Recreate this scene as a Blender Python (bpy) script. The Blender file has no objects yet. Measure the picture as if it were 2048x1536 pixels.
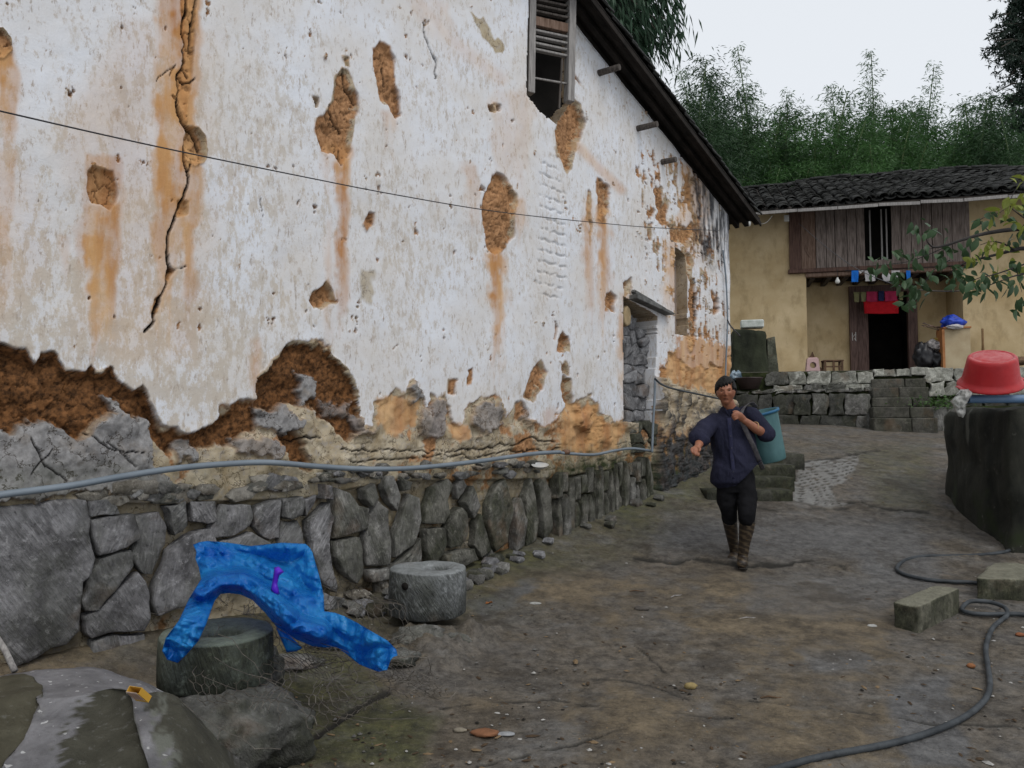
import bpy, math, random
import numpy as np
from mathutils import Vector, Matrix
from mathutils.geometry import delaunay_2d_cdt
R = math.radians
scn = bpy.context.scene
C = scn.collection
# ------------------------------------------------------------------ camera
EYE = 1.5; F = 1530.0; PITCH = 3.07
cam = bpy.data.cameras.new('camera'); camo = bpy.data.objects.new('camera', cam); C.objects.link(camo)
camo.location = (0, 0, EYE); camo.rotation_euler = (R(90 + PITCH), 0, 0)
cam.lens = F / 2048 * 36; cam.sensor_width = 36; cam.clip_start = .05; cam.clip_end = 600
scn.camera = camo
# ------------------------------------------------------------------ sky, sun, exposure
world = bpy.data.worlds.new('World'); scn.world = world; world.use_nodes = True
wn = world.node_tree; wn.nodes.clear()
sky = wn.nodes.new('ShaderNodeTexSky'); sky.sky_type = 'NISHITA'; sky.sun_disc = False
sky.sun_elevation = R(52); sky.sun_rotation = R(150); sky.air_density = 1.0; sky.dust_density = 4.0
hs = wn.nodes.new('ShaderNodeHueSaturation'); hs.inputs['Saturation'].default_value = .25
mx = wn.nodes.new('ShaderNodeMix'); mx.data_type = 'RGBA'; mx.inputs[0].default_value = .72
mx.inputs[7].default_value = (8.5, 8.9, 9.4, 1)          # the even cloud layer
bg = wn.nodes.new('ShaderNodeBackground'); bg.inputs[1].default_value = .117
wo = wn.nodes.new('ShaderNodeOutputWorld')
wn.links.new(sky.outputs[0], hs.inputs['Color']); wn.links.new(hs.outputs[0], mx.inputs[6])
wn.links.new(mx.outputs[2], bg.inputs[0]); wn.links.new(bg.outputs[0], wo.inputs[0])
sun = bpy.data.lights.new('sun', 'SUN'); sun.energy = .9; sun.angle = R(25); sun.color = (1, .96, .9)
suno = bpy.data.objects.new('sun', sun); C.objects.link(suno)
suno.rotation_euler = (R(90 - 52), 0, R(180 - 150))
scn.view_settings.view_transform = 'Standard'; scn.view_settings.look = 'None'
scn.view_settings.exposure = 0.0; scn.view_settings.gamma = 1
# ------------------------------------------------------------------ projection
_p = R(PITCH)
def ray(px, py):
    x = (np.asarray(px, float) - 1024) / F; y = -(np.asarray(py, float) - 768) / F
    return np.stack([x, math.cos(_p) - y * math.sin(_p), math.sin(_p) + y * math.cos(_p)], -1)
def W(px, py, Y):
    d = ray(px, py); k = Y / d[..., 1]
    return d * k[..., None] + np.array([0, 0, EYE])
def proj(P):
    P = np.asarray(P, float); x = P[..., 0]; y = P[..., 1]; z = P[..., 2] - EYE
    fw = y * math.cos(_p) + z * math.sin(_p); up = -y * math.sin(_p) + z * math.cos(_p)
    fw = np.maximum(fw, .05)
    return 1024 + F * x / fw, 768 - F * up / fw
class Frame:
    """a vertical face: origin (x,y), angle of its horizontal; local x along it, local -y towards the viewer's side"""
    def __init__(s, x, y, ang):
        s.o = np.array([x, y, 0.]); s.a = ang
        s.D = np.array([math.cos(ang), math.sin(ang), 0]); s.N = np.array([math.sin(ang), -math.cos(ang), 0])
    def loc(s, px, py, off=0.):
        d = ray(px, py); E = np.array([0, 0, EYE])
        k = ((s.o - E) @ s.N + off) / (d @ s.N)
        P = E + d * np.asarray(k)[..., None]; r = P - s.o
        return r @ s.D, P[..., 2]
    def world(s, x, y, z):
        x = np.asarray(x, float)
        return s.o + x[..., None] * s.D - np.asarray(y, float)[..., None] * s.N + np.asarray(z, float)[..., None] * np.array([0, 0, 1.])
# ------------------------------------------------------------------ noise
def _h(ix, iy, iz, seed):
    with np.errstate(over='ignore'):
        n = ix.astype(np.uint32) * np.uint32(374761393) + iy.astype(np.uint32) * np.uint32(668265263) + iz.astype(np.uint32) * np.uint32(2147483647 - 1640531) + np.uint32(seed * 974711 + 7)
        n = (n ^ (n >> np.uint32(13))) * np.uint32(1274126177); n = (n ^ (n >> np.uint32(16))) * np.uint32(2246822519)
        n = n ^ (n >> np.uint32(15))
    return n.astype(np.float64) / 4294967295.0
def vn(x, y, z=0., seed=0):
    x, y, z = np.broadcast_arrays(np.asarray(x, float), np.asarray(y, float), np.asarray(z, float))
    ix = np.floor(x).astype(np.int64); iy = np.floor(y).astype(np.int64); iz = np.floor(z).astype(np.int64)
    fx = x - ix; fy = y - iy; fz = z - iz
    fx = fx * fx * (3 - 2 * fx); fy = fy * fy * (3 - 2 * fy); fz = fz * fz * (3 - 2 * fz)
    r = 0
    flat = not np.any(fz)
    for c in ((0,) if flat else (0, 1)):
        wz = (fz if c else 1 - fz) if not flat else 1.0
        a = _h(ix, iy, iz + c, seed) * (1 - fx) + _h(ix + 1, iy, iz + c, seed) * fx
        b = _h(ix, iy + 1, iz + c, seed) * (1 - fx) + _h(ix + 1, iy + 1, iz + c, seed) * fx
        r = r + wz * (a * (1 - fy) + b * fy)
    return r * 2 - 1
def fbm(x, y, z=0., seed=0, o=4, g=.5):
    r = 0; a = 1; t = 0
    for i in range(o):
        r = r + a * vn(np.asarray(x) * 2 ** i + i * 17.3, np.asarray(y) * 2 ** i - i * 9.1, np.asarray(z) * 2 ** i, seed + i); t += a; a *= g
    return r / t
def sd(px, py, poly, reach=60):
    """signed distance to a polygon in the plane, positive inside"""
    P = np.array(poly, float); out = np.full(px.shape, -float(reach))
    m = (px > P[:, 0].min() - reach) & (px < P[:, 0].max() + reach) & (py > P[:, 1].min() - reach) & (py < P[:, 1].max() + reach)
    x = px[m]; y = py[m]; d = np.full(x.shape, 1e9); ins = np.zeros(x.shape, bool)
    for i in range(len(P)):
        ax, ay = P[i]; bx, by = P[(i + 1) % len(P)]; ex = bx - ax; ey = by - ay; L = ex * ex + ey * ey + 1e-9
        t = np.clip(((x - ax) * ex + (y - ay) * ey) / L, 0, 1); d = np.minimum(d, (x - ax - t * ex) ** 2 + (y - ay - t * ey) ** 2)
        c = ((ay > y) != (by > y)) & (x < ex * (y - ay) / (ey + 1e-12 if ey == 0 else ey) + ax); ins ^= c
    out[m] = np.clip(np.where(ins, 1, -1) * np.sqrt(d), -reach, reach); return out
def sl(px, py, line, w, reach=60):
    """distance based line mask: w(idx)-d"""
    P = np.array(line, float); out = np.full(px.shape, -float(reach))
    m = (px > P[:, 0].min() - reach) & (px < P[:, 0].max() + reach) & (py > P[:, 1].min() - reach) & (py < P[:, 1].max() + reach)
    x = px[m]; y = py[m]; d = np.full(x.shape, 1e9)
    for i in range(len(P) - 1):
        ax, ay = P[i]; bx, by = P[i + 1]; ex = bx - ax; ey = by - ay; L = ex * ex + ey * ey + 1e-9
        t = np.clip(((x - ax) * ex + (y - ay) * ey) / L, 0, 1); d = np.minimum(d, (x - ax - t * ex) ** 2 + (y - ay - t * ey) ** 2)
    out[m] = w - np.sqrt(d); return out
def ss(x, a, b):
    t = np.clip((x - a) / (b - a), 0, 1); return t * t * (3 - 2 * t)
# ------------------------------------------------------------------ objects
def tag(o, label=None, cat=None, group=None, kind=None):
    if label: o['label'] = label
    if cat: o['category'] = cat
    if group: o['group'] = group
    if kind: o['kind'] = kind
    return o
def empty(name, loc=(0, 0, 0), rz=0, label=None, cat=None, group=None, kind=None):
    o = bpy.data.objects.new(name, None); C.objects.link(o); o.location = loc; o.rotation_euler = (0, 0, rz)
    o.empty_display_size = .1
    return tag(o, label, cat, group, kind)
def mobj(name, V, Fc, m=None, parent=None, smooth=False, loc=None, rot=None):
    me = bpy.data.meshes.new(name)
    me.from_pydata([tuple(map(float, v)) for v in V] if not isinstance(V, np.ndarray) else V.tolist(), [], Fc)
    if smooth: me.polygons.foreach_set('use_smooth', [True] * len(me.polygons))
    o = bpy.data.objects.new(name, me); C.objects.link(o)
    for mm in (m if isinstance(m, (list, tuple)) else [m]):
        if mm: me.materials.append(mm)
    if parent: o.parent = parent
    if loc is not None: o.location = loc
    if rot is not None: o.rotation_euler = rot
    return o
def link(o, name, parent=None, loc=None, rot=None, scale=None, m=None):
    """a copy of an object that shares its mesh"""
    c = o.copy(); c.name = name; C.objects.link(c); c.parent = parent
    if loc is not None: c.location = loc
    if rot is not None: c.rotation_euler = rot
    if scale is not None: c.scale = scale
    return c
def grid_mesh(name, P, m, parent=None, smooth=True, attrs=None, wrap=False):
    r, c = P.shape[:2]; idx = np.arange(r * c).reshape(r, c)
    q = np.stack([idx[:-1, :-1], idx[:-1, 1:], idx[1:, 1:], idx[1:, :-1]], -1).reshape(-1, 4)
    me = bpy.data.meshes.new(name); me.vertices.add(r * c); me.vertices.foreach_set('co', P.reshape(-1).astype(np.float32))
    me.loops.add(q.size); me.loops.foreach_set('vertex_index', q.reshape(-1).astype(np.int32))
    me.polygons.add(len(q)); me.polygons.foreach_set('loop_start', np.arange(0, q.size, 4, dtype=np.int32))
    me.polygons.foreach_set('use_smooth', np.full(len(q), smooth)); me.update(calc_edges=True)
    for k, a in (attrs or {}).items():
        at = me.color_attributes.new(k, 'FLOAT_COLOR', 'POINT'); v = np.ones((r * c, 4), np.float32); v[:, :a.shape[-1]] = a.reshape(r * c, -1)
        at.data.foreach_set('color', v.reshape(-1))
    me.materials.append(m); o = bpy.data.objects.new(name, me); C.objects.link(o)
    if parent: o.parent = parent
    return o
class MB:
    def __init__(s): s.v = []; s.f = []; s.mi = []
    def add(s, V, Fc, mi=0):
        n = len(s.v); s.v += [tuple(v) for v in V]; s.f += [tuple(i + n for i in f) for f in Fc]; s.mi += [mi] * len(Fc); return s
    def box(s, x0, x1, y0, y1, z0, z1, mi=0, jit=0.):
        V = [(x, y, z) for x in (x0, x1) for y in (y0, y1) for z in (z0, z1)]
        if jit: V = [tuple(c + random.uniform(-jit, jit) for c in v) for v in V]
        return s.add(V, [(0, 1, 3, 2), (4, 6, 7, 5), (0, 4, 5, 1), (2, 3, 7, 6), (0, 2, 6, 4), (1, 5, 7, 3)], mi)
    def prism(s, poly, y0, y1, mi=0):
        """polygon in x,z swept along y"""
        n = len(poly); V = [(x, y0, z) for x, z in poly] + [(x, y1, z) for x, z in poly]
        return s.add(V, [tuple(range(n)), tuple(range(2 * n - 1, n - 1, -1))] + [(i, i + n, (i + 1) % n + n, (i + 1) % n) for i in range(n)], mi)
    def tube(s, pts, r, n=6, caps=True, mi=0):
        pts = [Vector(p) for p in pts]; rs = r if isinstance(r, (list, tuple)) else [r] * len(pts)
        base = len(s.v); up = Vector((0, 0, 1)); t0 = (pts[1] - pts[0]).normalized()
        a = t0.orthogonal().normalized()
        for i, p in enumerate(pts):
            t = (pts[min(i + 1, len(pts) - 1)] - pts[max(i - 1, 0)])
            t = t.normalized() if t.length > 1e-9 else t0
            a = (a - t * a.dot(t)); a = a.normalized() if a.length > 1e-6 else t.orthogonal().normalized(); b = t.cross(a)
            for k in range(n):
                th = 2 * math.pi * k / n; s.v.append(tuple(p + (a * math.cos(th) + b * math.sin(th)) * rs[i]))
        for i in range(len(pts) - 1):
            for k in range(n):
                s.f.append((base + i * n + k, base + i * n + (k + 1) % n, base + (i + 1) * n + (k + 1) % n, base + (i + 1) * n + k)); s.mi.append(mi)
        if caps:
            s.f.append(tuple(base + k for k in range(n - 1, -1, -1))); s.mi.append(mi)
            s.f.append(tuple(base + (len(pts) - 1) * n + k for k in range(n))); s.mi.append(mi)
        return s
    def lathe(s, prof, n=24, c=(0, 0, 0), sx=1, sy=1, mi=0, wob=0.):
        base = len(s.v)
        for (r, z) in prof:
            for k in range(n):
                th = 2 * math.pi * k / n; w = 1 + (wob * math.sin(th * 3 + z * 9) if wob else 0)
                s.v.append((c[0] + r * w * math.cos(th) * sx, c[1] + r * w * math.sin(th) * sy, c[2] + z))
        for i in range(len(prof) - 1):
            for k in range(n):
                s.f.append((base + i * n + k, base + i * n + (k + 1) % n, base + (i + 1) * n + (k + 1) % n, base + (i + 1) * n + k)); s.mi.append(mi)
        return s
    def build(s, name, m, parent=None, smooth=False, bevel=0., loc=None, rot=None, seg=1):
        o = mobj(name, s.v, s.f, m, parent, smooth, loc, rot)
        if isinstance(m, (list, tuple)): o.data.polygons.foreach_set('material_index', s.mi)
        if bevel:
            b = o.modifiers.new('bevel', 'BEVEL'); b.width = bevel; b.segments = seg; b.limit_method = 'ANGLE'
        return o
def smooth_line(pts, n=8):
    P = [Vector(p) for p in pts]; out = []
    for i in range(len(P) - 1):
        a = P[max(i - 1, 0)]; b = P[i]; c = P[i + 1]; d = P[min(i + 2, len(P) - 1)]
        for k in range(n):
            t = k / n
            out.append(.5 * ((2 * b) + (c - a) * t + (2 * a - 5 * b + 4 * c - d) * t * t + (3 * b - a - 3 * c + d) * t ** 3))
    out.append(P[-1]); return out
# ------------------------------------------------------------------ materials
class M:
    def __init__(s, name, rough=.85, spec=.25):
        s.m = bpy.data.materials.new(name); s.m.use_nodes = True; s.t = s.m.node_tree; s.t.nodes.clear()
        s.o = s.t.nodes.new('ShaderNodeOutputMaterial'); s.b = s.t.nodes.new('ShaderNodeBsdfPrincipled')
        s.t.links.new(s.b.outputs[0], s.o.inputs[0]); s.b.inputs['Roughness'].default_value = rough
        s.b.inputs['Specular IOR Level'].default_value = spec; s.n = {}
    def _in(s, sock, v):
        if isinstance(v, bpy.types.NodeSocket): s.t.links.new(v, sock)
        elif v is not None:
            if sock.type == 'RGBA' and not hasattr(v, '__len__'): v = (v, v, v, 1)
            if sock.type == 'RGBA' and len(v) == 3: v = (*v, 1)
            sock.default_value = v
    def co(s, kind='Object', scale=(1, 1, 1), rot=(0, 0, 0), loc=(0, 0, 0), warp=None):
        key = kind
        if key not in s.n: s.n[key] = s.t.nodes.new('ShaderNodeTexCoord').outputs[kind] if kind in ('Object', 'Generated', 'UV', 'Normal') else s.t.nodes.new('ShaderNodeNewGeometry').outputs[kind]
        mp = s.t.nodes.new('ShaderNodeMapping'); s._in(mp.inputs[0], s.n[key]); mp.inputs['Scale'].default_value = scale
        mp.inputs['Rotation'].default_value = rot; s._in(mp.inputs['Location'], loc); return mp.outputs[0]
    def noise(s, scale=5, detail=4, rough=.55, co=None, dist=0.):
        n = s.t.nodes.new('ShaderNodeTexNoise'); n.inputs['Scale'].default_value = scale; n.inputs['Detail'].default_value = detail
        n.inputs['Roughness'].default_value = rough; n.inputs['Distortion'].default_value = dist
        s._in(n.inputs['Vector'], co if co is not None else s.co()); return n.outputs[0]
    def voro(s, scale=5, feat='F1', co=None, out='Distance', rnd=1.):
        n = s.t.nodes.new('ShaderNodeTexVoronoi'); n.feature = feat; n.inputs['Scale'].default_value = scale; n.inputs['Randomness'].default_value = rnd
        s._in(n.inputs['Vector'], co if co is not None else s.co()); return n.outputs[out]
    def wave(s, scale=5, co=None, dist=2., detail=2, dscale=1.):
        n = s.t.nodes.new('ShaderNodeTexWave'); n.inputs['Scale'].default_value = scale; n.inputs['Distortion'].default_value = dist
        n.inputs['Detail'].default_value = detail; n.inputs['Detail Scale'].default_value = dscale; s._in(n.inputs['Vector'], co); return n.outputs['Fac']
    def ramp(s, fac, stops, ease=False):
        n = s.t.nodes.new('ShaderNodeValToRGB'); e = n.color_ramp.elements
        if ease: n.color_ramp.interpolation = 'EASE'
        stops = sorted([(p, (c, c, c) if not hasattr(c, '__len__') else c) for p, c in stops], key=lambda q: q[0])
        e[0].position = stops[0][0]; e[0].color = (*stops[0][1], 1); e[1].position = stops[-1][0]; e[1].color = (*stops[-1][1], 1)
        for p, c in stops[1:-1]:
            k = e.new(p); k.color = (*c, 1)
        s._in(n.inputs[0], fac); return n.outputs[0]
    def st(s, fac, a, b): return s.ramp(fac, [(a, 0.), (b, 1.)])
    def mix(s, f, a, b, mode='MIX'):
        n = s.t.nodes.new('ShaderNodeMix'); n.data_type = 'RGBA'; n.blend_type = mode; n.clamp_factor = True
        s._in(n.inputs[0], f); s._in(n.inputs[6], a); s._in(n.inputs[7], b); return n.outputs[2]
    def ma(s, op, a, b=None, clamp=False):
        n = s.t.nodes.new('ShaderNodeMath'); n.operation = op; n.use_clamp = clamp; s._in(n.inputs[0], a)
        if b is not None: s._in(n.inputs[1], b)
        return n.outputs[0]
    def attr(s, name):
        n = s.t.nodes.new('ShaderNodeAttribute'); n.attribute_name = name; q = s.t.nodes.new('ShaderNodeSeparateColor'); s._in(q.inputs[0], n.outputs[0])
        return q.outputs[0], q.outputs[1], q.outputs[2]
    def rnd(s):
        return s.t.nodes.new('ShaderNodeObjectInfo').outputs['Random']
    def rnd_co(s, co_scale=(1, 1, 1), rot=(0, 0, 0)):
        """object coordinates shifted by a random amount per object"""
        c = s.t.nodes.new('ShaderNodeCombineXYZ'); r = s.ma('MULTIPLY', s.rnd(), 37.); s._in(c.inputs[0], r); s._in(c.inputs[1], s.ma('MULTIPLY', r, .7)); s._in(c.inputs[2], s.ma('MULTIPLY', r, 1.3))
        return s.co('Object', co_scale, rot, c.outputs[0])
    def up(s):
        n = s.t.nodes.new('ShaderNodeNewGeometry'); q = s.t.nodes.new('ShaderNodeSeparateXYZ'); s._in(q.inputs[0], n.outputs['Normal']); return q.outputs[2]
    def col(s, v): s._in(s.b.inputs['Base Color'], v); return s
    def rgh(s, v): s._in(s.b.inputs['Roughness'], v); return s
    def bump(s, h, dist=.01, st=1.):
        n = s.t.nodes.new('ShaderNodeBump'); n.inputs['Distance'].default_value = dist; n.inputs['Strength'].default_value = st
        s._in(n.inputs['Height'], h); s._in(s.b.inputs['Normal'], n.outputs[0]); return s
    def set(s, k, v): s._in(s.b.inputs[k], v); return s
def simple(name, c1, c2, scale=8, rough=.8, spec=.25, bump=.002, bscale=60, warp=(1, 1, 1), per=.0):
    a = M(name, rough, spec); n = a.noise(scale, 5, .6, a.rnd_co(warp)); c = a.mix(a.st(n, .35, .65), c1, c2)
    if per: c = a.mix(per, c, a.mix(a.rnd(), (0, 0, 0), (1, 1, 1)), 'OVERLAY')
    a.col(c); 
    if bump: a.bump(a.noise(bscale, 4, .6), bump, .8)
    return a.m
# ================================================================== GROUND
WL = Frame(0, 6.83, math.atan2(1, .834)); FH = Frame(7.17, 16.3, math.atan2(-.2484, .9687))
_gy = np.array([-8, 0, 3.5, 5, 6.6, 7.6, 8.6, 10.3, 12, 14, 20, 26, 60, 130]); _gz = np.array([-1.62, -1.55, -1.47, -1.40, -1.24, -1.06, -.88, -.45, -.2, -.065, 0, .6, 12, 22]) + EYE
def gbase(X, Y):
    X = np.asarray(X, float); Y = np.asarray(Y, float)
    z = np.interp(Y, _gy, _gz) * .5 + .25 * (np.interp(Y - .35, _gy, _gz) + np.interp(Y + .35, _gy, _gz))
    d = X * WL.N[0] + (Y - 6.83) * WL.N[1]
    s = X * WL.D[0] + (Y - 6.83) * WL.D[1]
    near = np.exp(-np.clip(d, 0, 9) / .55) * ss(Y, 17, 13)
    z = z + near * (.10 + .16 * ss(s, -1, -3.5))
    return z
def G(px, py):
    """the ground point seen at a pixel"""
    d = ray(px, py); t = 1.0
    for i in range(4000):
        P = d * t; z = P[2] + EYE
        if z < gbase(P[0], P[1]): break
        t += .01
    return np.array([P[0], P[1], float(gbase(P[0], P[1]))])
def gz(x, y): return float(gbase(x, y))
us = np.concatenate([np.linspace(-1.6, -.72, 40)[:-1], np.linspace(-.72, .66, 620), np.linspace(.66, 1.6, 40)[1:]])
ys = np.concatenate([np.linspace(-7.5, 2.2, 30)[:-1], 1 / np.linspace(1 / 5.2, 1 / 18., 470) - 3., np.linspace(15.4, 130, 70)])
AP = 3.0
Yg, Ug = np.meshgrid(ys, us, indexing='ij'); Xg = Ug * np.maximum(Yg + AP, .6) * .96; Xg = np.where(Yg < -2, Ug * 4 + Ug * (-2 - Yg), Xg)
# the fan apex sits behind the camera so the sheet also covers its feet
Xg = Ug * np.sqrt(Yg ** 2 + 2.0)
Zg = gbase(Xg, Yg)
PX, PY = proj(np.stack([Xg, Yg, Zg], -1)); far = Yg < 1.5; PX = np.where(far, -9999, PX)
nb = fbm(Xg * 1.3, Yg * 1.3, seed=3, o=4); nf = fbm(Xg * 7, Yg * 7, seed=9, o=5, g=.6); nff = fbm(Xg * 30, Yg * 30, seed=19, o=3, g=.6)
jx = PX + fbm(Xg * 5, Yg * 5, seed=21, o=4, g=.6) * 26; jy = PY + fbm(Xg * 5, Yg * 5, seed=22, o=4, g=.6) * 12
crack = np.full(PX.shape, -60.)
for ln, w in (([(1270, 1112), (1330, 1125), (1400, 1120), (1480, 1131), (1560, 1130), (1620, 1128), (1690, 1136)], 5), ([(1590, 926), (1640, 920), (1715, 908), (1760, 902)], 3),
              ([(1690, 1008), (1730, 1004), (1745, 1016), (1800, 1021), (1860, 1027)], 4), ([(1420, 1012), (1500, 1018), (1600, 1024), (1700, 1016)], 2.5),
              ([(560, 1540), (640, 1465), (700, 1420), (770, 1385)], 11), ([(960, 1530), (1100, 1500), (1250, 1462)], 2), ([(1270, 1290), (1340, 1350)], 1.6), ([(1500, 1400), (1700, 1425), (1900, 1450), (2048, 1455)], 2),
              ([(1180, 1355), (1300, 1370), (1380, 1400)], 1.6), ([(880, 1415), (1100, 1400), (1250, 1420), (1500, 1440)], 1.8)):
    crack = np.maximum(crack, sl(jx * .5 + PX * .5, jy * .5 + PY * .5, ln, w * .55) - 3.5 * ss(nf, .0, .5) - 2 * ss(nb, .1, .4))
patch = sd(jx * .4 + PX * .6, jy * .6 + PY * .4, [(1603, 922), (1715, 912), (1708, 945), (1690, 962), (1662, 975), (1668, 1000), (1700, 1012), (1640, 1014), (1585, 1003), (1592, 960)])
chev = sd(PX, PY, [(1590, 905), (1870, 895), (1880, 1020), (1590, 1012)])
rockyl = sd(jx, jy, [(790, 1262), (850, 1250), (930, 1250), (1000, 1262), (990, 1290), (930, 1320), (870, 1345), (830, 1330), (790, 1300)])
d_w = Xg * WL.N[0] + (Yg - 6.83) * WL.N[1]
moss = ss(d_w + nb * .5, 1.1, .1) * ss(Yg, 3.8, 5.5) * ss(Yg, 12, 9) * (.4 + .6 * ss(nb, -.3, .3))
moss = np.maximum(moss, ss(sd(jx, jy, [(560, 1290), (700, 1300), (760, 1390), (880, 1440), (850, 1536), (480, 1536), (440, 1460), (540, 1420)]), -25, 25) * .95)
moss = np.maximum(moss, ss(sd(jx, jy, [(1700, 900), (1860, 890), (1860, 1030), (1760, 1010)]), -20, 20) * .45)
grey = np.maximum(ss(sd(jx, jy, [(1330, 1030), (1840, 1030), (1900, 1190), (1740, 1180), (1700, 1120), (1300, 1110)]), -20, 30) * .9, ss(sd(jx, jy, [(1490, 1150), (1800, 1150), (1780, 1230), (1500, 1235)]), -20, 20) * .55)
grey = np.maximum(grey, ss(sd(jx, jy, [(930, 1205), (1050, 1160), (1080, 1165), (1030, 1215), (960, 1240)]), -6, 10))
grey = np.maximum(grey, ss(sd(jx, jy, [(1760, 1370), (1900, 1350), (1950, 1540), (1820, 1540), (1780, 1440)]), -12, 16))
grey = np.maximum(grey, ss(sd(jx, jy, [(1600, 1305), (1730, 1310), (1740, 1345), (1620, 1345)]), -12, 10) * .8)
dirt = ss(nb + nf * .5, -.1, .45) * ss(PY, 1120, 1180)
slab = ss(sd(jx, PY + (jy - PY) * .4, [(1290, 1040), (1400, 1000), (1900, 1010), (1960, 1130), (1700, 1135), (1480, 1130), (1290, 1112)]), -3, 3)
dz = nf * .007 + nff * .005 + nb * .018 - ss(crack, -1.5, 2) * .015 + slab * .012 + np.where(rockyl > -20, ss(rockyl, -18, 30) * (.05 + .13 * np.abs(fbm(Xg * 4.2, Yg * 4.2, seed=33, o=4, g=.6))), 0)
w1 = np.mod((Xg * .9 + Yg * 2.2 + .10 * np.abs(np.mod(Xg * 3.2, 2) - 1)) * 5.0, 1.0); w1 = np.mod(w1 + nf * .22, 1); groove = ss(np.abs(w1 - .5), .34, .49) * ss(nff + nb * .5, -.45, .15) * (ss(patch, -8, 2) + .12) * ss(chev, -2, 5)
dz -= groove * .012
fade = ss(Yg, 17, 15)
Zg2 = Zg + dz * fade
moss_far = np.where(Yg > 18, 1., moss)
gm = M('ground_concrete_and_dirt', .82, .3)
A1 = gm.attr('mask_a'); A2 = gm.attr('mask_b')
n1 = gm.noise(2.2, 8, .62); n2 = gm.noise(11, 13, .80); n3 = gm.noise(70, 5, .65); n4 = gm.noise(26, 9, .78, gm.co('Object', (1, 2.4, 1)))
c = gm.mix(gm.st(n2, .36, .64), (.030, .025, .019), (.170, .142, .108))
c = gm.mix(gm.st(n1, .40, .62), c, gm.mix(gm.st(n2, .38, .62), (.042, .038, .035), (.145, .135, .122)))
c = gm.mix(A2[2], c, gm.mix(gm.st(gm.noise(6, 12, .8), .38, .62), (.050, .040, .028), (.190, .150, .098)))
c = gm.mix(A1[1], c, gm.mix(gm.st(n2, .36, .64), (.050, .049, .050), (.150, .148, .146)))
c = gm.mix(gm.ma('MULTIPLY', A1[0], .85), c, gm.mix(gm.st(gm.noise(9, 6, .7), .35, .7), (.016, .020, .010), (.125, .125, .045)))
c = gm.mix(A2[0], c, gm.mix(gm.st(n2, .35, .65), (.15, .15, .145), (.25, .25, .24)))
c = gm.mix(gm.ma('MULTIPLY', gm.st(gm.noise(1.7, 9, .7, gm.co('Object', (1, 1.6, 1), (0, 0, .3), (3, 3, 0))), .54, .66), .45), c, gm.mix(gm.st(n2, .4, .6), (.10, .10, .10), (.21, .21, .205)))
c = gm.mix(gm.ma('MULTIPLY', gm.st(gm.noise(2.3, 9, .7, gm.co('Object', (1, 1, 1), (0, 0, 0), (9, 1, 0))), .53, .63), .6), c, (.035, .028, .020))
c = gm.mix(gm.st(n3, .62, .75), c, (.20, .185, .16))
c = gm.mix(gm.st(n3, .36, .26), c, (.02, .017, .013))
c = gm.mix(gm.ma('MULTIPLY', gm.st(n4, .57, .66), .6), c, (.20, .175, .14)); c = gm.mix(gm.ma('MULTIPLY', gm.st(n4, .43, .36), .75), c, (.030, .024, .016)); c = gm.mix(A2[1], c, (.022, .020, .016))
wet = gm.st(gm.noise(1.3, 5, .6), .48, .62)
gm.col(c).rgh(gm.mix(wet, .86, .55)).bump(gm.mix(.5, gm.mix(.5, n2, n4), n3), .018, 1.)
ground = grid_mesh('ground', np.stack([Xg, Yg, Zg2], -1), gm.m, attrs={
    'mask_a': np.stack([moss_far, grey, 0 * moss], -1), 'mask_b': np.stack([ss(patch, -3, 3) * (1 - groove) * .9 * ss(nf, -.5, -.2), np.maximum(ss(crack, -3, 1), groove * .8), dirt], -1)})
tag(ground, 'worn mossy concrete and dirt yard sloping up to the stone steps', None, None, 'structure')

# ================================================================== GABLE WALL
wm = M('weathered_limewash_wall', .9, .15)
a1 = wm.attr('mask_a'); a2 = wm.attr('mask_b'); a3 = wm.attr('mask_c')
vs = wm.co('Object', (1, 1, .28)); vs2 = wm.co('Object', (1, 1, .16))
m1 = wm.noise(6, 7, .65); m2 = wm.noise(28, 6, .7); m3 = wm.noise(90, 4, .7)
mud = wm.mix(wm.st(m2, .36, .66), (.20, .098, .042), (.46, .255, .13))
mud = wm.mix(a3[0], mud, wm.mix(wm.st(m2, .38, .62), (.045, .022, .010), (.215, .098, .038)))
mort = wm.mix(wm.st(m2, .35, .7), (.165, .16, .158), (.33, .325, .325)); mort = wm.mix(wm.ma('MULTIPLY', wm.st(m1, .52, .66), .5), mort, (.22, .18, .14)); mort = wm.mix(wm.st(wm.ma('ABSOLUTE', wm.ma('SUBTRACT', wm.noise(5, 7, .62), .5)), .010, .003), mort, (.05, .042, .035))
tan = wm.mix(wm.st(m1, .35, .65), (.30, .235, .145), (.50, .44, .335)); tan = wm.mix(wm.st(m3, .6, .72), tan, (.5, .46, .40)); tan = wm.mix(wm.st(m3, .40, .3), tan, (.17, .125, .08)); tan = wm.mix(wm.ma('MULTIPLY', wm.st(wm.noise(18, 7, .75), .53, .60), .5), tan, (.33, .31, .30)); tan = wm.mix(wm.st(wm.ma('ABSOLUTE', wm.ma('SUBTRACT', wm.noise(7, 6, .6), .5)), .010, .003), tan, (.09, .065, .04))
pl = wm.mix(wm.st(wm.noise(1.6, 6, .6), .38, .62), (.62, .60, .585), (.67, .69, .735))
reg = wm.ma('ADD', wm.noise(15, 10, .80, wm.co('Object', (1, 1, .45))), wm.ma('SUBTRACT', wm.ma('MULTIPLY', a3[1], .075), wm.ma('MULTIPLY', wm.st(wm.noise(.9, 3, .5), .45, .6), .07)))
pl = wm.mix(wm.ma('MULTIPLY', wm.st(reg, .51, .58), .66), pl, wm.mix(a3[1], (.48, .44, .39), (.46, .385, .29)))
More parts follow.
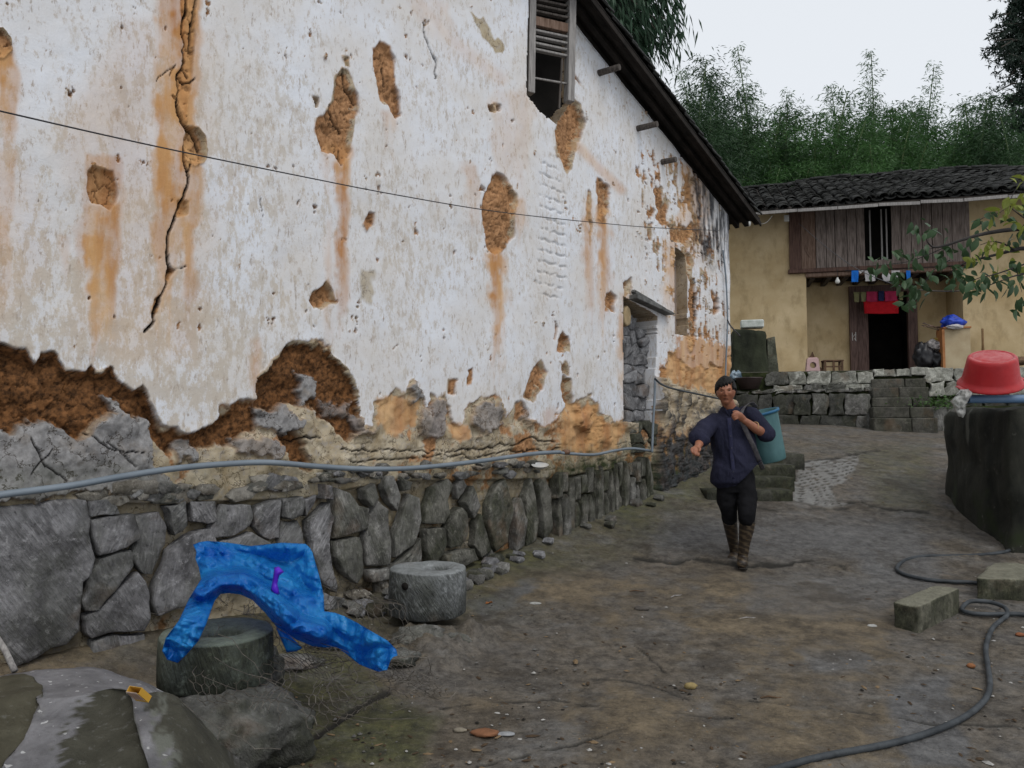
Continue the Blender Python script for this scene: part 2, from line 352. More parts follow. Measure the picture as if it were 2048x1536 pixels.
pl = wm.mix(wm.ma('MULTIPLY', wm.st(wm.noise(24, 9, .78, wm.co('Object', (1, 1, .5))), .545, .61), .6), pl, (.40, .33, .265))
pl = wm.mix(wm.ma('MULTIPLY', wm.st(wm.noise(42, 6, .7, vs), .60, .66), .8), pl, (.34, .29, .25))
pl = wm.mix(wm.st(wm.noise(15, 9, .78, wm.co('Object', (1, 1, .6))), .685, .715), pl, (.09, .065, .05))
c = wm.mix(a1[0], mud, pl)
c = wm.mix(a1[1], c, mort); c = wm.mix(a2[1], c, tan)
sn = wm.st(wm.noise(12, 8, .7, vs2), .25, .6)
c = wm.mix(wm.ma('MULTIPLY', a1[2], wm.mix(.15, 1., sn)), c, wm.mix(wm.st(wm.noise(5, 6, .6, vs2), .3, .7), (.36, .145, .045), (.62, .385, .18)))
c = wm.mix(wm.ma('MULTIPLY', a2[2], wm.st(wm.noise(10, 7, .7), .25, .6)), c, (.040, .050, .022))
c = wm.mix(a2[0], c, wm.mix(wm.st(m2, .4, .65), (.020, .021, .024), (.07, .075, .085)))
c = wm.mix(a3[2], c, (.012, .008, .006))
wm.col(c).bump(wm.mix(.5, wm.mix(.5, m2, m3), wm.noise(9, 9, .72, vs)), .009, .9)
NX, NZ = 800, 520
uu = np.linspace(-.71, .2862, NX); Yc = 6.83 * .834 / (.834 - uu); S = (Yc - 6.83) / WL.D[1]
def rake(s): return EYE + 2.86 + .33 * (4.64 - np.abs(s + .5) + .5 - .0) - .33 * .0 if False else EYE + 2.86 + .33 * (5.14 - np.abs(np.asarray(s) + .5))
zb = gbase(WL.o[0] + S * WL.D[0], WL.o[1] + S * WL.D[1]) - .25
zt = np.minimum(EYE + .60 * Yc + .08, rake(S))
T = np.concatenate([np.linspace(0, 1, NZ)]); Zw = zb[None] + (zt - zb)[None] * T[:, None]; Sw = np.broadcast_to(S, Zw.shape)
Pw = WL.world(Sw, 0 * Sw, Zw); QX, QY = proj(Pw)
n_a = fbm(Sw * 9, Zw * 9, seed=41, o=5, g=.62); n_b = fbm(Sw * 9, Zw * 9, seed=47, o=5, g=.62); n_c = fbm(Sw * 30, Zw * 30, seed=51, o=3, g=.65); n_l = fbm(Sw * 3, Zw * 2, seed=55, o=4)
n_e = fbm(Sw * 6.5, Zw * 6.5, seed=44, o=3, g=.5); n_f = fbm(Sw * 6.5, Zw * 6.5, seed=46, o=3, g=.5)
n_v = fbm(Sw * 26, Zw * 3.2, seed=58, o=4, g=.6)
jx = QX + n_a * 22 + n_c * 5; jy = QY + n_b * 22 + n_c * 7
jv = QY + n_b * 16 + n_v * 26
edge = [(-200, 640), (0, 685), (20, 690), (50, 690), (75, 720), (85, 700), (110, 700), (130, 740), (165, 745), (180, 730), (195, 745), (222, 735), (235, 760), (270, 775), (288, 762), (300, 800), (325, 850), (345, 850), (370, 858), (395, 858), (425, 840), (440, 815), (480, 802), (510, 800), (515, 745), (530, 725), (560, 705), (590, 680), (640, 685), (660, 690), (675, 720), (690, 740), (705, 765), (716, 820), (722, 850), (745, 850), (748, 800), (770, 790), (790, 778), (808, 785), (815, 760), (824, 752), (835, 775), (845, 800), (850, 822), (860, 780), (870, 800), (890, 790), (905, 840), (918, 852), (930, 820), (948, 800), (965, 795), (985, 785), (1000, 800), (1010, 830), (1030, 795), (1045, 800), (1060, 838), (1085, 850), (1110, 840), (1122, 820), (1135, 805), (1160, 800), (1178, 790), (1192, 802), (1210, 830), (1240, 845), (1300, 835), (1318, 752), (1330, 738), (1345, 700), (1360, 712), (1385, 735), (1400, 722), (1412, 742), (1425, 725), (1440, 735), (1452, 705), (1500, 700)]
ex = np.array(edge, float); ey = np.interp(QX + n_a * 10, ex[:, 0], ex[:, 1])
plas = (ey - (QY + n_f * 16 + n_b * 3 + n_c * 2)) * .7
mudp = [  # places where the plaster has come off
    ([(-40, 60), (10, 62), (27, 85), (28, 108), (10, 122), (-40, 120)], 1), ([(172, 340), (185, 328), (205, 332), (228, 340), (231, 370), (226, 400), (214, 418), (195, 405), (176, 398), (170, 370)], 1),
    ([(357, -40), (392, -40), (390, 30), (388, 90), (384, 140), (380, 200), (378, 240), (372, 250), (356, 215), (356, 150), (366, 100), (363, 60)], 1),
    ([(366, 250), (385, 252), (400, 255), (412, 270), (417, 300), (408, 325), (388, 330), (370, 315), (365, 280)], 2), ([(352, 405), (374, 408), (372, 430), (350, 440)], 1.4), ([(334, 530), (345, 545), (338, 572), (330, 560)], 2), ([(310, 600), (322, 595), (320, 625), (308, 640)], 1.4),
    ([(683, 135), (695, 150), (712, 190), (710, 245), (703, 280), (692, 318), (680, 330), (660, 305), (640, 297), (632, 265), (635, 235), (650, 225), (662, 200), (668, 150)], 1),
    ([(765, 78), (783, 92), (788, 130), (795, 165), (800, 230), (787, 236), (775, 215), (757, 205), (752, 165), (745, 130), (748, 90)], 1.3),
    ([(988, 348), (1005, 352), (1025, 375), (1030, 405), (1026, 440), (1018, 480), (1008, 505), (990, 512), (975, 498), (967, 455), (962, 420), (970, 380)], 1.1),
    ([(1172, 385), (1181, 392), (1180, 450), (1176, 500), (1170, 440)], .8), ([(1197, 355), (1213, 372), (1216, 415), (1208, 450), (1196, 440), (1194, 380)], 1),
    ([(1145, 200), (1160, 212), (1163, 250), (1152, 280), (1142, 340), (1132, 346), (1118, 312), (1104, 270), (1110, 240), (1125, 225)], 1.5),
    ([(622, 580), (650, 566), (662, 578), (672, 608), (655, 614), (640, 625), (623, 622), (613, 604)], 2.2), ([(735, 425), (748, 425), (747, 450), (738, 460), (731, 445)], 1),
    ([(686, 104), (697, 108), (696, 138), (688, 136)], 2), ([(620, 190), (632, 195), (630, 215), (622, 214)], 2), ([(980, 198), (994, 202), (992, 218), (981, 222)], 6),
    ([(1213, 590), (1220, 576), (1228, 590), (1227, 622), (1212, 623)], 2.6), ([(1240, 568), (1256, 560), (1260, 590), (1244, 600)], 1.5), ([(1118, 668), (1127, 655), (1140, 670), (1140, 708), (1115, 710)], 2.2), ([(1104, 650), (1112, 655), (1110, 682), (1105, 680)], 1.5),
    ([(1120, 728), (1133, 728), (1134, 752), (1120, 752)], 1), ([(1120, 755), (1138, 758), (1138, 800), (1130, 822), (1120, 800)], 2), ([(1080, 722), (1091, 745), (1085, 770), (1062, 800), (1045, 792), (1050, 765), (1065, 740)], 1.4), ([(935, 735), (947, 735), (946, 765), (934, 764)], 1), ([(895, 762), (915, 765), (908, 790), (893, 788)], .7),
    ([(1423, 577), (1432, 590), (1434, 625), (1426, 632)], 3), ([(1105, 85), (1118, 120), (1150, 160), (1160, 175), (1150, 140)], 1),
    ([(1306, 372), (1322, 372), (1336, 420), (1330, 460), (1312, 440)], .5), ([(1335, 320), (1345, 322), (1348, 352), (1336, 350)], .6), ([(1292, 440), (1302, 445), (1300, 480), (1294, 478)], .5),
    ([(1340, 445), (1372, 450), (1396, 440), (1404, 470), (1398, 490), (1380, 478), (1350, 490), (1340, 480)], .6), ([(1362, 500), (1380, 510), (1392, 600), (1388, 700), (1376, 690), (1372, 560)], .6), ([(1366, 345), (1384, 360), (1386, 420), (1398, 455), (1385, 460), (1370, 400)], .6)]
mm = np.full(QX.shape, -60.); deep = np.zeros(QX.shape)
jx1 = QX + n_e * 12 + n_a * 2.5; jy1 = QY + n_f * 14 + n_b * 3
for poly, dp in mudp:
    d = sd(jx1, jy1, poly, 40); mm = np.maximum(mm, d); deep = np.maximum(deep, ss(d, -1, 7) * dp)
plas = np.minimum(plas, -mm)
# mottled losses round the narrow window
mot = np.minimum(sd(jx, jy, [(1296, 330), (1370, 300), (1420, 360), (1440, 520), (1445, 690), (1380, 680), (1330, 560), (1296, 520)]) * .25 + 2, 5) + (n_v * .7 + n_a) * 26 - 9.5
plas = np.minimum(plas, np.where(sd(QX, QY, [(1270, 300), (1470, 300), (1470, 720), (1270, 720)]) > 0, -mot, 60))
# small pits
pit = (vn(Sw * 16, Zw * 11, seed=71) + n_c * .5) - 1.02; plas = np.minimum(plas, np.where(pit > 0, -pit * 60, 60))
deep = np.maximum(deep, np.where(pit > 0, ss(pit, 0, .1) * .6, 0))
P_ = ss(plas, -1.6, 1.6)
tanm = np.maximum(ss(sd(jx1, jy1, [(942, 25), (965, 35), (985, 65), (1000, 95), (1003, 112), (988, 110), (975, 85), (955, 65), (943, 45)]), -1, 1),
       ss(sd(jx1, jy1, [(722, 540), (745, 545), (748, 585), (738, 610), (720, 600)]), -3, 5) * .8)
dark = ss(sd(jx, jy, [(-300, 600), (60, 680), (240, 740), (300, 780), (320, 850), (370, 862), (440, 815), (510, 800), (520, 830), (505, 860), (450, 895), (390, 900), (330, 905), (300, 850), (250, 815), (195, 835), (155, 885), (90, 835), (20, 862), (-300, 900)]), -6, 6)
hill = ss(sd(jx, jy, [(505, 760), (590, 675), (670, 690), (722, 800), (716, 850), (700, 880), (668, 860), (640, 830), (600, 800), (560, 815), (510, 812)]), -5, 5)
dark = np.maximum(dark, hill)
dark = np.maximum(dark, ss(sd(jx, jy, [(560, 860), (585, 855), (615, 890), (625, 930), (585, 930)]), -4, 4))
mort_ = [([(-300, 870), (20, 862), (90, 832), (130, 862), (160, 882), (205, 832), (250, 820), (290, 835), (310, 880), (300, 930), (335, 950), (330, 985), (-300, 1010)], 1), ([(210, 790), (240, 795), (245, 825), (225, 828)], 1), ([(590, 740), (640, 760), (630, 800), (590, 800), (600, 770)], 1), ([(352, 880), (385, 878), (392, 920), (360, 925)], 1),
         ([(505, 815), (560, 815), (600, 830), (605, 860), (560, 865), (510, 850)], 1), ([(460, 880), (520, 870), (570, 900), (560, 925), (470, 905)], .9), ([(808, 770), (825, 752), (838, 775), (842, 800), (820, 800)], 1), ([(845, 815), (870, 790), (890, 800), (893, 850), (870, 880), (840, 870)], .85), ([(940, 820), (975, 800), (1000, 810), (1000, 850), (960, 870), (940, 850)], .9),
         ([(1150, 822), (1175, 820), (1182, 850), (1165, 865), (1150, 845)], 1), ([(700, 835), (745, 830), (750, 860), (710, 870)], .7), ([(1050, 805), (1085, 800), (1080, 835), (1045, 840)], .7), ([(640, 800), (700, 810), (700, 840), (650, 830)], .6)]
mo = np.zeros(QX.shape)
for poly, k in mort_: mo = np.maximum(mo, ss(sd(jx, jy, poly), -3, 3) * k)
lowm = ss(jy1 - ey, 0, 4)
tan2 = lowm * (1 - dark) * ss(n_l + n_a * .7 + .22 + .25 * ss(QX, 900, 500), -.10, .08)
tanm = np.maximum(tanm, tan2 * (1 - mo))
A_mort = mo * lowm
basez = ss(QY + n_a * 8 - np.interp(QX, [0, 200, 600, 700, 800, 1100, 1300, 1400, 1462], [1008, 1003, 992, 972, 958, 953, 923, 1950, 1950]), 0, 8)
# rain stains, each running down from a hole
stain = np.zeros(QX.shape)
def streak(cx, y0, y1, w0, w1, k, lean=0., soft=9):
    global stain
    t = np.clip((QY - y0) / (y1 - y0), 0, 1); w = w0 + (w1 - w0) * t; xx = QX - cx - lean * t + (n_e * 16 + n_a * 9) * min(1, w0 / 16) + n_v * 5
    m = ss(w * 1.12 - np.abs(xx), -soft, soft * 1.1) * ss(QY + n_b * 14, y0 - 12, y0 + 10) * ss(QY + n_v * 70 + n_e * 60, y1 + 60, y1 - 110) * k * (.72 + .5 * ss(n_v * .6 + n_e + n_a * .6, -.5, .35)) / 1.1
    stain = np.maximum(stain, m)
for a in ((355, -60, 520, 44, 30, .95, -5), (335, 300, 690, 26, 18, .7, -10), (385, 300, 650, 20, 8, .8, -8), (318, -50, 300, 12, 10, .5, -8), (203, 305, 470, 38, 40, .62), (200, 400, 700, 38, 22, .95, 5), (195, 420, 560, 40, 30, .5, -10), (683, 290, 640, 18, 8, .95, -3), (650, 290, 380, 12, 6, .5), (990, 500, 740, 20, 8, .95, 3), (1035, 405, 490, 10, 6, .75), (940, 330, 440, 14, 14, .45), (1203, 420, 660, 12, 8, .85, 4), (1174, 400, 640, 8, 6, .75, 2),
          (1248, 590, 800, 10, 7, .7, -2), (10, 100, 300, 22, 16, .9), (5, 300, 640, 24, 10, .55), (773, 225, 290, 14, 9, .6), (508, 680, 800, 9, 7, .7), (130, 470, 560, 10, 6, .5), (655, 440, 680, 5, 4, .4), (1340, 480, 640, 12, 14, .75), (1130, 820, 900, 40, 60, .5), (650, 600, 700, 8, 6, .4), (1385, 330, 520, 22, 30, .55), (850, 0, 120, 40, 20, .25, 60), (1030, 180, 420, 40, 30, .22, -20)): streak(*a)
stain = np.maximum(stain, ss(sd(QX + n_l * 60, QY + n_l * 90, [(140, 180), (280, 60), (420, 60), (430, 500), (350, 690), (150, 700)]), -40, 60) * .22)
stain = np.maximum(stain, ss(sd(QX + n_l * 60, QY + n_l * 90, [(-80, 160), (60, 160), (70, 560), (-80, 660)]), -40, 60) * .20)
# a faint diagonal wash running to the right of the upper window
stain = np.maximum(stain, ss(sl(QX, QY, [(1150, 290), (1190, 330), (1240, 380)], 16), 0, 14) * .5)
stain = np.maximum(stain, ss(sl(QX, QY, [(820, -20), (900, 80), (1000, 160)], 26), 0, 26) * .28)
ring = ss(plas, -7 + n_c * 8, -4 + n_c * 8) * (1 - ss(plas, -1.6, 1.6)) * ss(n_l + n_a * .4, -.02, .10)
tanm = np.maximum(tanm, ring * .95); A_mort *= 1 - ring
low_or = ss(sd(jx, jy, [(1130, 815), (1180, 800), (1210, 840), (1250, 850), (1240, 905), (1120, 905)]), -8, 8) * .9
low_or = np.maximum(low_or, ss(sd(jx, jy, [(1320, 745), (1345, 690), (1370, 665), (1470, 700), (1470, 800), (1380, 775), (1330, 760)]), -5, 5) * .85)
low_or = np.maximum(low_or, ss(sd(jx, jy, [(755, 800), (800, 790), (840, 810), (835, 850), (790, 870), (760, 850)]), -4, 6) * .8); low_or = np.maximum(low_or, ss(sd(jx, jy, [(895, 840), (935, 850), (935, 875), (910, 880)]), -4, 6) * .8)
stain = np.maximum(stain * np.where(lowm > .5, .25, 1), low_or)
soot = ss(sd(jx, jv, [(1385, 330), (1400, 360), (1462, 440), (1470, 520), (1452, 540), (1430, 500), (1415, 540), (1396, 500), (1384, 420)]), -14, 14) * ss(n_v, -.45, .15) * .93
shade_top = 0 * soot
mossy = ss(QY + n_a * 30, 868, 935) * ss(QX + n_b * 60, 1010, 1200) * .9 + ss(QY + n_a * 20, 905, 950) * .35
base_m = sd(QX + n_a * 3, QY + n_b * 3, [(1308, 752), (1340, 774), (1390, 782), (1440, 795), (1480, 800), (1480, 990), (1308, 990)])
bm_ = ss(base_m, -1, 3)
tanm = np.maximum(tanm * (1 - bm_), bm_ * .9 * ss(QY + n_a * 30, 880, 840)); stain *= (1 - .9 * bm_)
soot = np.maximum(soot, bm_ * ss(n_v * .6 + n_a + (QY - 830) / 160., -.0, .32) * .85)
A_mort = np.maximum(A_mort * (1 - bm_), bm_ * ss(n_v, .05, .3) * ss(QY, 870, 830)); P_ = np.maximum(P_ * (1 - bm_), bm_ * ss(n_v + n_c * .4, .18, .35) * .6); mossy = np.maximum(mossy, bm_ * ss(QY + n_a * 40, 840, 900))
# cracks
ck = np.full(QX.shape, -60.)
for ln, w in (([(370, -40), (375, 20), (366, 45), (368, 85), (362, 100), (370, 120), (356, 150), (360, 180), (355, 215), (365, 250), (366, 300), (370, 340), (366, 385), (360, 410), (345, 440), (335, 480), (333, 520), (338, 545), (325, 590), (310, 640), (290, 665)], 2.4),
              ([(366, 250), (385, 262), (400, 285), (405, 300)], 2), ([(380, 100), (384, 60), (390, 0)], 1.2), ([(356, 150), (372, 162), (388, 158)], 1.2), ([(360, 120), (378, 150)], 1), ([(366, 330), (372, 345), (384, 325)], 1.2),
              ([(660, 210), (672, 245), (684, 262)], 1.3), ([(683, 140), (690, 180), (708, 210)], 1), ([(680, 300), (680, 330)], 1), ([(770, 130), (775, 170)], 1.2), ([(340, 150), (345, 130), (310, 170)], .6),
              ([(842, 45), (850, 90), (863, 130), (866, 160)], .9), ([(520, 400), (522, 440)], .5), ([(335, 545), (360, 538), (372, 530)], .8), ([(1340, 480), (1355, 515)], 1), ([(1388, 560), (1390, 640)], .9), ([(60, 880), (85, 930), (130, 960)], .8), ([(170, 870), (220, 900), (280, 905)], .8), ([(205, 880), (260, 930)], .6), ([(100, 900), (60, 945)], .7), ([(560, 880), (640, 870)], 1.1), ([(680, 900), (900, 905), (1110, 880)], 1.0), ([(700, 925), (960, 912), (1120, 895)], 1.0)):
    ck = np.maximum(ck, sl(jx1, jy1, ln, w, 20))
# mud clods in the bare patches: cellular joints
def cells(x, y, seed):
    ix = np.floor(x); iy = np.floor(y); b1 = np.full(x.shape, 9.); b2 = np.full(x.shape, 9.)
    for i in (-1, 0, 1):
        for j in (-1, 0, 1):
            cx = ix + i; cy = iy + j; r1 = _h(cx.astype(np.int64), cy.astype(np.int64), np.zeros(x.shape, np.int64), seed); r2 = _h(cx.astype(np.int64), cy.astype(np.int64), np.ones(x.shape, np.int64), seed)
            d = np.hypot(cx + r1 - x, cy + r2 - y); b2 = np.where(d < b1, b1, np.minimum(b2, d)); b1 = np.minimum(b1, d)
    return b2 - b1
cl = cells(Sw * 11 + n_a * .8, Zw * 11 + n_b * .8, 5); cl2 = cells(Sw * 24 + n_a, Zw * 24 + n_b, 6)
joint = ss(cl, .10, .02); bare = 1 - P_
ghost = ss(sd(QX + n_a * 6, QY, [(1075, 330), (1100, 300), (1128, 380), (1130, 560), (1110, 605), (1065, 580), (1078, 450)]), -4, 6)
gcz = Zw * 9.5 + np.abs(np.sin(Sw * 20)) * .15; gj = ss(np.abs(np.mod(gcz, 1) - .5), .34, .46) * ss(n_c, -.35, .1)
courses = lowm * ss(QY, 868, 885) * ss(QX, 640, 720)
rowi = np.floor(Zw * 13 + n_l * .6); gj2 = np.maximum(ss(np.abs(np.mod(Zw * 13 + n_l * .6, 1) - .5), .40, .48), ss(np.abs(np.mod(Sw * 5.5 + np.mod(rowi * .37, 1) + n_a * .15, 1) - .5), .455, .49)) * ss(n_a + n_c * .4, -.25, .1)
hole = np.zeros(QX.shape)
# --- openings: cut cells out of the mesh
def inpoly(poly): return sd(QX, QY, poly, 30)
door_poly = [(1246, 592), (1312, 628), (1306, 905), (1246, 905)]
open_win = inpoly([(1056, -80), (1145, -80), (1145, 205), (1132, 222), (1110, 250), (1075, 222), (1052, 190)]) + n_a * 3
narrow = inpoly([(1348, 494), (1372, 512), (1372, 672), (1348, 668)]) + n_a * 1.0
door_ = inpoly([(1246, 594), (1312, 632), (1306, 850), (1246, 842)]) + n_a * 2.
off = P_ * .013 + bare * (n_e * .045 + n_a * .010 + n_l * .02 + n_c * .003) - deep * (.014 + .012 * (ss(n_a, -.5, .5))) + ghost * (-gj * .014) - courses * gj2 * .010
off += ring * .010
off -= lowm * dark * (.050 + .03 * np.abs(n_l)) * ss(jy1 - ey, 0, 26) ; off += A_mort * (.05 + n_l * .03) + bm_ * .11 + bm_ * n_a * .05
off -= ss(ck, -1, 1) * .03 + bare * joint * .012 * (1 - A_mort) * (1 - tanm) + P_ * 0
off += P_ * (n_l * .012 + n_a * .003)
off -= ss(QY - np.interp(QX, [0, 200, 600, 700, 800, 1100, 1300, 1400, 1462], [1012, 1006, 996, 975, 960, 955, 925, 950, 950]), 0, 6) * .045 * (1 - bm_)
P3 = np.stack([Sw, -off, Zw], -1)
darkness = np.clip(ss(ck, -1.2, .6) + bare * joint * .45 * (1 - .9 * A_mort) * (1 - .85 * tanm) * (.4 + .6 * (1 - lowm)) + ss(deep, 2.4, 5) * .9, 0, 1)
darkness = np.maximum(darkness, basez * (.15 + .35 * ss(n_l, -.1, .25))); darkness = np.maximum(darkness, ghost * gj * .22); darkness = np.maximum(darkness, courses * gj2 * .38)
# ------------------------------------------------------------------ near house
cs_ = [(0, 1)]
house = empty('limewashed_house', (0, 6.83, 0), WL.a, 'tall mud house with peeling stained limewash on a rough stone base, left', 'house')
wall = grid_mesh('gable_wall', P3, wm.m, house, attrs={'mask_a': np.stack([P_, A_mort, stain], -1), 'mask_b': np.stack([soot, tanm, mossy], -1), 'mask_c': np.stack([dark, ss(QX + n_l * 500, 1000, 100) * ss(QY + n_l * 200, -50, 500), darkness], -1)})
import bmesh
bm = bmesh.new(); bm.from_mesh(wall.data); bm.verts.ensure_lookup_table()
cut = ((open_win > 0) | (narrow > 0) | (door_ > 0)).reshape(-1)
bmesh.ops.delete(bm, geom=[bm.verts[i] for i in np.nonzero(cut)[0]], context='VERTS')
# give every free edge a return into the wall, and close the gable up to the roof
be = [e for e in bm.edges if e.is_boundary]
tv = set(np.nonzero((np.arange(NX * NZ) // NX) == NZ - 1)[0].tolist())
_dr = float(WL.loc(1311, 740, 0)[0]); _dt = float(WL.loc(1311, 640, 0)[1]); r = bmesh.ops.extrude_edge_only(bm, edges=be); LA, LB_, LC = (bm.verts.layers.float_color[k] for k in ('mask_a', 'mask_b', 'mask_c'))
nv = [v for v in r['geom'] if isinstance(v, bmesh.types.BMVert)]; topv = lambda v: v.co.z > EYE + .56 * 3 and abs(v.co.x - S[0]) > .01 and v.co.z > np.interp(v.co.x, S, zt) - .004
for v in nv:
    if not topv(v):
        wr_ = 1. if abs(v.co.x - _dr) < .06 and v.co.z < _dt else 0.; v.co.y += .012; v[LA] = (wr_, .1 * (1 - wr_), 0, 1); v[LB_] = (0, .75 * (1 - wr_), 0, 1); v[LC] = (0, 0, 0, 1)
r = bmesh.ops.extrude_edge_only(bm, edges=[e for e in r['geom'] if isinstance(e, bmesh.types.BMEdge) and e.is_boundary]); nv = [v for v in r['geom'] if isinstance(v, bmesh.types.BMVert)]
for v in nv:
    if v.co.z > EYE + .56 * 3 and abs(v.co.x - S[0]) > .01 and v.co.z > np.interp(v.co.x, S, zt) - .004: v.co.z = float(rake(v.co.x)) + .02
    else: v.co.y += .32
bm.to_mesh(wall.data); bm.free()
wall.data.polygons.foreach_set('use_smooth', [True] * len(wall.data.polygons))
mud_plain = simple('bare_mud', (.20, .11, .05), (.36, .22, .12), 5, .95, .1, .004, 40)
mb = MB(); SL = -7.2
gz0 = gz(*WL.world(-7, 0, 0)[:2]) - .4
# the rest of the house: gable end beyond the picture, far wall, side walls
mb.prism([(SL, gz0), (S[0] + .001, gz0), (S[0] + .001, float(rake(S[0]))), (SL, float(rake(SL)))], -.02, .30)
mb.box(4.44, 4.66, .31, 6.4, 0.3, float(rake(4.64)) - .02); mb.box(SL, SL + .3, .31, 6.4, gz0, float(rake(SL)) - .02)
mb.prism([(SL, gz0), (4.66, gz0), (4.66, float(rake(4.64))), (-.5, float(rake(-.5))), (SL, float(rake(SL)))], 6.41, 6.7)
mb.box(SL + .4, 4.4, .55, 6.3, 3.1, 3.2)
mb.build('wall', mud_plain, house)
# ------------------------------------------------------------------ stones
def chisel_mat(name, dark, light, stripe=.5, moss=.0, rough=.86, top=0.):
    a = M(name, rough, .25); co = a.rnd_co(); r = a.rnd()
    n1 = a.noise(4.5, 13, .74, co); n2 = a.noise(16, 12, .78, co); n3 = a.noise(3, 6, .6, co)
    c = a.mix(a.st(n1, .40, .60), tuple(k * .75 for k in dark), light); c = a.mix(a.ma('MULTIPLY', a.st(n2, .54, .64), .75), c, tuple(min(1, k * 1.65) for k in light))
    c = a.mix(a.st(n2, .43, .34), c, tuple(k * .35 for k in dark))
    vr = a.t.nodes.new('ShaderNodeVectorRotate'); vr.rotation_type = 'Y_AXIS'; a._in(vr.inputs['Vector'], co); a._in(vr.inputs['Angle'], a.ma('SUBTRACT', a.ma('MULTIPLY', a.ma('FRACT', a.ma('MULTIPLY', r, 7.3)), 1.7), 1.0))
    mp = a.t.nodes.new('ShaderNodeMapping'); a._in(mp.inputs[0], vr.outputs[0]); mp.inputs['Scale'].default_value = (1, 1, .14)
    stn = a.noise(70, 4, .6, mp.outputs[0]); mk = a.ma('MULTIPLY', a.st(stn, .52, .62), a.st(n3, .47, .57))
    c = a.mix(a.ma('MULTIPLY', mk, stripe * .6), c, tuple(min(1, k * 1.9) for k in light)); c = a.mix(a.ma('MULTIPLY', a.st(stn, .46, .36), stripe * .5), c, tuple(k * .4 for k in dark))
    c = a.mix(a.ma('MULTIPLY', a.st(a.noise(2.6, 5, .6, co), .57, .66), .4), c, (.17, .105, .06))
    c = a.mix(a.ma('MULTIPLY', a.ma('FRACT', a.ma('MULTIPLY', r, 3.7)), .30), c, (.05, .047, .045))
    if moss: c = a.mix(a.ma('MULTIPLY', a.st(a.noise(2.8, 10, .70, a.rnd_co((1, 1, .6))), .44, .54), moss), c, a.mix(a.st(n2, .4, .6), (.016, .018, .011), (.050, .054, .030)))
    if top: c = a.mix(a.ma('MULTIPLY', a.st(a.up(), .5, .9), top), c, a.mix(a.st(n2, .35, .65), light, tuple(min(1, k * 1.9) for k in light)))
    a.col(c).bump(a.mix(.5, a.mix(.5, n1, n2), stn), .035, 1.); return a.m
st_big = chisel_mat('chiselled_grey_limestone', (.11, .108, .112), (.28, .277, .285), .5, .40)
st_moss = chisel_mat('mossy_limestone', (.062, .062, .050), (.18, .175, .152), .5, .75)
st_dry = chisel_mat('dry_stacked_stone', (.11, .11, .115), (.27, .27, .28), .25, .0)
st_mid = chisel_mat('weathered_limestone', (.105, .102, .094), (.25, .245, .23), .55, .5)
st_cream = chisel_mat('limewashed_stone', (.17, .15, .12), (.34, .32, .28), .2, .15)
def stone(name, poly, m, parent, back, front, seed, n=22, rings=4, rnd=.02, rough=.012, rotm=None):
    """poly in local x,z; back/front are distances out of the wall; the outline is rounded and roughened, the face bulges"""
    P = np.array(poly, float); L = np.hypot(*(np.roll(P, -1, 0) - P).T); cum = np.concatenate([[0], np.cumsum(L)]); per = cum[-1]
    t = np.sort(np.concatenate([np.linspace(0, per, n, endpoint=False), cum[:-1]])); n = len(t); Q = np.stack([np.interp(t, cum, np.append(P[:, k], P[0, k])) for k in (0, 1)], 1)
    Q = Q; rs_ = np.random.RandomState(int(seed * 13) % 9999); tx, tz = rs_.uniform(-.16, .16, 2); kx, kz, kk = rs_.uniform(-1, 1), rs_.uniform(-1, 1), rs_.uniform(.1, .35); lim = min(1., .16 / per * 1.6); tx *= lim; tz *= lim; kk *= lim
    c = Q.mean(0); size = math.sqrt(per / 4 * per / 4)
    V = []; Fc = []
    prof = [(1.0, back), (1.0, back + (front - back) * .82), (.982, back + (front - back) * .95), (.92, front * 1.0)] + [(.92 * (1 - (k + 1) / (rings)), front * 1.0) for k in range(rings - 1)]
    for k, (f, o) in enumerate(prof):
        q = c + (Q - c) * f; out = f > .9
        q = q + (np.stack([vn(q[:, 0] * 14, q[:, 1] * 14, seed, 3), vn(q[:, 0] * 14, q[:, 1] * 14, seed + 9.5, 4)], 1) * rnd * (1 if out else .3))
        d = o + (fbm(q[:, 0] * 5, q[:, 1] * 5, seed * 1.7, seed=61, o=4, g=.55) * rough * 2.4 if k > 1 else 0)
        if k > 0:
            ux = q[:, 0] - c[0]; uz = q[:, 1] - c[1]; d = d + ux * tx + uz * tz - kk * np.maximum(0, (ux * kx + uz * kz) - .012)
        V += [(x, -y, z) for (x, z), y in zip(q, np.broadcast_to(d, (n,)))]
    for k in range(len(prof) - 1):
        for i in range(n): Fc.append((k * n + i, k * n + (i + 1) % n, (k + 1) * n + (i + 1) % n, (k + 1) * n + i))
    V.append((c[0], -(front + float(fbm(c[0] * 5, c[1] * 5, seed * 1.7, seed=61)) * rough * 2 + .01), c[1])); m_ = len(V) - 1; b0 = (len(prof) - 1) * n
    for i in range(n): Fc.append((b0 + i, b0 + (i + 1) % n, m_))
    V = np.array(V); o = np.array([c[0], -(back + front) / 2, c[1]])
    return mobj(name, V - o, [f[::-1] for f in Fc] if _ccw(P) else Fc, m, parent, True, o)
def _ccw(P): return np.sum(P[:, 0] * np.roll(P[:, 1], -1) - P[:, 1] * np.roll(P[:, 0], -1)) < 0
def shrink(poly, g):
    """pull every corner towards the centre by about g"""
    P = np.array(poly, float); c = P.mean(0); d = P - c; l = np.hypot(d[:, 0], d[:, 1])[:, None]; return c + d * np.maximum(1 - g * .4 / np.maximum(l, 1e-6), .3)
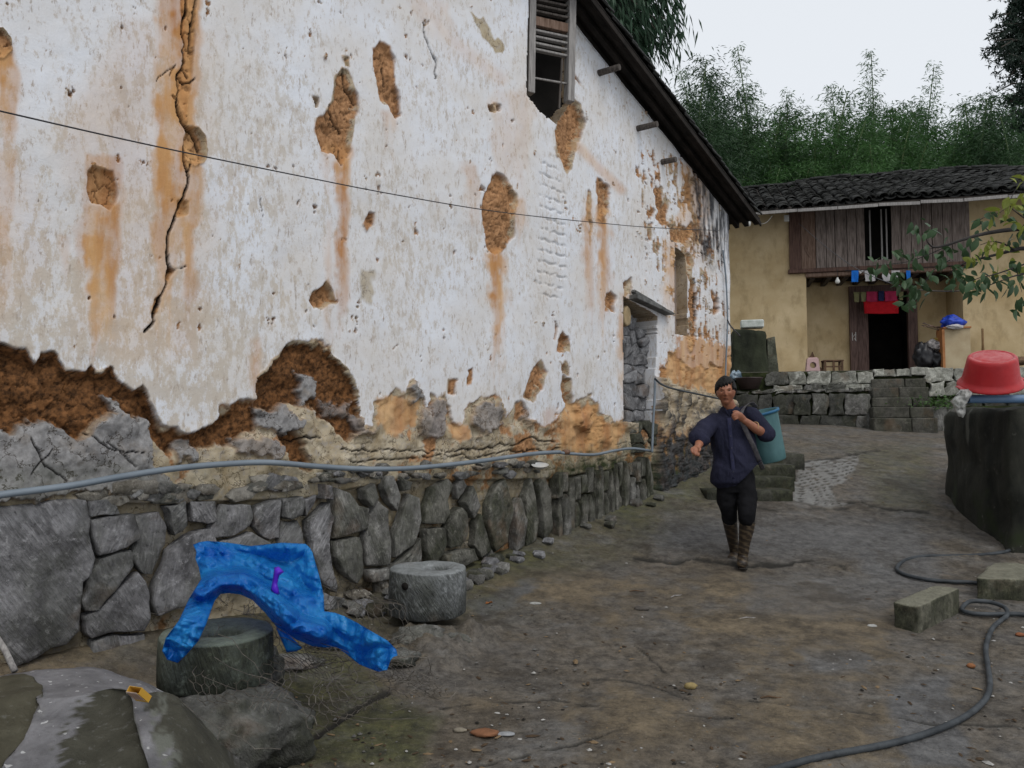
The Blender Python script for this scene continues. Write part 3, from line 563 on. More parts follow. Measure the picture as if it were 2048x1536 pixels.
def clip_half(poly, n, d):
    """keep the part of poly with p.n <= d"""
    out = []
    for i in range(len(poly)):
        a = poly[i]; b = poly[(i + 1) % len(poly)]; da = a[0] * n[0] + a[1] * n[1] - d; db = b[0] * n[0] + b[1] * n[1] - d
        if da <= 0: out.append(a)
        if da * db < 0:
            t = da / (da - db); out.append((a[0] + (b[0] - a[0]) * t, a[1] + (b[1] - a[1]) * t))
    return out
def vcells(pts, box, asp=1.0):
    out = []
    for i, p in enumerate(pts):
        c = [(box[0], box[2]), (box[1], box[2]), (box[1], box[3]), (box[0], box[3])]
        for j, q in enumerate(pts):
            if i == j or abs(q[0] - p[0]) > 1.2 or abs(q[1] - p[1]) > 1.2: continue
            n = ((q[0] - p[0]), (q[1] - p[1]) * asp); d = (q[0] ** 2 - p[0] ** 2) / 2 + asp * (q[1] ** 2 - p[1] ** 2) / 2
            c = clip_half(c, n, d)
            if len(c) < 3: break
        if len(c) >= 3: out.append(c)
    return out
traced = [[(-60, 1010), (20, 1015), (102, 1003), (179, 998), (186, 1045), (191, 1097), (197, 1121), (185, 1151), (171, 1165), (167, 1220), (161, 1268), (137, 1288), (103, 1302), (68, 1322), (34, 1333), (14, 1302), (-10, 1250), (-40, 1199), (-60, 1080)],
 [(183, 1004), (239, 1001), (246, 1028), (219, 1031), (186, 1038)], [(188, 1042), (222, 1033), (273, 1028), (280, 1073), (256, 1093), (222, 1107), (200, 1114), (197, 1090)],
 [(277, 1032), (328, 1022), (342, 1056), (340, 1090), (325, 1124), (308, 1151), (294, 1151), (280, 1131), (273, 1107), (277, 1073)], [(191, 1138), (205, 1121), (239, 1104), (268, 1100), (275, 1131), (256, 1151), (236, 1176), (205, 1210), (191, 1230), (171, 1228), (167, 1199), (178, 1165)],
 [(205, 1216), (239, 1179), (280, 1143), (297, 1165), (308, 1206), (308, 1233), (294, 1266), (239, 1266), (191, 1276), (171, 1270), (171, 1240)], [(188, 1285), (239, 1271), (294, 1271), (301, 1302), (287, 1336), (239, 1350), (198, 1333), (188, 1315)],
 [(345, 1100), (376, 1069), (425, 1058), (440, 1090), (430, 1160), (400, 1185), (380, 1215), (345, 1223), (318, 1233), (309, 1206), (318, 1165), (331, 1131)], [(386, 1004), (441, 1001), (444, 1046), (424, 1050), (384, 1048)], [(334, 1015), (380, 1003), (382, 1050), (370, 1064), (350, 1076), (346, 1050)],
 [(448, 1012), (510, 1010), (511, 1053), (478, 1071), (434, 1081), (430, 1055)], [(516, 1012), (567, 998), (569, 1028), (567, 1076), (547, 1084), (514, 1058)], [(440, 1090), (506, 1065), (545, 1090), (556, 1112), (530, 1170), (440, 1170)], [(571, 1001), (606, 991), (610, 1026), (583, 1040), (572, 1036)],
 [(571, 1045), (606, 1043), (613, 1084), (640, 1190), (590, 1195), (560, 1130)], [(612, 1000), (642, 990), (632, 1019), (617, 1036)], [(624, 1042), (659, 1004), (667, 1035), (665, 1087), (669, 1141), (680, 1187), (651, 1169), (627, 1104)], [(600, 1195), (645, 1185), (690, 1195), (700, 1215), (600, 1225)],
 [(673, 974), (702, 986), (720, 1011), (743, 1018), (740, 1060), (713, 1068), (672, 1078), (669, 1035)], [(670, 1083), (726, 1073), (731, 1104), (731, 1150), (720, 1169), (692, 1149), (672, 1114)], [(646, 968), (668, 974), (664, 1000), (646, 998)], [(745, 1035), (764, 1000), (783, 1018), (786, 1052), (789, 1114), (789, 1134), (739, 1134), (735, 1087)],
 [(730, 979), (750, 967), (760, 994), (747, 1013), (731, 1001)], [(774, 955), (791, 952), (808, 991), (801, 1023), (785, 1009), (771, 977)], [(805, 955), (830, 963), (825, 979), (812, 984)], [(807, 1035), (823, 986), (845, 994), (851, 1042), (847, 1063), (835, 1091), (797, 1117), (793, 1076)], [(740, 1140), (790, 1137), (835, 1097), (848, 1075), (852, 1110), (845, 1150), (800, 1160), (745, 1165)],
 [(856, 1016), (871, 977), (901, 957), (912, 970), (901, 1001), (906, 1028), (892, 1050), (854, 1047)], [(855, 1056), (892, 1056), (899, 1087), (887, 1108), (868, 1140), (854, 1104)], [(908, 1028), (925, 1013), (940, 1039), (940, 1066), (925, 1093), (906, 1098), (898, 1060)], [(918, 970), (932, 955), (942, 970), (922, 1001)], [(932, 1003), (951, 972), (961, 1011), (949, 1037)],
 [(955, 1045), (968, 1027), (981, 1069), (989, 1100), (969, 1117), (953, 1093)], [(983, 1006), (1001, 970), (1017, 957), (1026, 994), (1029, 1035), (1018, 1087), (993, 1104), (982, 1052)], [(1032, 1013), (1044, 996), (1054, 1039), (1050, 1093), (1036, 1107), (1031, 1069)], [(1056, 991), (1068, 957), (1077, 994), (1085, 1045), (1080, 1083), (1060, 1093)], [(1079, 970), (1092, 955), (1105, 981), (1105, 1032), (1111, 1059), (1093, 1083), (1087, 1018)], [(893, 1110), (925, 1100), (950, 1098), (960, 1118), (930, 1135), (895, 1135)]]
random.seed(7); sn_ = 0
for poly in traced:
    P = np.array(poly, float); x, z = WL.loc(P[:, 0], P[:, 1], .07); q = np.stack([x, z], 1); q = shrink(q, .006 if sn_ else .0); px = P[:, 0].mean()
    m_ = st_big if px < 690 else (st_mid if px < 860 else (st_mid if random.random() < .35 else st_moss))
    big = px < 690
    stone('stone', q, m_, house, -.03, random.uniform(.035, .09), sn_ + 1, 30 if big else 20, 5 if big else 3, .016 if big else .012, .012 if big else .010); sn_ += 1
# upright stones further along, growing small with distance
def loc1(px, py, off=.06):
    x, z = WL.loc(px, py, off); return float(x), float(z)
top = [(1108, 950), (1150, 943), (1200, 935), (1250, 924), (1300, 912)]; pxs = 1113.
while pxs < 1300:
    w = random.uniform(9, 17) * (1 - (pxs - 1113) / 500); a = pxs; b = pxs + w; yt = np.interp(a, *zip(*top)); g0 = G(a + w / 2, 1180 - (a - 960) * .45 + 0)
    x0, _ = loc1(a + 1, 950); x1, _ = loc1(b - 1, 950); zt_ = loc1(a, yt)[1] + random.uniform(-.05, .02); zb_ = gz(*WL.world(x0, -.1, 0)[:2]) - .05
    zm = zb_ + (zt_ - zb_) * random.uniform(.5, .75) if random.random() < .55 else None
    def col_(za, zc):
        xm = (x0 + x1) / 2 + random.uniform(-.2, .2) * (x1 - x0)
        return [(x0, za), (x1, za), (x1 + random.uniform(-.01, .01), za + (zc - za) * .6), (xm, zc), (x0, za + (zc - za) * random.uniform(.5, .8))]
    stone('stone', col_(zb_, zm or zt_), st_moss if random.random() < .8 else st_mid, house, -.03, random.uniform(.04, .10), sn_, 16, 3, .010, .010); sn_ += 1
    if zm: stone('stone', [(x0, zm + .02), ((x0 + x1) / 2, zm + .05 - .03), (x1, zm + .02), (x1, zt_), (x0, zt_ - .02)], st_moss, house, -.03, random.uniform(.04, .09), sn_, 14, 3, .010, .010); sn_ += 1
    pxs = b
# small packing stones on the ledge and in the gaps
rg = [(x, y) for x, y in zip(np.random.RandomState(4).uniform(190, 1100, 90), np.random.RandomState(5).uniform(-1, 1, 90))]
for px, t in rg:
    py = np.interp(px, [0, 200, 400, 600, 680, 800, 1100], [985, 990, 985, 968, 952, 942, 936]) + t * 13
    x, z = loc1(px, py, .05); r = random.uniform(.03, .065) * (1.5 if px < 600 else 1)
    a0 = random.uniform(0, 6); poly = [(x + r * random.uniform(.8, 1.6) * math.cos(a0 + k * 1.05), z + r * .55 * random.uniform(.7, 1.2) * math.sin(a0 + k * 1.05)) for k in range(6)]
    if _ccw(np.array(poly)): poly = poly[::-1]
    stone('stone', poly, random.choice([st_mid, st_big, st_cream, st_cream, st_mid]), house, -.05, random.uniform(.02, .06), sn_, 10, 2, .008, .008); sn_ += 1
# rubble at the wall foot
for k in range(46):
    px = random.choice([random.uniform(640, 780), random.uniform(880, 970), random.uniform(960, 1300)]); x, _ = loc1(px, 1000); o = random.uniform(.10, .30)
    wpt = WL.world(x, -o, 0); z = gz(wpt[0], wpt[1]); r = random.uniform(.025, .07)
    poly = [(x + r * random.uniform(.7, 1.3) * math.cos(a), z + r * .5 + r * .8 * random.uniform(.7, 1.1) * math.sin(a)) for a in np.arange(6) * 1.047]
    s_ = stone('stone', poly, random.choice([st_mid, st_moss, st_dry]), house, o - .05, o + .04, sn_, 10, 2, .01, .01); sn_ += 1
# stones filling the doorway, in courses
rs = np.random.RandomState(11); x0, _ = loc1(1245, 700, -.1); x1, _ = loc1(1314, 700, -.1); dz0 = loc1(1280, 905, -.08)[1]; dz1 = loc1(1280, 634, -.08)[1]
pts = []; z = dz0
while z < dz1:
    h = rs.uniform(.09, .15); n = rs.randint(3, 5)
    for k in range(n): pts.append((x0 + (x1 - x0) * (k + .5 + rs.uniform(-.25, .25)) / n, z + h / 2 + rs.uniform(-.035, .035)))
    z += h
for c_ in vcells(pts, (x0, x1, dz0, dz1), 1.5):
    q = np.array(c_); cc = q.mean(0)
    if cc[1] > loc1(1280, 650, -.08)[1] and cc[0] > x0 + .25 * (x1 - x0) and rs.rand() < .7: continue
    stone('stone', shrink(q, .010), st_dry if cc[1] > loc1(1280, 850)[1] else st_moss, house, -.32, -.10 + rs.uniform(-.03, .05) + (.10 if cc[1] < loc1(1280, 850)[1] else 0), sn_, 14, 3, .014, .012); sn_ += 1
x, z = loc1(1256, 632, -.02); 
stone('stone', [(x + .10 * math.cos(a) * .8, z + .12 * math.sin(a)) for a in np.arange(8) * .785], simple('ochre_stone', (.30, .22, .12), (.42, .33, .20), 6), house, -.2, -.02, 3, 16, 4, .01, .008)
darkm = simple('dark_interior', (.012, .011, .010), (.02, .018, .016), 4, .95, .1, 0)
wood_dk = simple('old_dark_wood', (.045, .038, .033), (.11, .095, .085), 4, .8, .2, .003, 50, (14, 14, 1))
wood_lt = simple('weathered_grey_wood', (.16, .15, .145), (.32, .305, .29), 5, .85, .2, .003, 60, (16, 16, 1))
wood_br = simple('brown_plank_wood', (.10, .060, .040), (.22, .15, .115), 4, .8, .2, .003, 50, (12, 12, 1))
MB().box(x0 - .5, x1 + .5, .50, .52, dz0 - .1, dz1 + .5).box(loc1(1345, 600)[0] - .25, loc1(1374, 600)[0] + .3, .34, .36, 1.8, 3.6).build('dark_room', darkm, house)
# slabs over the doorway
slate = simple('grey_slate', (.06, .06, .058), (.15, .15, .145), 10, .8, .3, .005, 40)
def slab_px(pl, o0, o1, m, name='lintel'):
    q = [loc1(px, py, (o0 + o1) / 2) for px, py in pl]; return MB().prism(q, -o1, -o0).build(name, m, house, bevel=.006)
slab_px([(1252, 583), (1312, 618), (1316, 624), (1252, 590)], -.2, .07, slate); slab_px([(1250, 591), (1320, 625), (1327, 630), (1322, 632), (1250, 600)], -.2, .12, slate); slab_px([(1258, 580), (1300, 604), (1300, 609), (1256, 585)], -.1, .05, slate)
# narrow blocked window: recessed panel
xa, _ = loc1(1349, 600, -.12); xb, _ = loc1(1376, 600, -.12); MB().box(xa - .05, xb, .14, .2, loc1(1360, 680, -.12)[1], loc1(1360, 520, -.12)[1]).build('blocked_window', simple('pinkish_render', (.22, .17, .14), (.34, .28, .24), 4), house)
# ------------------------------------------------------------------ upper window
FWn = Frame(float(W(1100, 100, 7.28)[0]), 7.20, R(50.17 - 22)); win = empty('window', tuple(Vector((0, 0, 0))), 0); win.parent = house; win.matrix_local = Matrix.Rotation(-WL.a, 4, 'Z') @ Matrix.Translation((-0, -6.83, 0)) @ Matrix.Translation(tuple(FWn.o)) @ Matrix.Rotation(FWn.a, 4, 'Z')
def wl(px, py, off=0.): a, b = FWn.loc(px, py, off); return float(a), float(b)
def bar(p, q, w, th, m, name, y=0.):
    a = wl(*p); b = wl(*q); d = np.array([b[0] - a[0], b[1] - a[1]]); n = np.array([-d[1], d[0]]) / np.hypot(*d) * w / 2
    return MB().prism([(a[0] + n[0], a[1] + n[1]), (a[0] - n[0], a[1] - n[1]), (b[0] - n[0], b[1] - n[1]), (b[0] + n[0], b[1] + n[1])], y - th / 2, y + th / 2).build(name, m, win, bevel=.004)
bar((1063, -60), (1059, 188), .072, .09, wood_lt, 'frame_post'); bar((1143, -60), (1138, 205), .075, .09, wood_lt, 'frame_post')
bar((1068, 42), (1138, 58), .09, .05, wood_br, 'frame_rail', .005)
for i in range(13):
    y = -52 + i * 12.5
    if 38 < y + 8 < 60: continue
    if y > 108: break
    bar((1067, y), (1138, y + 15), .022, .05, wood_dk if i < 7 else wood_lt, 'slat', random.uniform(-.005, .015))
bar((1068, 156), (1137, 168), .018, .02, wood_lt, 'slat'); bar((1124, 118), (1118, 218), .02, .02, wood_dk, 'slat')
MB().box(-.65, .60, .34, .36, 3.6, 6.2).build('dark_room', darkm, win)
# ------------------------------------------------------------------ roof of the near house
tile_m = M('black_clay_tile', .8, .3); _n = tile_m.noise(9, 6, .7, tile_m.rnd_co()); _n2 = tile_m.noise(30, 5, .7, tile_m.rnd_co())
_c = tile_m.mix(tile_m.st(_n, .35, .65), (.008, .008, .0075), (.026, .027, .025)); _c = tile_m.mix(tile_m.ma('MULTIPLY', tile_m.st(_n, .58, .68), .6), _c, (.045, .052, .026)); _c = tile_m.mix(tile_m.st(_n2, .675, .70), _c, (.36, .36, .34)); _c = tile_m.mix(tile_m.ma('MULTIPLY', tile_m.rnd(), .22), _c, (.06, .06, .058)); tile_m.col(_c).bump(_n2, .006)
def tile_mesh(name, w, l, h, n=6, th=.012, pan=False):
    V = []; 
    for e, (yy, k) in enumerate(((0, 1.), (l, .86))):
        for s_ in (0, 1):
            for i in range(n + 1):
                a = math.pi * i / n; r = w / 2 * k - s_ * th; V.append((-r * math.cos(a), yy, (h * math.sin(a) * k - (s_ * th)) * (-1 if pan else 1)))
    m = n + 1; Fc = []
    for i in range(n): Fc += [(i, i + 1, 2 * m + i + 1, 2 * m + i), (m + i + 1, m + i, 3 * m + i, 3 * m + i + 1), (i + 1, i, m + i, m + i + 1)]
    Fc += [(0, 2 * m, 3 * m, m), (n, m + n, 3 * m + n, 2 * m + n)]
    return V, Fc
eave_shade_w = simple('eave_shade_rafter', (.008, .007, .006), (.026, .021, .018), 5, .9, .15); VO = .30; TH = math.atan(.33)  # near-black timber: the shade under the overhang is put into its colour
for side, (s0, s1) in enumerate(((-.5, 5.02), (-7.6, -.5))):
    rf = empty('roof', (0, 0, 0)); rf.parent = house
    # battens, boards and verge timber
    z0, z1 = float(rake(s0)), float(rake(s1))
    mb = MB()
    for k in range(5):
        y = -VO + .02 + k * .14
        mb.prism([(s0, z0 + .05), (s1, z1 + .05), (s1, z1 + .115), (s0, z0 + .115)], y, y + .06)
    mb.build('rafter', eave_shade_w, rf)
    MB().prism([(s0, z0 + .118), (s1, z1 + .118), (s1, z1 + .135), (s0, z0 + .135)], -VO, 6.9).build('roof_boards', simple('eave_shade_boards%d' % side, (.016, .014, .012), (.04, .034, .03), 6), rf)  # boards painted near-black to deepen the shade of the roof underside
    MB().prism([(s0, z0 + .02), (s1, z1 + .02), (s1, z1 + .075), (s0, z0 + .075)], -VO - .022, -VO - .002).build('verge_board', eave_shade_w, rf)
    if side == 0:
        V, Fc = tile_mesh('t', .21, .24, .06); proto = None; n = int((s1 - s0) / math.cos(TH) / .125)
        vm = MB()
        for col in range(0, 28):
            for i in range(n):
                d = (i + .5) * .125; x = s1 + .04 - d * math.cos(TH); z = float(rake(x)) + .150 + (.012 if True else 0); y = -VO + .06 + col * .24
                jj = random.uniform(-.006, .012)
                Mx = Matrix.Translation((x + .12, y + random.uniform(-.012, .012), z + jj - .02)) @ Matrix.Rotation(-TH - .05 + random.uniform(-.05, .05), 4, 'Y').inverted() @ Matrix.Rotation(R(90), 4, 'Z')
                Mx = Matrix.Translation((x, y + random.uniform(-.012, .012), z + jj)) @ Matrix.Rotation(TH - .07 + random.uniform(-.04, .04), 4, 'Y') @ Matrix.Rotation(R(90), 4, 'Z')
                if col < 3:
                    if proto is None: proto = mobj('roof_tile', V, Fc, tile_m.m, rf, True); proto.matrix_local = Mx
                    else:
                        c_ = link(proto, 'roof_tile', rf); c_.matrix_local = Mx
                elif col % 1 == 0:
                    vm.add([tuple(Mx @ Vector(v)) for v in V], Fc)
        o = vm.build('roof_tiles', tile_m.m, rf, True); o['kind'] = 'stuff'
# purlin ends
for px, py, L in ((1214, 146, .26), (1291, 257, .26), (1339, 324, .2)):
    x, z = loc1(px - 18, py, 0); MB().tube([(x, .1, z), (x + .01, -L, z - .01)], [.036, .032], 9).build('purlin_end', wood_dk, house)
# ------------------------------------------------------------------ pipes and wires on the house
pipe_m = simple('grey_pvc_pipe', (.13, .16, .19), (.19, .225, .26), 3, .45, .4, 0)
def pipe(px_pts, off, r, m, name, label, cat, n=8, parent=None, frame=WL, sm=10):
    pts = [frame.world(*[(lambda a: (a[0], -o_, a[1]))(frame.loc(px, py, o_))][0]) for (px, py), o_ in zip(px_pts, off if hasattr(off, '__len__') else [off] * len(px_pts))]
    c = np.array(pts[0]); o = MB().tube(smooth_line([Vector(p - c) for p in pts], sm), r, n).build(name, m, parent, True); o.location = tuple(c)
    if label: tag(o, label, cat)
    return o
pipe([(-60, 1001), (0, 990), (60, 982), (150, 970), (250, 952), (350, 937), (450, 928), (540, 925), (640, 933), (740, 938), (840, 935), (960, 922), (1060, 908), (1120, 904)], .15, .0185, pipe_m, 'water_pipe', 'long grey plastic water pipe sagging along the foot of the limewashed wall', 'pipe')
pipe([(1116, 905), (1150, 908), (1190, 909), (1230, 901), (1265, 897), (1304, 902)], [.15, .14, .13, .13, .12, .12], .0145, pipe_m, 'water_pipe', 'thin pale pipe running from the long pipe joint to the doorway', 'pipe')
x_, z_ = WL.loc(1128, 904, .15); MB().tube([(0, 0, 0), (.07, 0, -.002)], .024, 10).build('pipe_joint', simple('rusty_joint', (.09, .05, .03), (.2, .12, .08), 20), None, True, loc=tuple(WL.world(x_, -.15, z_)), rot=(0, 0, WL.a))
tag(bpy.data.objects['pipe_joint'], 'brown joint sleeve on the grey pipe below the orange mud patch', 'pipe joint')
pipe([(1304, 905), (1306, 850), (1309, 800), (1310, 757)], .16, .014, pipe_m, 'downpipe', 'upright grey pipe standing at the right side of the blocked doorway', 'pipe')
pipe([(1310, 757), (1322, 768), (1345, 777), (1390, 787), (1432, 796), (1462, 802)], .22, .012, simple('black_hose', (.03, .035, .04), (.07, .08, .09), 5, .5), 'hose', 'thin hose curving over the rubble plinth from the upright pipe', 'hose')
pipe([(1450, 790), (1452, 720), (1455, 640), (1452, 560), (1446, 500)], .05, .012, pipe_m, 'downpipe', 'thin pale pipe running up the far corner of the limewashed wall', 'pipe')
pipe([(1455, 640), (1460, 650), (1470, 662), (1480, 672)], [.06, .2, .4, .5], .010, simple('dark_cable', (.01, .01, .012), (.03, .03, .035), 5, .5), 'cable', 'short black cable drooping from the wall corner onto the mossy block', 'cable')
wire_m = simple('wire_black', (.012, .012, .015), (.03, .03, .035), 5, .5, .4, 0)
pw = [W(-80, 203, 3.2), W(0, 222, 3.35), W(300, 290, 3.98), W(600, 352, 4.85), W(800, 391, 5.6), W(1000, 424, 6.5), W(1200, 446, 7.7), W(1320, 456, 8.6), W(1440, 461, 9.8)]
c0 = pw[0]; o = MB().tube(smooth_line([Vector(p - c0) for p in pw], 8), .0042, 5).build('power_line', wire_m, None, True); o.location = tuple(c0); tag(o, 'thin black wire strung across the front of the limewashed wall', 'wire')
# plate on the ledge
plate_m = simple('white_glaze', (.62, .62, .60), (.75, .75, .73), 3, .35, .5, 0)
x_, z_ = WL.loc(1087, 934, .16); o = MB().lathe([(.0, 0), (.045, .0), (.075, .028), (.079, .03), (.072, .026), (.044, .006), (0, .006)], 24).build('plate', plate_m, None, True, loc=tuple(WL.world(x_, -.12, z_ - .01)), rot=(R(14), 0, 0)); tag(o, 'small white dish lying on the stone ledge under the pipe', 'dish')
# ================================================================== FAR HOUSE
fh = empty('courtyard_house', tuple(FH.o), FH.a, 'low ochre mud house with black tiled roof and recessed porch behind the stone steps', 'house')
def fl(px, py, off=0.):
    a, b = FH.loc(px, py, off); return float(a), float(b)
ZT = fl(1700, 741, 2.2)[1]                     # the terrace floor
ochre = M('ochre_mud_plaster', .92, .12); _n = ochre.noise(1.1, 7, .6); _n2 = ochre.noise(16, 6, .7); _n3 = ochre.noise(4, 7, .65, ochre.co('Object', (1, 1, .5)))
_c = ochre.mix(ochre.st(_n, .35, .66), (.40, .295, .155), (.56, .445, .275)); _c = ochre.mix(ochre.ma('MULTIPLY', ochre.st(_n3, .5, .66), .55), _c, (.26, .19, .095)); _c = ochre.mix(ochre.ma('MULTIPLY', ochre.st(_n2, .62, .7), .5), _c, (.5, .45, .33)); _c = ochre.mix(ochre.st(ochre.noise(9, 8, .75), .69, .72), _c, (.13, .085, .04))
ochre.col(_c).bump(ochre.mix(.5, _n2, _n3), .01, .7)
def span(p0, p1, off): return fl(p0, 600, off)[0], fl(p1, 600, off)[0]
xl, xr = span(1380, 1613, 0); ql, qr = span(1926, 2240, 0); ZE = fl(1700, 423, 0)[1]; zbm = fl(1700, 549, 0)[1]
zu0 = fl(1700, 534, .06)[1]
def wallgrid(name, x0, x1, y, z0, z1, m, par, n=26, amp=.015, side=None):
    a = np.linspace(x0, x1, n); b = np.linspace(z0, z1, n); A, B = np.meshgrid(a, b)
    d = fbm(A * 2.2, B * 2.2, seed=int(abs(x0) * 10) + 3, o=4) * amp * 2; return grid_mesh(name, np.stack([A, y + d, B], -1), m, par)
for x0, x1 in ((xl, xr), (ql, qr)):
    wallgrid('wall', x0, x1, 0, ZT - 1.2, ZE + .1, ochre.m, fh, 40); 
    MB().box(x0, x1, .04, .5, ZT - 1.2, ZE + .1).build('wall', ochre.m, fh)
# porch: back wall with a doorway, side returns, ceiling
PB = 1.15; bx0, bx1 = xr, ql
dj0, dj1 = span(1697, 1832, -PB); do0, do1 = span(1735, 1811, -PB); dzt = fl(1760, 584, -PB)[1]
wallgrid('wall', bx0, dj0, PB, ZT, zbm + .2, ochre.m, fh, 20, .008); wallgrid('wall', dj1, bx1, PB, ZT, zbm + .2, ochre.m, fh, 20, .008)
MB().box(dj0, dj1, PB, PB + .02, dzt, zbm + .2).box(bx0 - .3, bx0, .45, PB + .3, ZT, zbm + .2).box(bx1, bx1 + .3, .45, PB + .3, ZT, zbm + .2).build('wall', ochre.m, fh)
near_black = simple('dark_ceiling', (.018, .014, .011), (.05, .038, .028), 3, .95, .1, 0)  # even near-black brown for the porch ceiling and the roof back
MB().box(bx0, bx1, .12, PB + .1, zbm + .06, zbm + .10).build('porch_ceiling', near_black, fh)
for k in range(9): MB().box(bx0 + .1 + k * (bx1 - bx0 - .3) / 8, bx0 + .2 + k * (bx1 - bx0 - .3) / 8, .14, PB, zbm - .04, zbm + .055).build('joist', wood_dk, fh)
dw = simple('brown_purple_door_wood', (.065, .038, .032), (.15, .095, .08), 4, .7, .25, .003, 50, (10, 10, 1))
df = empty('door', (0, 0, 0)); df.parent = fh
MB().box(dj0, dj0 + .16, PB - .09, PB + .05, ZT, dzt).build('door_frame', dw, df, bevel=.006); MB().box(do1 + .02, dj1, PB - .09, PB + .05, ZT, dzt).build('door_frame', dw, df, bevel=.006)
MB().box(dj0, dj1, PB - .1, PB + .05, dzt - .02, dzt + .14).build('door_frame', dw, df, bevel=.006); MB().box(dj0 + .165, do0, PB - .02, PB + .03, ZT + .02, dzt - .03).build('door_leaf', dw, df, bevel=.004)
MB().box(do0 - .02, do1 + .05, PB - .11, PB + .04, ZT, ZT + .10).build('sill', dw, df)
chalk = simple('chalk_white', (.45, .44, .42), (.6, .6, .58), 20)
for a, b in (((1704, 665), (1705, 681)), ((1706, 673), (1710, 668)), ((1708, 676), (1712, 682)), ((1711, 664), (1711, 680))):
    p = fl(*a, -PB + .1); q = fl(*b, -PB + .1); MB().prism([(p[0], p[1]), (p[0] + .012, p[1]), (q[0] + .012, q[1]), (q[0], q[1])], PB - .094, PB - .091).build('chalk_mark', chalk, df)
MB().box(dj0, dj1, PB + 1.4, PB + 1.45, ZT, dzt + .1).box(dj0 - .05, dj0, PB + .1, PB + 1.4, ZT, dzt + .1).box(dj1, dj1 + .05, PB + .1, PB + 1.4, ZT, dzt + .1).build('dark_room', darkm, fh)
# upper timber storey: boards one by one
wood_pk = simple('pinkish_grey_boards', (.095, .075, .064), (.24, .195, .172), 3.5, .85, .2, .003, 50, (10, 10, 1)); wood_rd = simple('red_brown_post', (.065, .036, .028), (.13, .078, .06), 4, .8, .2, .003, 50, (10, 10, 1))
edges = [1604, 1634, 1655, 1673, 1697, 1716, 1733]; 
for a, b in list(zip(edges[:-1], edges[1:])) + list(zip([1786, 1806, 1826, 1848, 1868, 1890, 1908], [1806, 1826, 1848, 1868, 1890, 1908, 1945])):
    x0, x1 = span(a, b, .04); jj = random.uniform(-.008, .008)
    MB().box(x0 + .006, x1 - .006, -.04 + jj, -.01 + jj, zu0, ZE + .1).build('board', wood_br if a == 1604 else wood_pk, fh, bevel=.003)
x0, x1 = span(1581, 1604, .06); MB().box(x0, x1, -.06, .02, zu0, ZE + .1).build('corner_post', wood_rd, fh, bevel=.005)
# carved lozenge on the second board
cx, cz = fl(1619, 497, .05); MB().prism([(cx - .10, cz), (cx, cz + .2), (cx + .10, cz), (cx, cz - .2)], -.062, -.045).prism([(cx - .06, cz), (cx, cz + .12), (cx + .06, cz), (cx, cz - .12)], -.075, -.063).build('carving', wood_br, fh, bevel=.003)
x0, x1 = span(1733, 1786, .04); zw = fl(1750, 520, .04)[1]; MB().box(x0, x1, -.05, .0, zu0, zw).build('window_sill', wood_pk, fh, bevel=.004)
for px in (1741, 1764, 1774):
    x, _ = fl(px, 500, .02); MB().box(x - .014, x + .014, -.03, 0, zw, ZE).build('window_bar', wood_lt, fh)
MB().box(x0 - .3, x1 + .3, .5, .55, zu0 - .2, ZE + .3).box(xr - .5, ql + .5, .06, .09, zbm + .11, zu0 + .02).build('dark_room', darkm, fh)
x0, x1 = span(1578, 1948, .1); MB().box(x0, x1, -.10, .05, fl(1700, 541, .1)[1], fl(1700, 533, .1)[1]).build('sill_beam', wood_rd, fh, bevel=.008)
x0, x1 = span(1612, 1930, .02); MB().box(x0, x1, -.05, .1, fl(1700, 551, .02)[1], fl(1700, 542, .02)[1] - .005).build('lintel_beam', wood_br, fh, bevel=.012)
# roof
OE = 1.0; ze = fl(1750, 411, OE)[1]; zr = fl(1800, 362, -2.3)[1]; sl_ = (zr - ze) / (OE + 2.3); TA = math.atan(sl_)
xa, xb = fl(1440, 430, OE)[0], fl(2200, 390, OE)[0]
rf = empty('roof', (0, 0, 0)); rf.parent = fh
rb = MB()
V = []; N_ = 60
for i in range(N_ + 1):
    x = xa + (xb - xa) * i / N_
    for (y, z) in ((-OE, ze + .06), (2.3, zr + .06), (2.3, zr + .03), (-OE, ze + .03)): V.append((x, y, z))
rb.add(V, [(4 * i + k, 4 * i + (k + 1) % 4, 4 * i + 4 + (k + 1) % 4, 4 * i + 4 + k) for i in range(N_) for k in range(4)]); rb.build('roof_boards', simple('dark_roof_boards', (.016, .013, .011), (.04, .032, .027), 5), rf)  # roof boards in an even near-black brown
MB().prism([(xa, zr), (xb, zr), (xb, ze), (xa, ze)], 2.35, 5.4).build('roof_back', near_black, rf)
for i in range(9):
    a = xa + (xb - xa) * i / 9; b = xa + (xb - xa) * (i + 1) / 9; d = random.uniform(-.012, .012)
    MB().prism([(a, ze - .035 + d), (b - .01, ze - .035 - d), (b - .01, ze + .03 - d), (a, ze + .03 + d)], -OE - .03, -OE - .004).build('eave_board', wood_lt, rf, bevel=.004)
for i in range(22):
    x = xa + (xb - xa) * (i + .5) / 22; MB().prism([(-OE, ze - .035), (2.2, zr - .12), (2.2, zr - .05), (-OE, ze + .02)], -.03, .03).build('rafter', wood_dk, rf, loc=(x, 0, 0), rot=(0, 0, R(90)))
for i, o_ in enumerate([o for o in rf.children if o.name.startswith('rafter')]): pass
TW = .235; V, Fc = tile_mesh('t', .205, .25, .072, 7); Vp, Fp = tile_mesh('t', .22, .24, .05, 6, pan=True); n1 = int((xb - xa) / TW); n2 = int(3.3 / math.cos(TA) / .135); proto = None; cnt = 0; vm = MB()
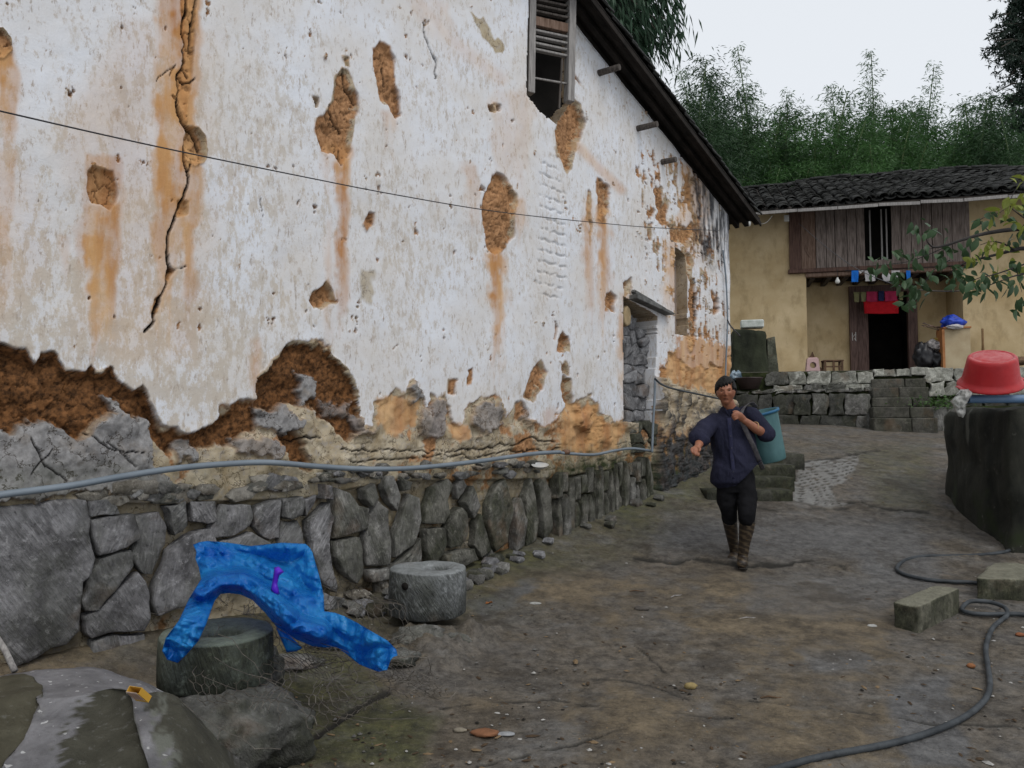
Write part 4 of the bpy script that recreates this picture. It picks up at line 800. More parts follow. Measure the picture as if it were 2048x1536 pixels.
for r_ in range(n2):
    for k in range(n1):
        d = r_ * .135; x = xa + (k + .5) * TW + random.uniform(-.012, .012); sag = .035 * math.sin(x * 1.1) + .02 * math.sin(x * 2.7 + d) + .03 * math.sin(x * .45 + 1)
        y = -OE - .05 + d * math.cos(TA); z = ze + .085 + d * math.sin(TA) + sag + random.uniform(-.012, .022)
        Mx = Matrix.Translation((x, y, z)) @ Matrix.Rotation(TA - .06 + random.uniform(-.09, .07), 4, 'X') @ Matrix.Rotation(random.uniform(-.15, .15), 4, 'Z')
        if cnt < 296:
            if proto is None: proto = mobj('roof_tile', V, Fc, tile_m.m, rf, True); proto.matrix_local = Mx
            else: link(proto, 'roof_tile', rf).matrix_local = Mx
            cnt += 1
        else: vm.add([tuple(Mx @ Vector(v)) for v in V], Fc)
        Mx = Matrix.Translation((x + TW / 2, y + .03, z - .012)) @ Matrix.Rotation(TA - .05, 4, 'X'); vm.add([tuple(Mx @ Vector(v)) for v in Vp], Fp)
for k in range(int((xb - xa) / .17)):      # ridge: tiles laid along it, lapped
    x = xa + k * .17; sag = .035 * math.sin(x * 1.1) + .03 * math.sin(x * .45 + 1); h = .05 * max(0, math.sin(x * 1.9 + 2))
    for j_ in range(2 if h > .02 else 1):
        Mx = Matrix.Translation((x, 2.32 + random.uniform(-.02, .02), zr + .12 + sag + j_ * .05)) @ Matrix.Rotation(random.uniform(-.12, .12), 4, 'Y') @ Matrix.Rotation(R(-90) + random.uniform(-.1, .1), 4, 'Z'); vm.add([tuple(Mx @ Vector(v)) for v in V], Fc)
o = vm.build('roof_tiles', tile_m.m, rf, True); o['kind'] = 'stuff'
# things in the porch
def at(px, py, off, dz=0.): x, z = fl(px, py, off); return tuple(FH.world(x, -off, z + dz))
def placed(mb, name, m, label, cat, px, py, off, smooth=False, bevel=0, group=None, z=None):
    x, zz = fl(px, py, off); p = FH.world(x, -off, z if z is not None else zz); o = mb.build(name, m, None, smooth, bevel, loc=tuple(p), rot=(0, 0, FH.a)); return tag(o, label, cat, group)
cl = MB().tube([(0, 0, 0), (1.0, 0, -.03), (2.1, 0, .0)], .006, 5); placed(cl, 'clothes_line', wire_m, 'dark line under the porch beam with the small cloths pinned on it', 'clothes line', 1690, 541, .16)
cm = {}
def cloth_m(n, c): cm[n] = simple('cloth_' + n, tuple(k * .8 for k in c), c, 12, .9, .1, .002, 60); return cm[n]
cloth_m('white', (.52, .50, .50)); cloth_m('blue', (.02, .17, .62)); cloth_m('red', (.40, .012, .018)); cloth_m('pink', (.36, .03, .08)); cloth_m('khaki', (.19, .18, .09)); cloth_m('navy', (.02, .025, .07)); cloth_m('teal', (.03, .16, .22))
def hang(px_poly, off, m, label, cat='cloth', group=None, name='hanging_cloth', rip=.02):
    P = [fl(a, b, off) for a, b in px_poly]; x0 = min(p[0] for p in P); z1 = max(p[1] for p in P)
    poly = np.array([(p[0] - x0, p[1] - z1) for p in P]); n = 7; xs = np.linspace(poly[:, 0].min(), poly[:, 0].max(), 9); zs = np.linspace(poly[:, 1].min(), poly[:, 1].max(), 9)
    vi = [Vector(p) for p in poly]; k = len(vi)
    for x in xs[1:-1]:
        for z in zs[1:-1]:
            if sd(np.array([x]), np.array([z]), poly, 9)[0] > .012: vi.append(Vector((x, z)))
    v, e, f, *_ = delaunay_2d_cdt(vi, [(i, (i + 1) % k) for i in range(k)], [list(range(k))], 1, 1e-5)
    V = [(p.x, rip * math.sin(p.x * 34 + off) * min(1, -p.y * 6 + .2), p.y) for p in v]
    o = mobj(name, V, [tuple(t) for t in f], m, None, True); s_ = o.modifiers.new('thickness', 'SOLIDIFY'); s_.thickness = .006
    o.location = tuple(FH.world(x0, -off, z1)); o.rotation_euler = (0, 0, FH.a); return tag(o, label, cat, group)
hang([(1703, 541), (1717, 541), (1716, 564), (1703, 564)], .18, cm['blue'], 'bright blue little cloth at the left end of the porch line'); hang([(1717, 541), (1728, 541), (1720, 548)], .18, cm['white'], 'tiny white triangular cloth next to the blue one on the porch line')
hang([(1729, 541), (1741, 541), (1742, 562), (1731, 563)], .18, cm['white'], 'first full white cloth right of the blue one on the porch line'); hang([(1743, 541), (1753, 541), (1750, 552), (1751, 561), (1744, 563)], .18, cm['white'], 'second white cloth on the porch line, overlapping its left neighbour')
hang([(1766, 543), (1773, 540), (1782, 552), (1778, 563), (1768, 562), (1764, 552)], .18, cm['white'], 'white cloth folded to a point in the middle of the porch line'); hang([(1783, 541), (1800, 541), (1796, 552), (1793, 562), (1784, 562)], .18, cm['white'], 'slanting white cloth nearest the leaves on the porch line')
hang([(1812, 541), (1821, 541), (1821, 560), (1814, 561)], .18, cm['blue'], 'bright blue cloth at the right end of the porch line, half behind leaves')
hang([(1733, 583), (1756, 583), (1757, 603), (1742, 604), (1733, 602)], -.6, cm['pink'], 'pink paper strip over the doorway, left of the navy one', 'door paper'); hang([(1757, 582), (1768, 582), (1768, 602), (1757, 602)], -.58, cm['navy'], 'small navy piece hanging in the middle over the doorway', 'door paper'); hang([(1769, 582), (1794, 582), (1795, 601), (1770, 603)], -.6, cm['pink'], 'pink paper strip over the doorway, right of the navy one', 'door paper')
hang([(1707, 584), (1719, 584), (1718, 604), (1709, 604)], -.6, cm['khaki'], 'khaki strip hanging at the far left over the doorway', 'door paper'); hang([(1721, 584), (1732, 584), (1731, 603), (1723, 603)], -.6, cm['khaki'], 'khaki strip hanging just left of the pink paper over the doorway', 'door paper'); hang([(1797, 584), (1807, 583), (1806, 600), (1799, 600)], -.6, cm['khaki'], 'khaki strip hanging at the right end over the doorway', 'door paper')
hang([(1727, 601), (1797, 600), (1797, 627), (1762, 628), (1729, 627)], -.62, cm['red'], 'wide red cloth hanging across the top of the dark doorway', 'cloth', rip=.012)
b = empty('light_bulb', at(1675, 559, .3), 0, 'white bulb hanging from the porch ceiling left of the cloths', 'light bulb')
bulb_m = simple('milky_bulb', (.55, .55, .52), (.65, .65, .62), 3, .3, .5, 0); MB().lathe([(0, -.09), (.03, -.085), (.05, -.05), (.045, -.02), (.025, .01), (.02, .04), (0, .045)], 16).build('bulb', bulb_m, b, True); MB().tube([(0, 0, .04), (0, 0, .22)], .006, 5).build('cord', wire_m, b)
b = empty('eave_lamp', at(1497, 447, .9), 0, 'grey lamp under the corner of the near roof in front of the ochre wall', 'lamp'); MB().lathe([(0, -.06), (.04, -.055), (.055, 0), (.05, .04), (0, .05)], 14).build('bulb', bulb_m, b, True); MB().box(-.05, .05, -.05, .05, .04, .10).build('socket', wood_dk, b)
o = MB().tube(smooth_line([(0, 0, 0), (.15, 0, -.13), (.32, 0, -.12), (.45, 0, .02)], 6), .006, 5).build('cable', simple('white_cable', (.4, .4, .38), (.5, .5, .48)), None, True, loc=at(1500, 436, .9), rot=(0, 0, FH.a)); tag(o, 'short white cable looping below the near roof corner', 'cable')
x, z = fl(1573, 436, .3); o = MB().box(-.05, .05, -.03, .03, -.08, .06).build('junction_box', bulb_m, None, bevel=.01, loc=tuple(FH.world(x, -.3, z)), rot=(0, 0, FH.a)); tag(o, 'small white box under the far eave above the red brown post', 'box')
# stools
pinkm = simple('pale_pink_plastic', (.42, .27, .26), (.5, .34, .33), 4, .4, .4, 0)
st = empty('plastic_stool', at(1625, 745, 1.25)[:2] + (ZT,), FH.a, 'pale pink plastic stool with a round cut-out, on the terrace left of the door', 'stool')
MB().lathe([(0, .33), (.11, .33), (.125, .32), (.13, .30)], 4).build('seat', pinkm, st, rot=(0, 0, R(45)))
hw0, hw1, H_ = .105, .135, .31
for k in range(4):
    ring = [(.062 * math.cos(a), .175 + .062 * math.sin(a)) for a in np.linspace(0, 2 * math.pi, 12, endpoint=False)]
    outer = [(-hw1, 0), (-hw1 * .72, 0), (-hw1 * .6, .06), (hw1 * .6, .06), (hw1 * .72, 0), (hw1, 0), (hw0, H_), (-hw0, H_)]
    vi = [Vector(p) for p in outer + ring]; ed = [(i, (i + 1) % 8) for i in range(8)] + [(8 + i, 8 + (i + 1) % 12) for i in range(12)]
    v, e, f, *_ = delaunay_2d_cdt(vi, ed, [], 0, 1e-5); F2 = []
    for t in f:
        c_ = sum((v[i] for i in t), Vector((0, 0))) / 3
        if (c_ - Vector((0, .175))).length > .058 and sd(np.array([c_.x]), np.array([c_.y]), outer, 9)[0] > 0: F2.append(tuple(t))
    o = mobj('side', [(p.x, -(hw1 + (hw0 - hw1) * p.y / H_), p.y) for p in v], F2, pinkm, st, rot=(0, 0, k * R(90))); s_ = o.modifiers.new('thickness', 'SOLIDIFY'); s_.thickness = .008
wst = empty('wooden_stool', at(1665, 745, 1.3)[:2] + (ZT,), FH.a + .1, 'low brown wooden stool beside the pink plastic stool', 'stool'); ws = simple('brown_stool_wood', (.06, .035, .02), (.13, .075, .045), 8)
MB().box(-.19, .19, -.12, .12, .24, .27).build('seat', ws, wst, bevel=.004)
for sx in (-1, 0, 1):
    for sy in (-1, 1):
        if sx == 0 and sy == 1: continue
        MB().box(sx * .16 - .018, sx * .16 + .018, sy * .1 - .018, sy * .1 + .018, 0, .238).build('leg', ws, wst)
for sx in (-1, 1): MB().box(min(sx * .02, sx * .14), max(sx * .02, sx * .14), -.11, -.09, .12, .15).build('stretcher', ws, wst)
o = MB().prism([(0, 0), (.14, .0), (.0, .16)], 0, .1).build('wedge', ws, None, loc=at(1641, 745, 1.0)[:2] + (ZT,), rot=(0, 0, FH.a)); tag(o, 'small dark wooden wedge between the two stools', 'wooden wedge')
o = MB().prism([(-.05, 0), (.06, 0), (.02, .12), (.0, .07)], 0, .1).build('pot_lid', ws, None, loc=at(1625, 719, .9)[:2] + (ZT + .335,), rot=(0, 0, FH.a)); o.location = at(1624, 745, 1.25)[:2] + (ZT + .335,); tag(o, 'small dark pointed scrap on top of the pink plastic stool', 'scrap')
# cabinet with a blue tarpaulin, pile of bags, tools
cb = empty('cabinet', at(1909, 735, .55)[:2] + (ZT,), FH.a, 'plywood cabinet with orange top in the right corner of the porch', 'cabinet'); ply = simple('pale_plywood', (.36, .28, .17), (.46, .38, .25), 3, .7); orn = simple('orange_board', (.30, .12, .04), (.40, .18, .07), 4, .6)
ch_ = fl(1909, 657, .55)[1] - ZT; MB().box(-.16, .30, 0, .42, .02, ch_).build('body', ply, cb); MB().box(-.19, .32, -.03, .45, ch_, ch_ + .035).build('top', orn, cb, bevel=.004); MB().box(-.21, -.165, -.02, .4, 0, ch_ - .01).build('side_panel', orn, cb)
def lump(name, r, m, label, cat, loc, seed, sc=(1, 1, 1), parent=None, amp=.25, fr=2.2, n=20, cutz=None):
    V = []; nn = n
    for i in range(nn + 1):
        th = math.pi * i / nn
        for k in range(nn * 2):
            ph = math.pi * k / nn; V.append((math.sin(th) * math.cos(ph), math.sin(th) * math.sin(ph), math.cos(th)))
    V = np.array(V); f = fbm(V[:, 0] * fr + seed, V[:, 1] * fr, V[:, 2] * fr, seed=seed, o=5, g=.55); V = V * (1 + f * amp * 2)[:, None] * r * np.array(sc)
    if cutz is not None: V[:, 2] = np.maximum(V[:, 2], cutz)
    Fc = [(i * 2 * nn + k, (i + 1) * 2 * nn + k, (i + 1) * 2 * nn + (k + 1) % (2 * nn), i * 2 * nn + (k + 1) % (2 * nn)) for i in range(nn) for k in range(2 * nn)]
    o = mobj(name, V, Fc, m, parent, True, loc); return tag(o, label, cat) if label else o
lump('tarpaulin', .2, simple('blue_tarp', (.01, .035, .30), (.02, .07, .5), 8, .45, .4, .01, 14), 'crumpled blue tarpaulin on top of the porch cabinet', 'tarpaulin', at(1903, 645, .45), 5, (1.05, .8, .65), amp=.3)
lump('plastic_sheet', .13, cm['white'], 'white plastic sheet under the blue tarpaulin on the cabinet', 'plastic sheet', at(1910, 654, .62), 8, (1.2, .6, .4), amp=.3)
blk = simple('black_plastic', (.008, .008, .010), (.02, .02, .024), 8, .4, .4, .01, 12)
lump('black_bag', .26, blk, 'tall black sack standing in the porch beside the door', 'sack', at(1848, 714, .3), 15, (.75, .6, 1.1), amp=.22)
lump('bag', .16, simple('patterned_bag', (.05, .045, .05), (.5, .47, .45), 22, .6, .3, .01, 20), 'patterned light bag on top of the black sacks in the porch', 'bag', at(1873, 692, .25), 17, (1.1, .8, .8), amp=.3)
lump('bag', .10, simple('yellow_bag', (.25, .15, .03), (.4, .3, .1), 22), 'small yellow and brown bundle topping the pile in the porch', 'bundle', at(1876, 681, .2), 19, (1.1, .8, .6), amp=.3)
lump('black_bag', .24, blk, 'lower dark sack between the tall black sack and the cabinet', 'sack', at(1876, 720, .3), 23, (.8, .6, .85), amp=.25)
tl = empty('tool_bundle', at(1870, 655, .3), FH.a, 'bundle of pale sticks and wires poking out left of the blue tarpaulin', 'sticks')
for k in range(7): MB().tube([(-.22 + random.uniform(-.03, .03), random.uniform(-.05, .05), .06 + random.uniform(-.06, .05)), (.16, random.uniform(-.05, .05), -.05 + random.uniform(-.05, .06))], .007, 5).build('stick', random.choice([wood_lt, wood_dk, wood_br]), tl)
o = MB().tube([(0, -.1, 0), (.01, -.06, .3), (.05, .06, .62)], [.035, .022, .02], 8).build('broom', simple('broom_brown', (.12, .07, .03), (.22, .14, .07), 9), None, True, loc=at(1964, 735, .2)[:2] + (ZT,), rot=(0, 0, FH.a)); o.location.z = fl(1964, 708, .2)[1] - .1; tag(o, 'brown handle leaning on the ochre wall right of the porch', 'handle')
lump('basket', .18, simple('brown_basket', (.10, .06, .035), (.2, .13, .08), 20), 'brown basket at the right edge behind the red basin', 'basket', at(2040, 722, .7), 29, (1, .8, .5), amp=.12)
# ================================================================== TERRACE
tr = empty('stone_terrace', tuple(FH.world(0, -2.2, 0)), FH.a, 'two tiered stone terrace wall in front of the ochre house', 'terrace wall')
def tw(x, off, z): return (x, -(off - 2.2), z)
def trl(px, py, off): return fl(px, py, off)
cap = MB(); L_ = fl(1380, 700, 0)[0]; R_ = fl(2300, 700, 0)[0]; Zl = fl(1640, 781, 2.75)[1]
cap.box(L_, R_, 0, 3.6, ZT - 1.4, ZT - .012); cap.box(L_, fl(1738, 800, 2.75)[0], -.52, -.003, ZT - 1.4, Zl - .02); cap.box(fl(1858, 800, 2.75)[0], R_, -.52, -.003, ZT - 1.4, fl(1880, 812, 2.75)[1])
moss_dk = simple('dark_moss_joint', (.012, .014, .008), (.045, .055, .022), 9, .95, .1, .01, 30)
cap.build('core', moss_dk, tr)
floor_m = simple('terrace_floor_stone', (.07, .065, .055), (.14, .13, .11), 6); MB().box(L_, R_, .0, 3.6, ZT - .010, ZT).build('floor', floor_m, tr)
wht = chisel_mat('whitish_block', (.30, .295, .25), (.55, .55, .49), .25, .35); drk = chisel_mat('dark_block', (.040, .041, .036), (.095, .095, .085), .25, .5)
def course(p0, p1, y0, y1, off, m, wmin, wmax, seed, skip=()):
    rs = np.random.RandomState(seed); x = p0
    while x < p1 - 4:
        w = min(rs.uniform(wmin, wmax), p1 - x)
        if p1 - x - w < wmin * .5: w = p1 - x
        q = [trl(px, py, off) for px, py in ((x + .8, np.interp(x, [1500, 2048], [y1 + 2, y1 - 8 * (1 if y1 < 800 else 0)])), (x + w - .8, np.interp(x + w, [1500, 2048], [y1 + 2, y1 - 8 * (1 if y1 < 800 else 0)])), (x + w - .8 + rs.uniform(-3, 3), rs.uniform(-1.5, 2.5) + np.interp(x + w, [1500, 2048], [y0 + 2, y0 - 10 * (1 if y1 < 800 else 0)])), (x + .8 + rs.uniform(-3, 3), rs.uniform(-1.5, 2.5) + np.interp(x, [1500, 2048], [y0 + 2, y0 - 10 * (1 if y1 < 800 else 0)])))]
        o = stone('stone', q, m if rs.rand() < .85 else st_mid, tr, -.05, .03 + rs.uniform(-.01, .03), seed * 50 + int(x), 22, 3, .034, .014)
        o.location.y -= (off - 2.2) - 0; x += w
course(1530, 1745, 744, 769, 2.24, wht, 30, 60, 3); course(1545, 1745, 769, 783, 2.24, wht, 40, 62, 4); course(1745, 1850, 742, 755, 2.24, wht, 16, 34, 5); course(1850, 2100, 742, 768, 2.24, wht, 38, 60, 6); course(1856, 2100, 769, 797, 2.24, wht, 30, 55, 7); course(1868, 2100, 798, 815, 2.26, drk, 30, 60, 8)
course(1380, 1742, 778, 785, 2.78, st_mid, 30, 60, 9); course(1380, 1740, 786, 828, 2.78, drk, 28, 50, 10); course(1380, 1742, 829, 862, 2.78, drk, 40, 75, 11); course(1862, 1960, 814, 862, 2.78, drk, 26, 44, 12)
# steps up to the porch
stp = empty('stone_steps', tuple(FH.world(fl(1800, 800, 2.8)[0], -2.8, 0)), FH.a, 'five dark stone steps climbing to the porch doorway', 'steps'); sx0 = fl(1800, 800, 2.8)[0]
stm = chisel_mat('dark_worn_step', (.058, .056, .046), (.115, .11, .092), .15, .4); zg = gz(*FH.world(0, -3.6, 0)[:2]) - .1; ys_ = [757, 775, 795, 814, 836]
for k, y in enumerate(ys_):
    o_ = 2.30 + k * .27; z1 = fl(1800, y, o_)[1]; z0 = (fl(1800, ys_[k + 1], o_ + .27)[1] + .002) if k < 4 else zg; a, b = fl((1742, 1744, 1744, 1745, 1748)[k], y, o_)[0], fl((1852, 1857, 1862, 1868, 1876)[k], y, o_)[0]
    m0 = (a + b) / 2 + random.uniform(-.2, .2)
    for u0, u1 in ((a, m0 - .004), (m0 + .004, b)):
        mb = MB().box(u0 - sx0, u1 - sx0, -(o_ - 2.8), -(o_ - 2.8) + .42, z0 - (0 if k == 4 else 0.0), z1 + random.uniform(-.004, .004), jit=.006); mb.build('step_slab', stm, stp, bevel=.02, seg=2)
# mossy block, basin and bits at the foot of the ochre wall
cm_ = M('black_mossy_concrete', .9, .2); _n = cm_.noise(2.5, 8, .65, cm_.co('Object', (1, 1, .4))); _n2 = cm_.noise(9, 8, .7)
_c = cm_.mix(cm_.st(_n, .36, .62), (.011, .013, .009), (.045, .052, .032)); _c = cm_.mix(cm_.ma('MULTIPLY', cm_.st(cm_.noise(1.6, 6, .6, cm_.co('Object', (1, 1, .35), (0, 0, 0), (5, 3, 1))), .60, .68), .8), _c, (.12, .125, .11)); _c = cm_.mix(cm_.st(_n2, .68, .72), _c, (.16, .16, .145)); cm_.col(_c).bump(_n2, .02, .9)
def rough_block(name, P8, m, label, cat, n=18, amp=.03, fr=3.5, seed=1, parent=None):
    """a box given by 4 floor corners (counter-clockwise, xyz) and 4 top corners; subdivided and roughened"""
    P8 = np.array(P8, float); c = P8.mean(0); c[2] = P8[:4, 2].min(); P8 = P8 - c; bm = bmesh.new(); vs = [bm.verts.new(p) for p in P8]
    for f in ((3, 2, 1, 0), (4, 5, 6, 7), (0, 1, 5, 4), (1, 2, 6, 5), (2, 3, 7, 6), (3, 0, 4, 7)): bm.faces.new([vs[i] for i in f])
    bmesh.ops.subdivide_edges(bm, edges=bm.edges[:], cuts=n, use_grid_fill=True)
    for _ in range(2 if n >= 12 else 1): bmesh.ops.smooth_vert(bm, verts=bm.verts[:], factor=.5 if n >= 12 else .22, use_axis_x=True, use_axis_y=True, use_axis_z=True)
    bm.normal_update(); V = np.array([v.co[:] for v in bm.verts]); N = np.array([v.normal[:] for v in bm.verts]); f = fbm(V[:, 0] * fr, V[:, 1] * fr, V[:, 2] * fr, seed=seed, o=5, g=.5) * amp
    for v, d, n_ in zip(bm.verts, f, N): v.co += Vector(n_ * d)
    me = bpy.data.meshes.new(name); bm.to_mesh(me); bm.free(); me.polygons.foreach_set('use_smooth', [True] * len(me.polygons)); me.materials.append(m); o = bpy.data.objects.new(name, me); C.objects.link(o); o.location = tuple(c)
    if parent: o.parent = parent
    return tag(o, label, cat) if label else o
def fblock(pl, off0, off1, **k):
    """a block standing before the far house: pl = 4 pixels bottom-left, bottom-right, top-right, top-left, at off1 (front), running back to off0"""
    q = [fl(px, py, off1) for px, py in pl]; w = lambda a, o_: tuple(FH.world(a[0], -o_, a[1])); return rough_block(P8=[w(q[0], off1), w(q[1], off1), w(q[1], off0), w(q[0], off0), w(q[3], off1), w(q[2], off1), w(q[2], off0), w(q[3], off0)], **k)
fblock([(1462, 786), (1541, 783), (1533, 660), (1465, 656)], 1.3, 2.0, name='mossy_pillar', m=cm_.m, label='squat black and green mossy pillar between the two houses', cat='pillar', n=12, amp=.06, seed=5)
fblock([(1536, 783), (1562, 780), (1550, 672), (1534, 676)], 1.5, 1.9, name='stone_slab', m=chisel_mat('greenish_slab', (.07, .075, .055), (.14, .145, .11), .1, .5), label='greenish grey slab leaning on the right side of the mossy pillar', cat='slab', n=8, amp=.02, seed=6)
o = placed(MB().box(-.22, .22, -.15, .15, 0, .16), 'plastic_crate', simple('cloudy_white_plastic', (.36, .40, .36), (.55, .58, .55), 9, .35, .5, .01, 20), 'cloudy white plastic crate on top of the mossy pillar', 'crate', 1504, 657, 1.7, bevel=.02)
brm = simple('brown_basin_plastic', (.045, .030, .030), (.075, .052, .050), 5, .4, .4, 0)
placed(MB().lathe([(0, .0), (.17, .0), (.24, .20), (.26, .22), (.255, .205), (.235, .19), (.16, .02), (0, .02)], 28), 'basin', brm, 'dark brown plastic basin on the ledge behind the man', 'basin', 1498, 779, 2.5, True)
lump('plastic_bag', .13, simple('blue_grey_bag', (.05, .09, .13), (.25, .32, .38), 9, .3, .5, .01, 12), 'bluish plastic bag against the foot of the mossy pillar', 'bag', at(1472, 752, 2.2), 31, (.8, .6, .8), amp=.3)
# ================================================================== YARD
def gpt(px, py): return G(px, py)
# short flight of slabs behind the man
bs = empty('yard_steps', tuple(gpt(1500, 1005)), 0, 'low mossy stone steps in the yard behind the man', 'steps'); bo = np.array(bs.location); stm2 = chisel_mat('mossy_yard_step', (.035, .037, .027), (.085, .085, .068), .1, .8)
def slab_w(P8, name, m, par, o, n=6, amp=.012, seed=1):
    P = rough_block(name, np.array(P8), m, None, None, n, amp, 5, seed, par); P.location = tuple(np.array(P.location) - o); return P
def stepblk(xa, xb, yfront_px, z_top, depth, seed, name='step_slab', Yf=None):
    a = W(xa, yfront_px, Yf); b = W(xb, yfront_px, Yf); z1 = z_top; lo = min(gz(a[0], Yf), gz(b[0], Yf)) - .12
    return slab_w([(a[0], Yf, lo), (b[0], Yf, lo), (b[0], Yf + depth, lo), (a[0], Yf + depth, lo), (a[0], Yf, z1), (b[0], Yf, z1), (b[0], Yf + depth, z1), (a[0], Yf + depth, z1)], name, stm2, bs, bo, seed=seed)
Y1 = float(gpt(1500, 1005)[1]); z1 = float(W(1500, 981, Y1)[2]); stepblk(1414, 1587, 990, z1, .5, 1, Yf=Y1); Y2 = Y1 + .36; z2 = float(W(1540, 955, Y2)[2]); stepblk(1440, 1590, 960, z2, .5, 2, Yf=Y2); Y3 = Y2 + .36; z3 = float(W(1540, 930, Y3)[2]); stepblk(1450, 1592, 940, z3, .5, 3, Yf=Y3); stepblk(1470, 1610, 920, float(W(1540, 908, Y3 + .45)[2]), .5, 4, Yf=Y3 + .45)
# concrete tank on the right with the blue pipe, red basin and bag
nb_ = gpt(2022, 1108); fb_ = gpt(1880, 985); zt1 = float(W(2036, 812, nb_[1])[2]); ex_ = np.array([3.6, .5]); d_ = (fb_ - nb_)[:2]
q0 = np.array([nb_[0], nb_[1]]); q1 = q0 + ex_; q3 = np.array([fb_[0], fb_[1]]); q2 = q3 + ex_; zg_ = .1; ins = -.0
tk = M('tank_black_concrete', .88, .2); _n = tk.noise(1.8, 12, .72, tk.co('Object', (1, 1, .45))); _n2 = tk.noise(9, 12, .78)
_c = tk.mix(tk.st(_n, .38, .64), (.009, .010, .008), (.040, .040, .031)); _c = tk.mix(tk.ma('MULTIPLY', tk.st(tk.noise(2.1, 4, .5, tk.co('Object', (1, 1, .45), (0, 0, 0), (1, 7, 2))), .63, .67), .85), _c, (.085, .088, .075)); _c = tk.mix(tk.st(tk.noise(1.1, 6, .6, tk.co('Object', (1, 1, 1), (0, 0, 0), (4, 0, 0))), .55, .65), _c, (.022, .030, .012)); _c = tk.mix(tk.st(_n2, .60, .70), _c, (.11, .11, .095)); tk.col(_c).bump(_n2, .018, .9)
rough_block('water_tank', [(*q0, zg_), (*q1, zg_), (*q2, zg_), (*q3, zg_), (q0[0] + .03, q0[1] + .03, zt1), (q1[0], q1[1], zt1), (q2[0], q2[1], zt1 - .02), (q3[0] + .06, q3[1], zt1 - .02)], tk.m, 'black stained concrete tank wall rising at the right under the red basin', 'tank', 26, .10, 2.0, 12)
bluep = simple('sky_blue_pipe', (.10, .185, .32), (.15, .25, .40), 4, .4, .4, .0); pp = [W(1936, 798, 7.25), W(1990, 798, 7.22), W(2060, 798, 7.2), W(2300, 799, 7.1)]; c0 = pp[0]
zr_ = zt1 + .055; sh = zr_ - pp[0][2]
pb = empty('blue_pipe', tuple(c0), 0, 'thick pale blue plastic pipe lying on the dark tank under the red basin', 'pipe'); pts = [Vector(p - c0) for p in pp]
mb = MB(); mb.tube(pts, .040, 20, False); mb.build('tube', bluep, pb, True); MB().tube([pts[0] + Vector((.004, 0, 0)), pts[1]], .034, 20, False).build('bore', simple('pipe_bore', (.03, .05, .09), (.05, .08, .12), 4), pb, True)
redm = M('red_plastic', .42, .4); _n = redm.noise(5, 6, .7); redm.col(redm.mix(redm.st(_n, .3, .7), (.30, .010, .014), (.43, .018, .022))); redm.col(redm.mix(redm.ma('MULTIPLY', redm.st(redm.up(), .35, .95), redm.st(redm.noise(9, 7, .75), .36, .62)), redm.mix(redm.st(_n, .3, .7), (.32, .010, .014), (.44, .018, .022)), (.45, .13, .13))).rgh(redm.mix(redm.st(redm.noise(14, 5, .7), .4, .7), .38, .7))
tb = empty('basin', tuple(W(1981, 766, 7.2)), 0, 'upturned red plastic basin resting tilted on the blue pipe', 'basin')
tubp = [(0, .262), (.10, .264), (.155, .262), (.165, .255), (.168, .262), (.186, .262), (.200, .250), (.207, .225), (.225, .12), (.237, .055), (.243, .035), (.262, .018), (.276, .0), (.278, -.012), (.262, -.012), (.236, .02), (.200, .20), (.185, .235), (0, .240)]
o = MB().lathe(tubp, 56).build('shell', redm.m, tb, True); tb.rotation_euler = (R(23), R(-9), 0); tb.scale = (1.02, .95, 1.02)
for s_ in (-1, 1): MB().box(-.05, .05, -.02, .02, -.006, .006).build('handle', redm.m, tb, bevel=.005, loc=(s_ * .285, 0, .0), rot=(0, R(0), R(90)))
bagm = M('clear_plastic_bag', .22, .5); bagm.col((.55, .55, .53)); bagm.set('Alpha', .62); bagm.set('Transmission Weight', .15); bagm.bump(bagm.noise(18, 6, .7), .02, 1)
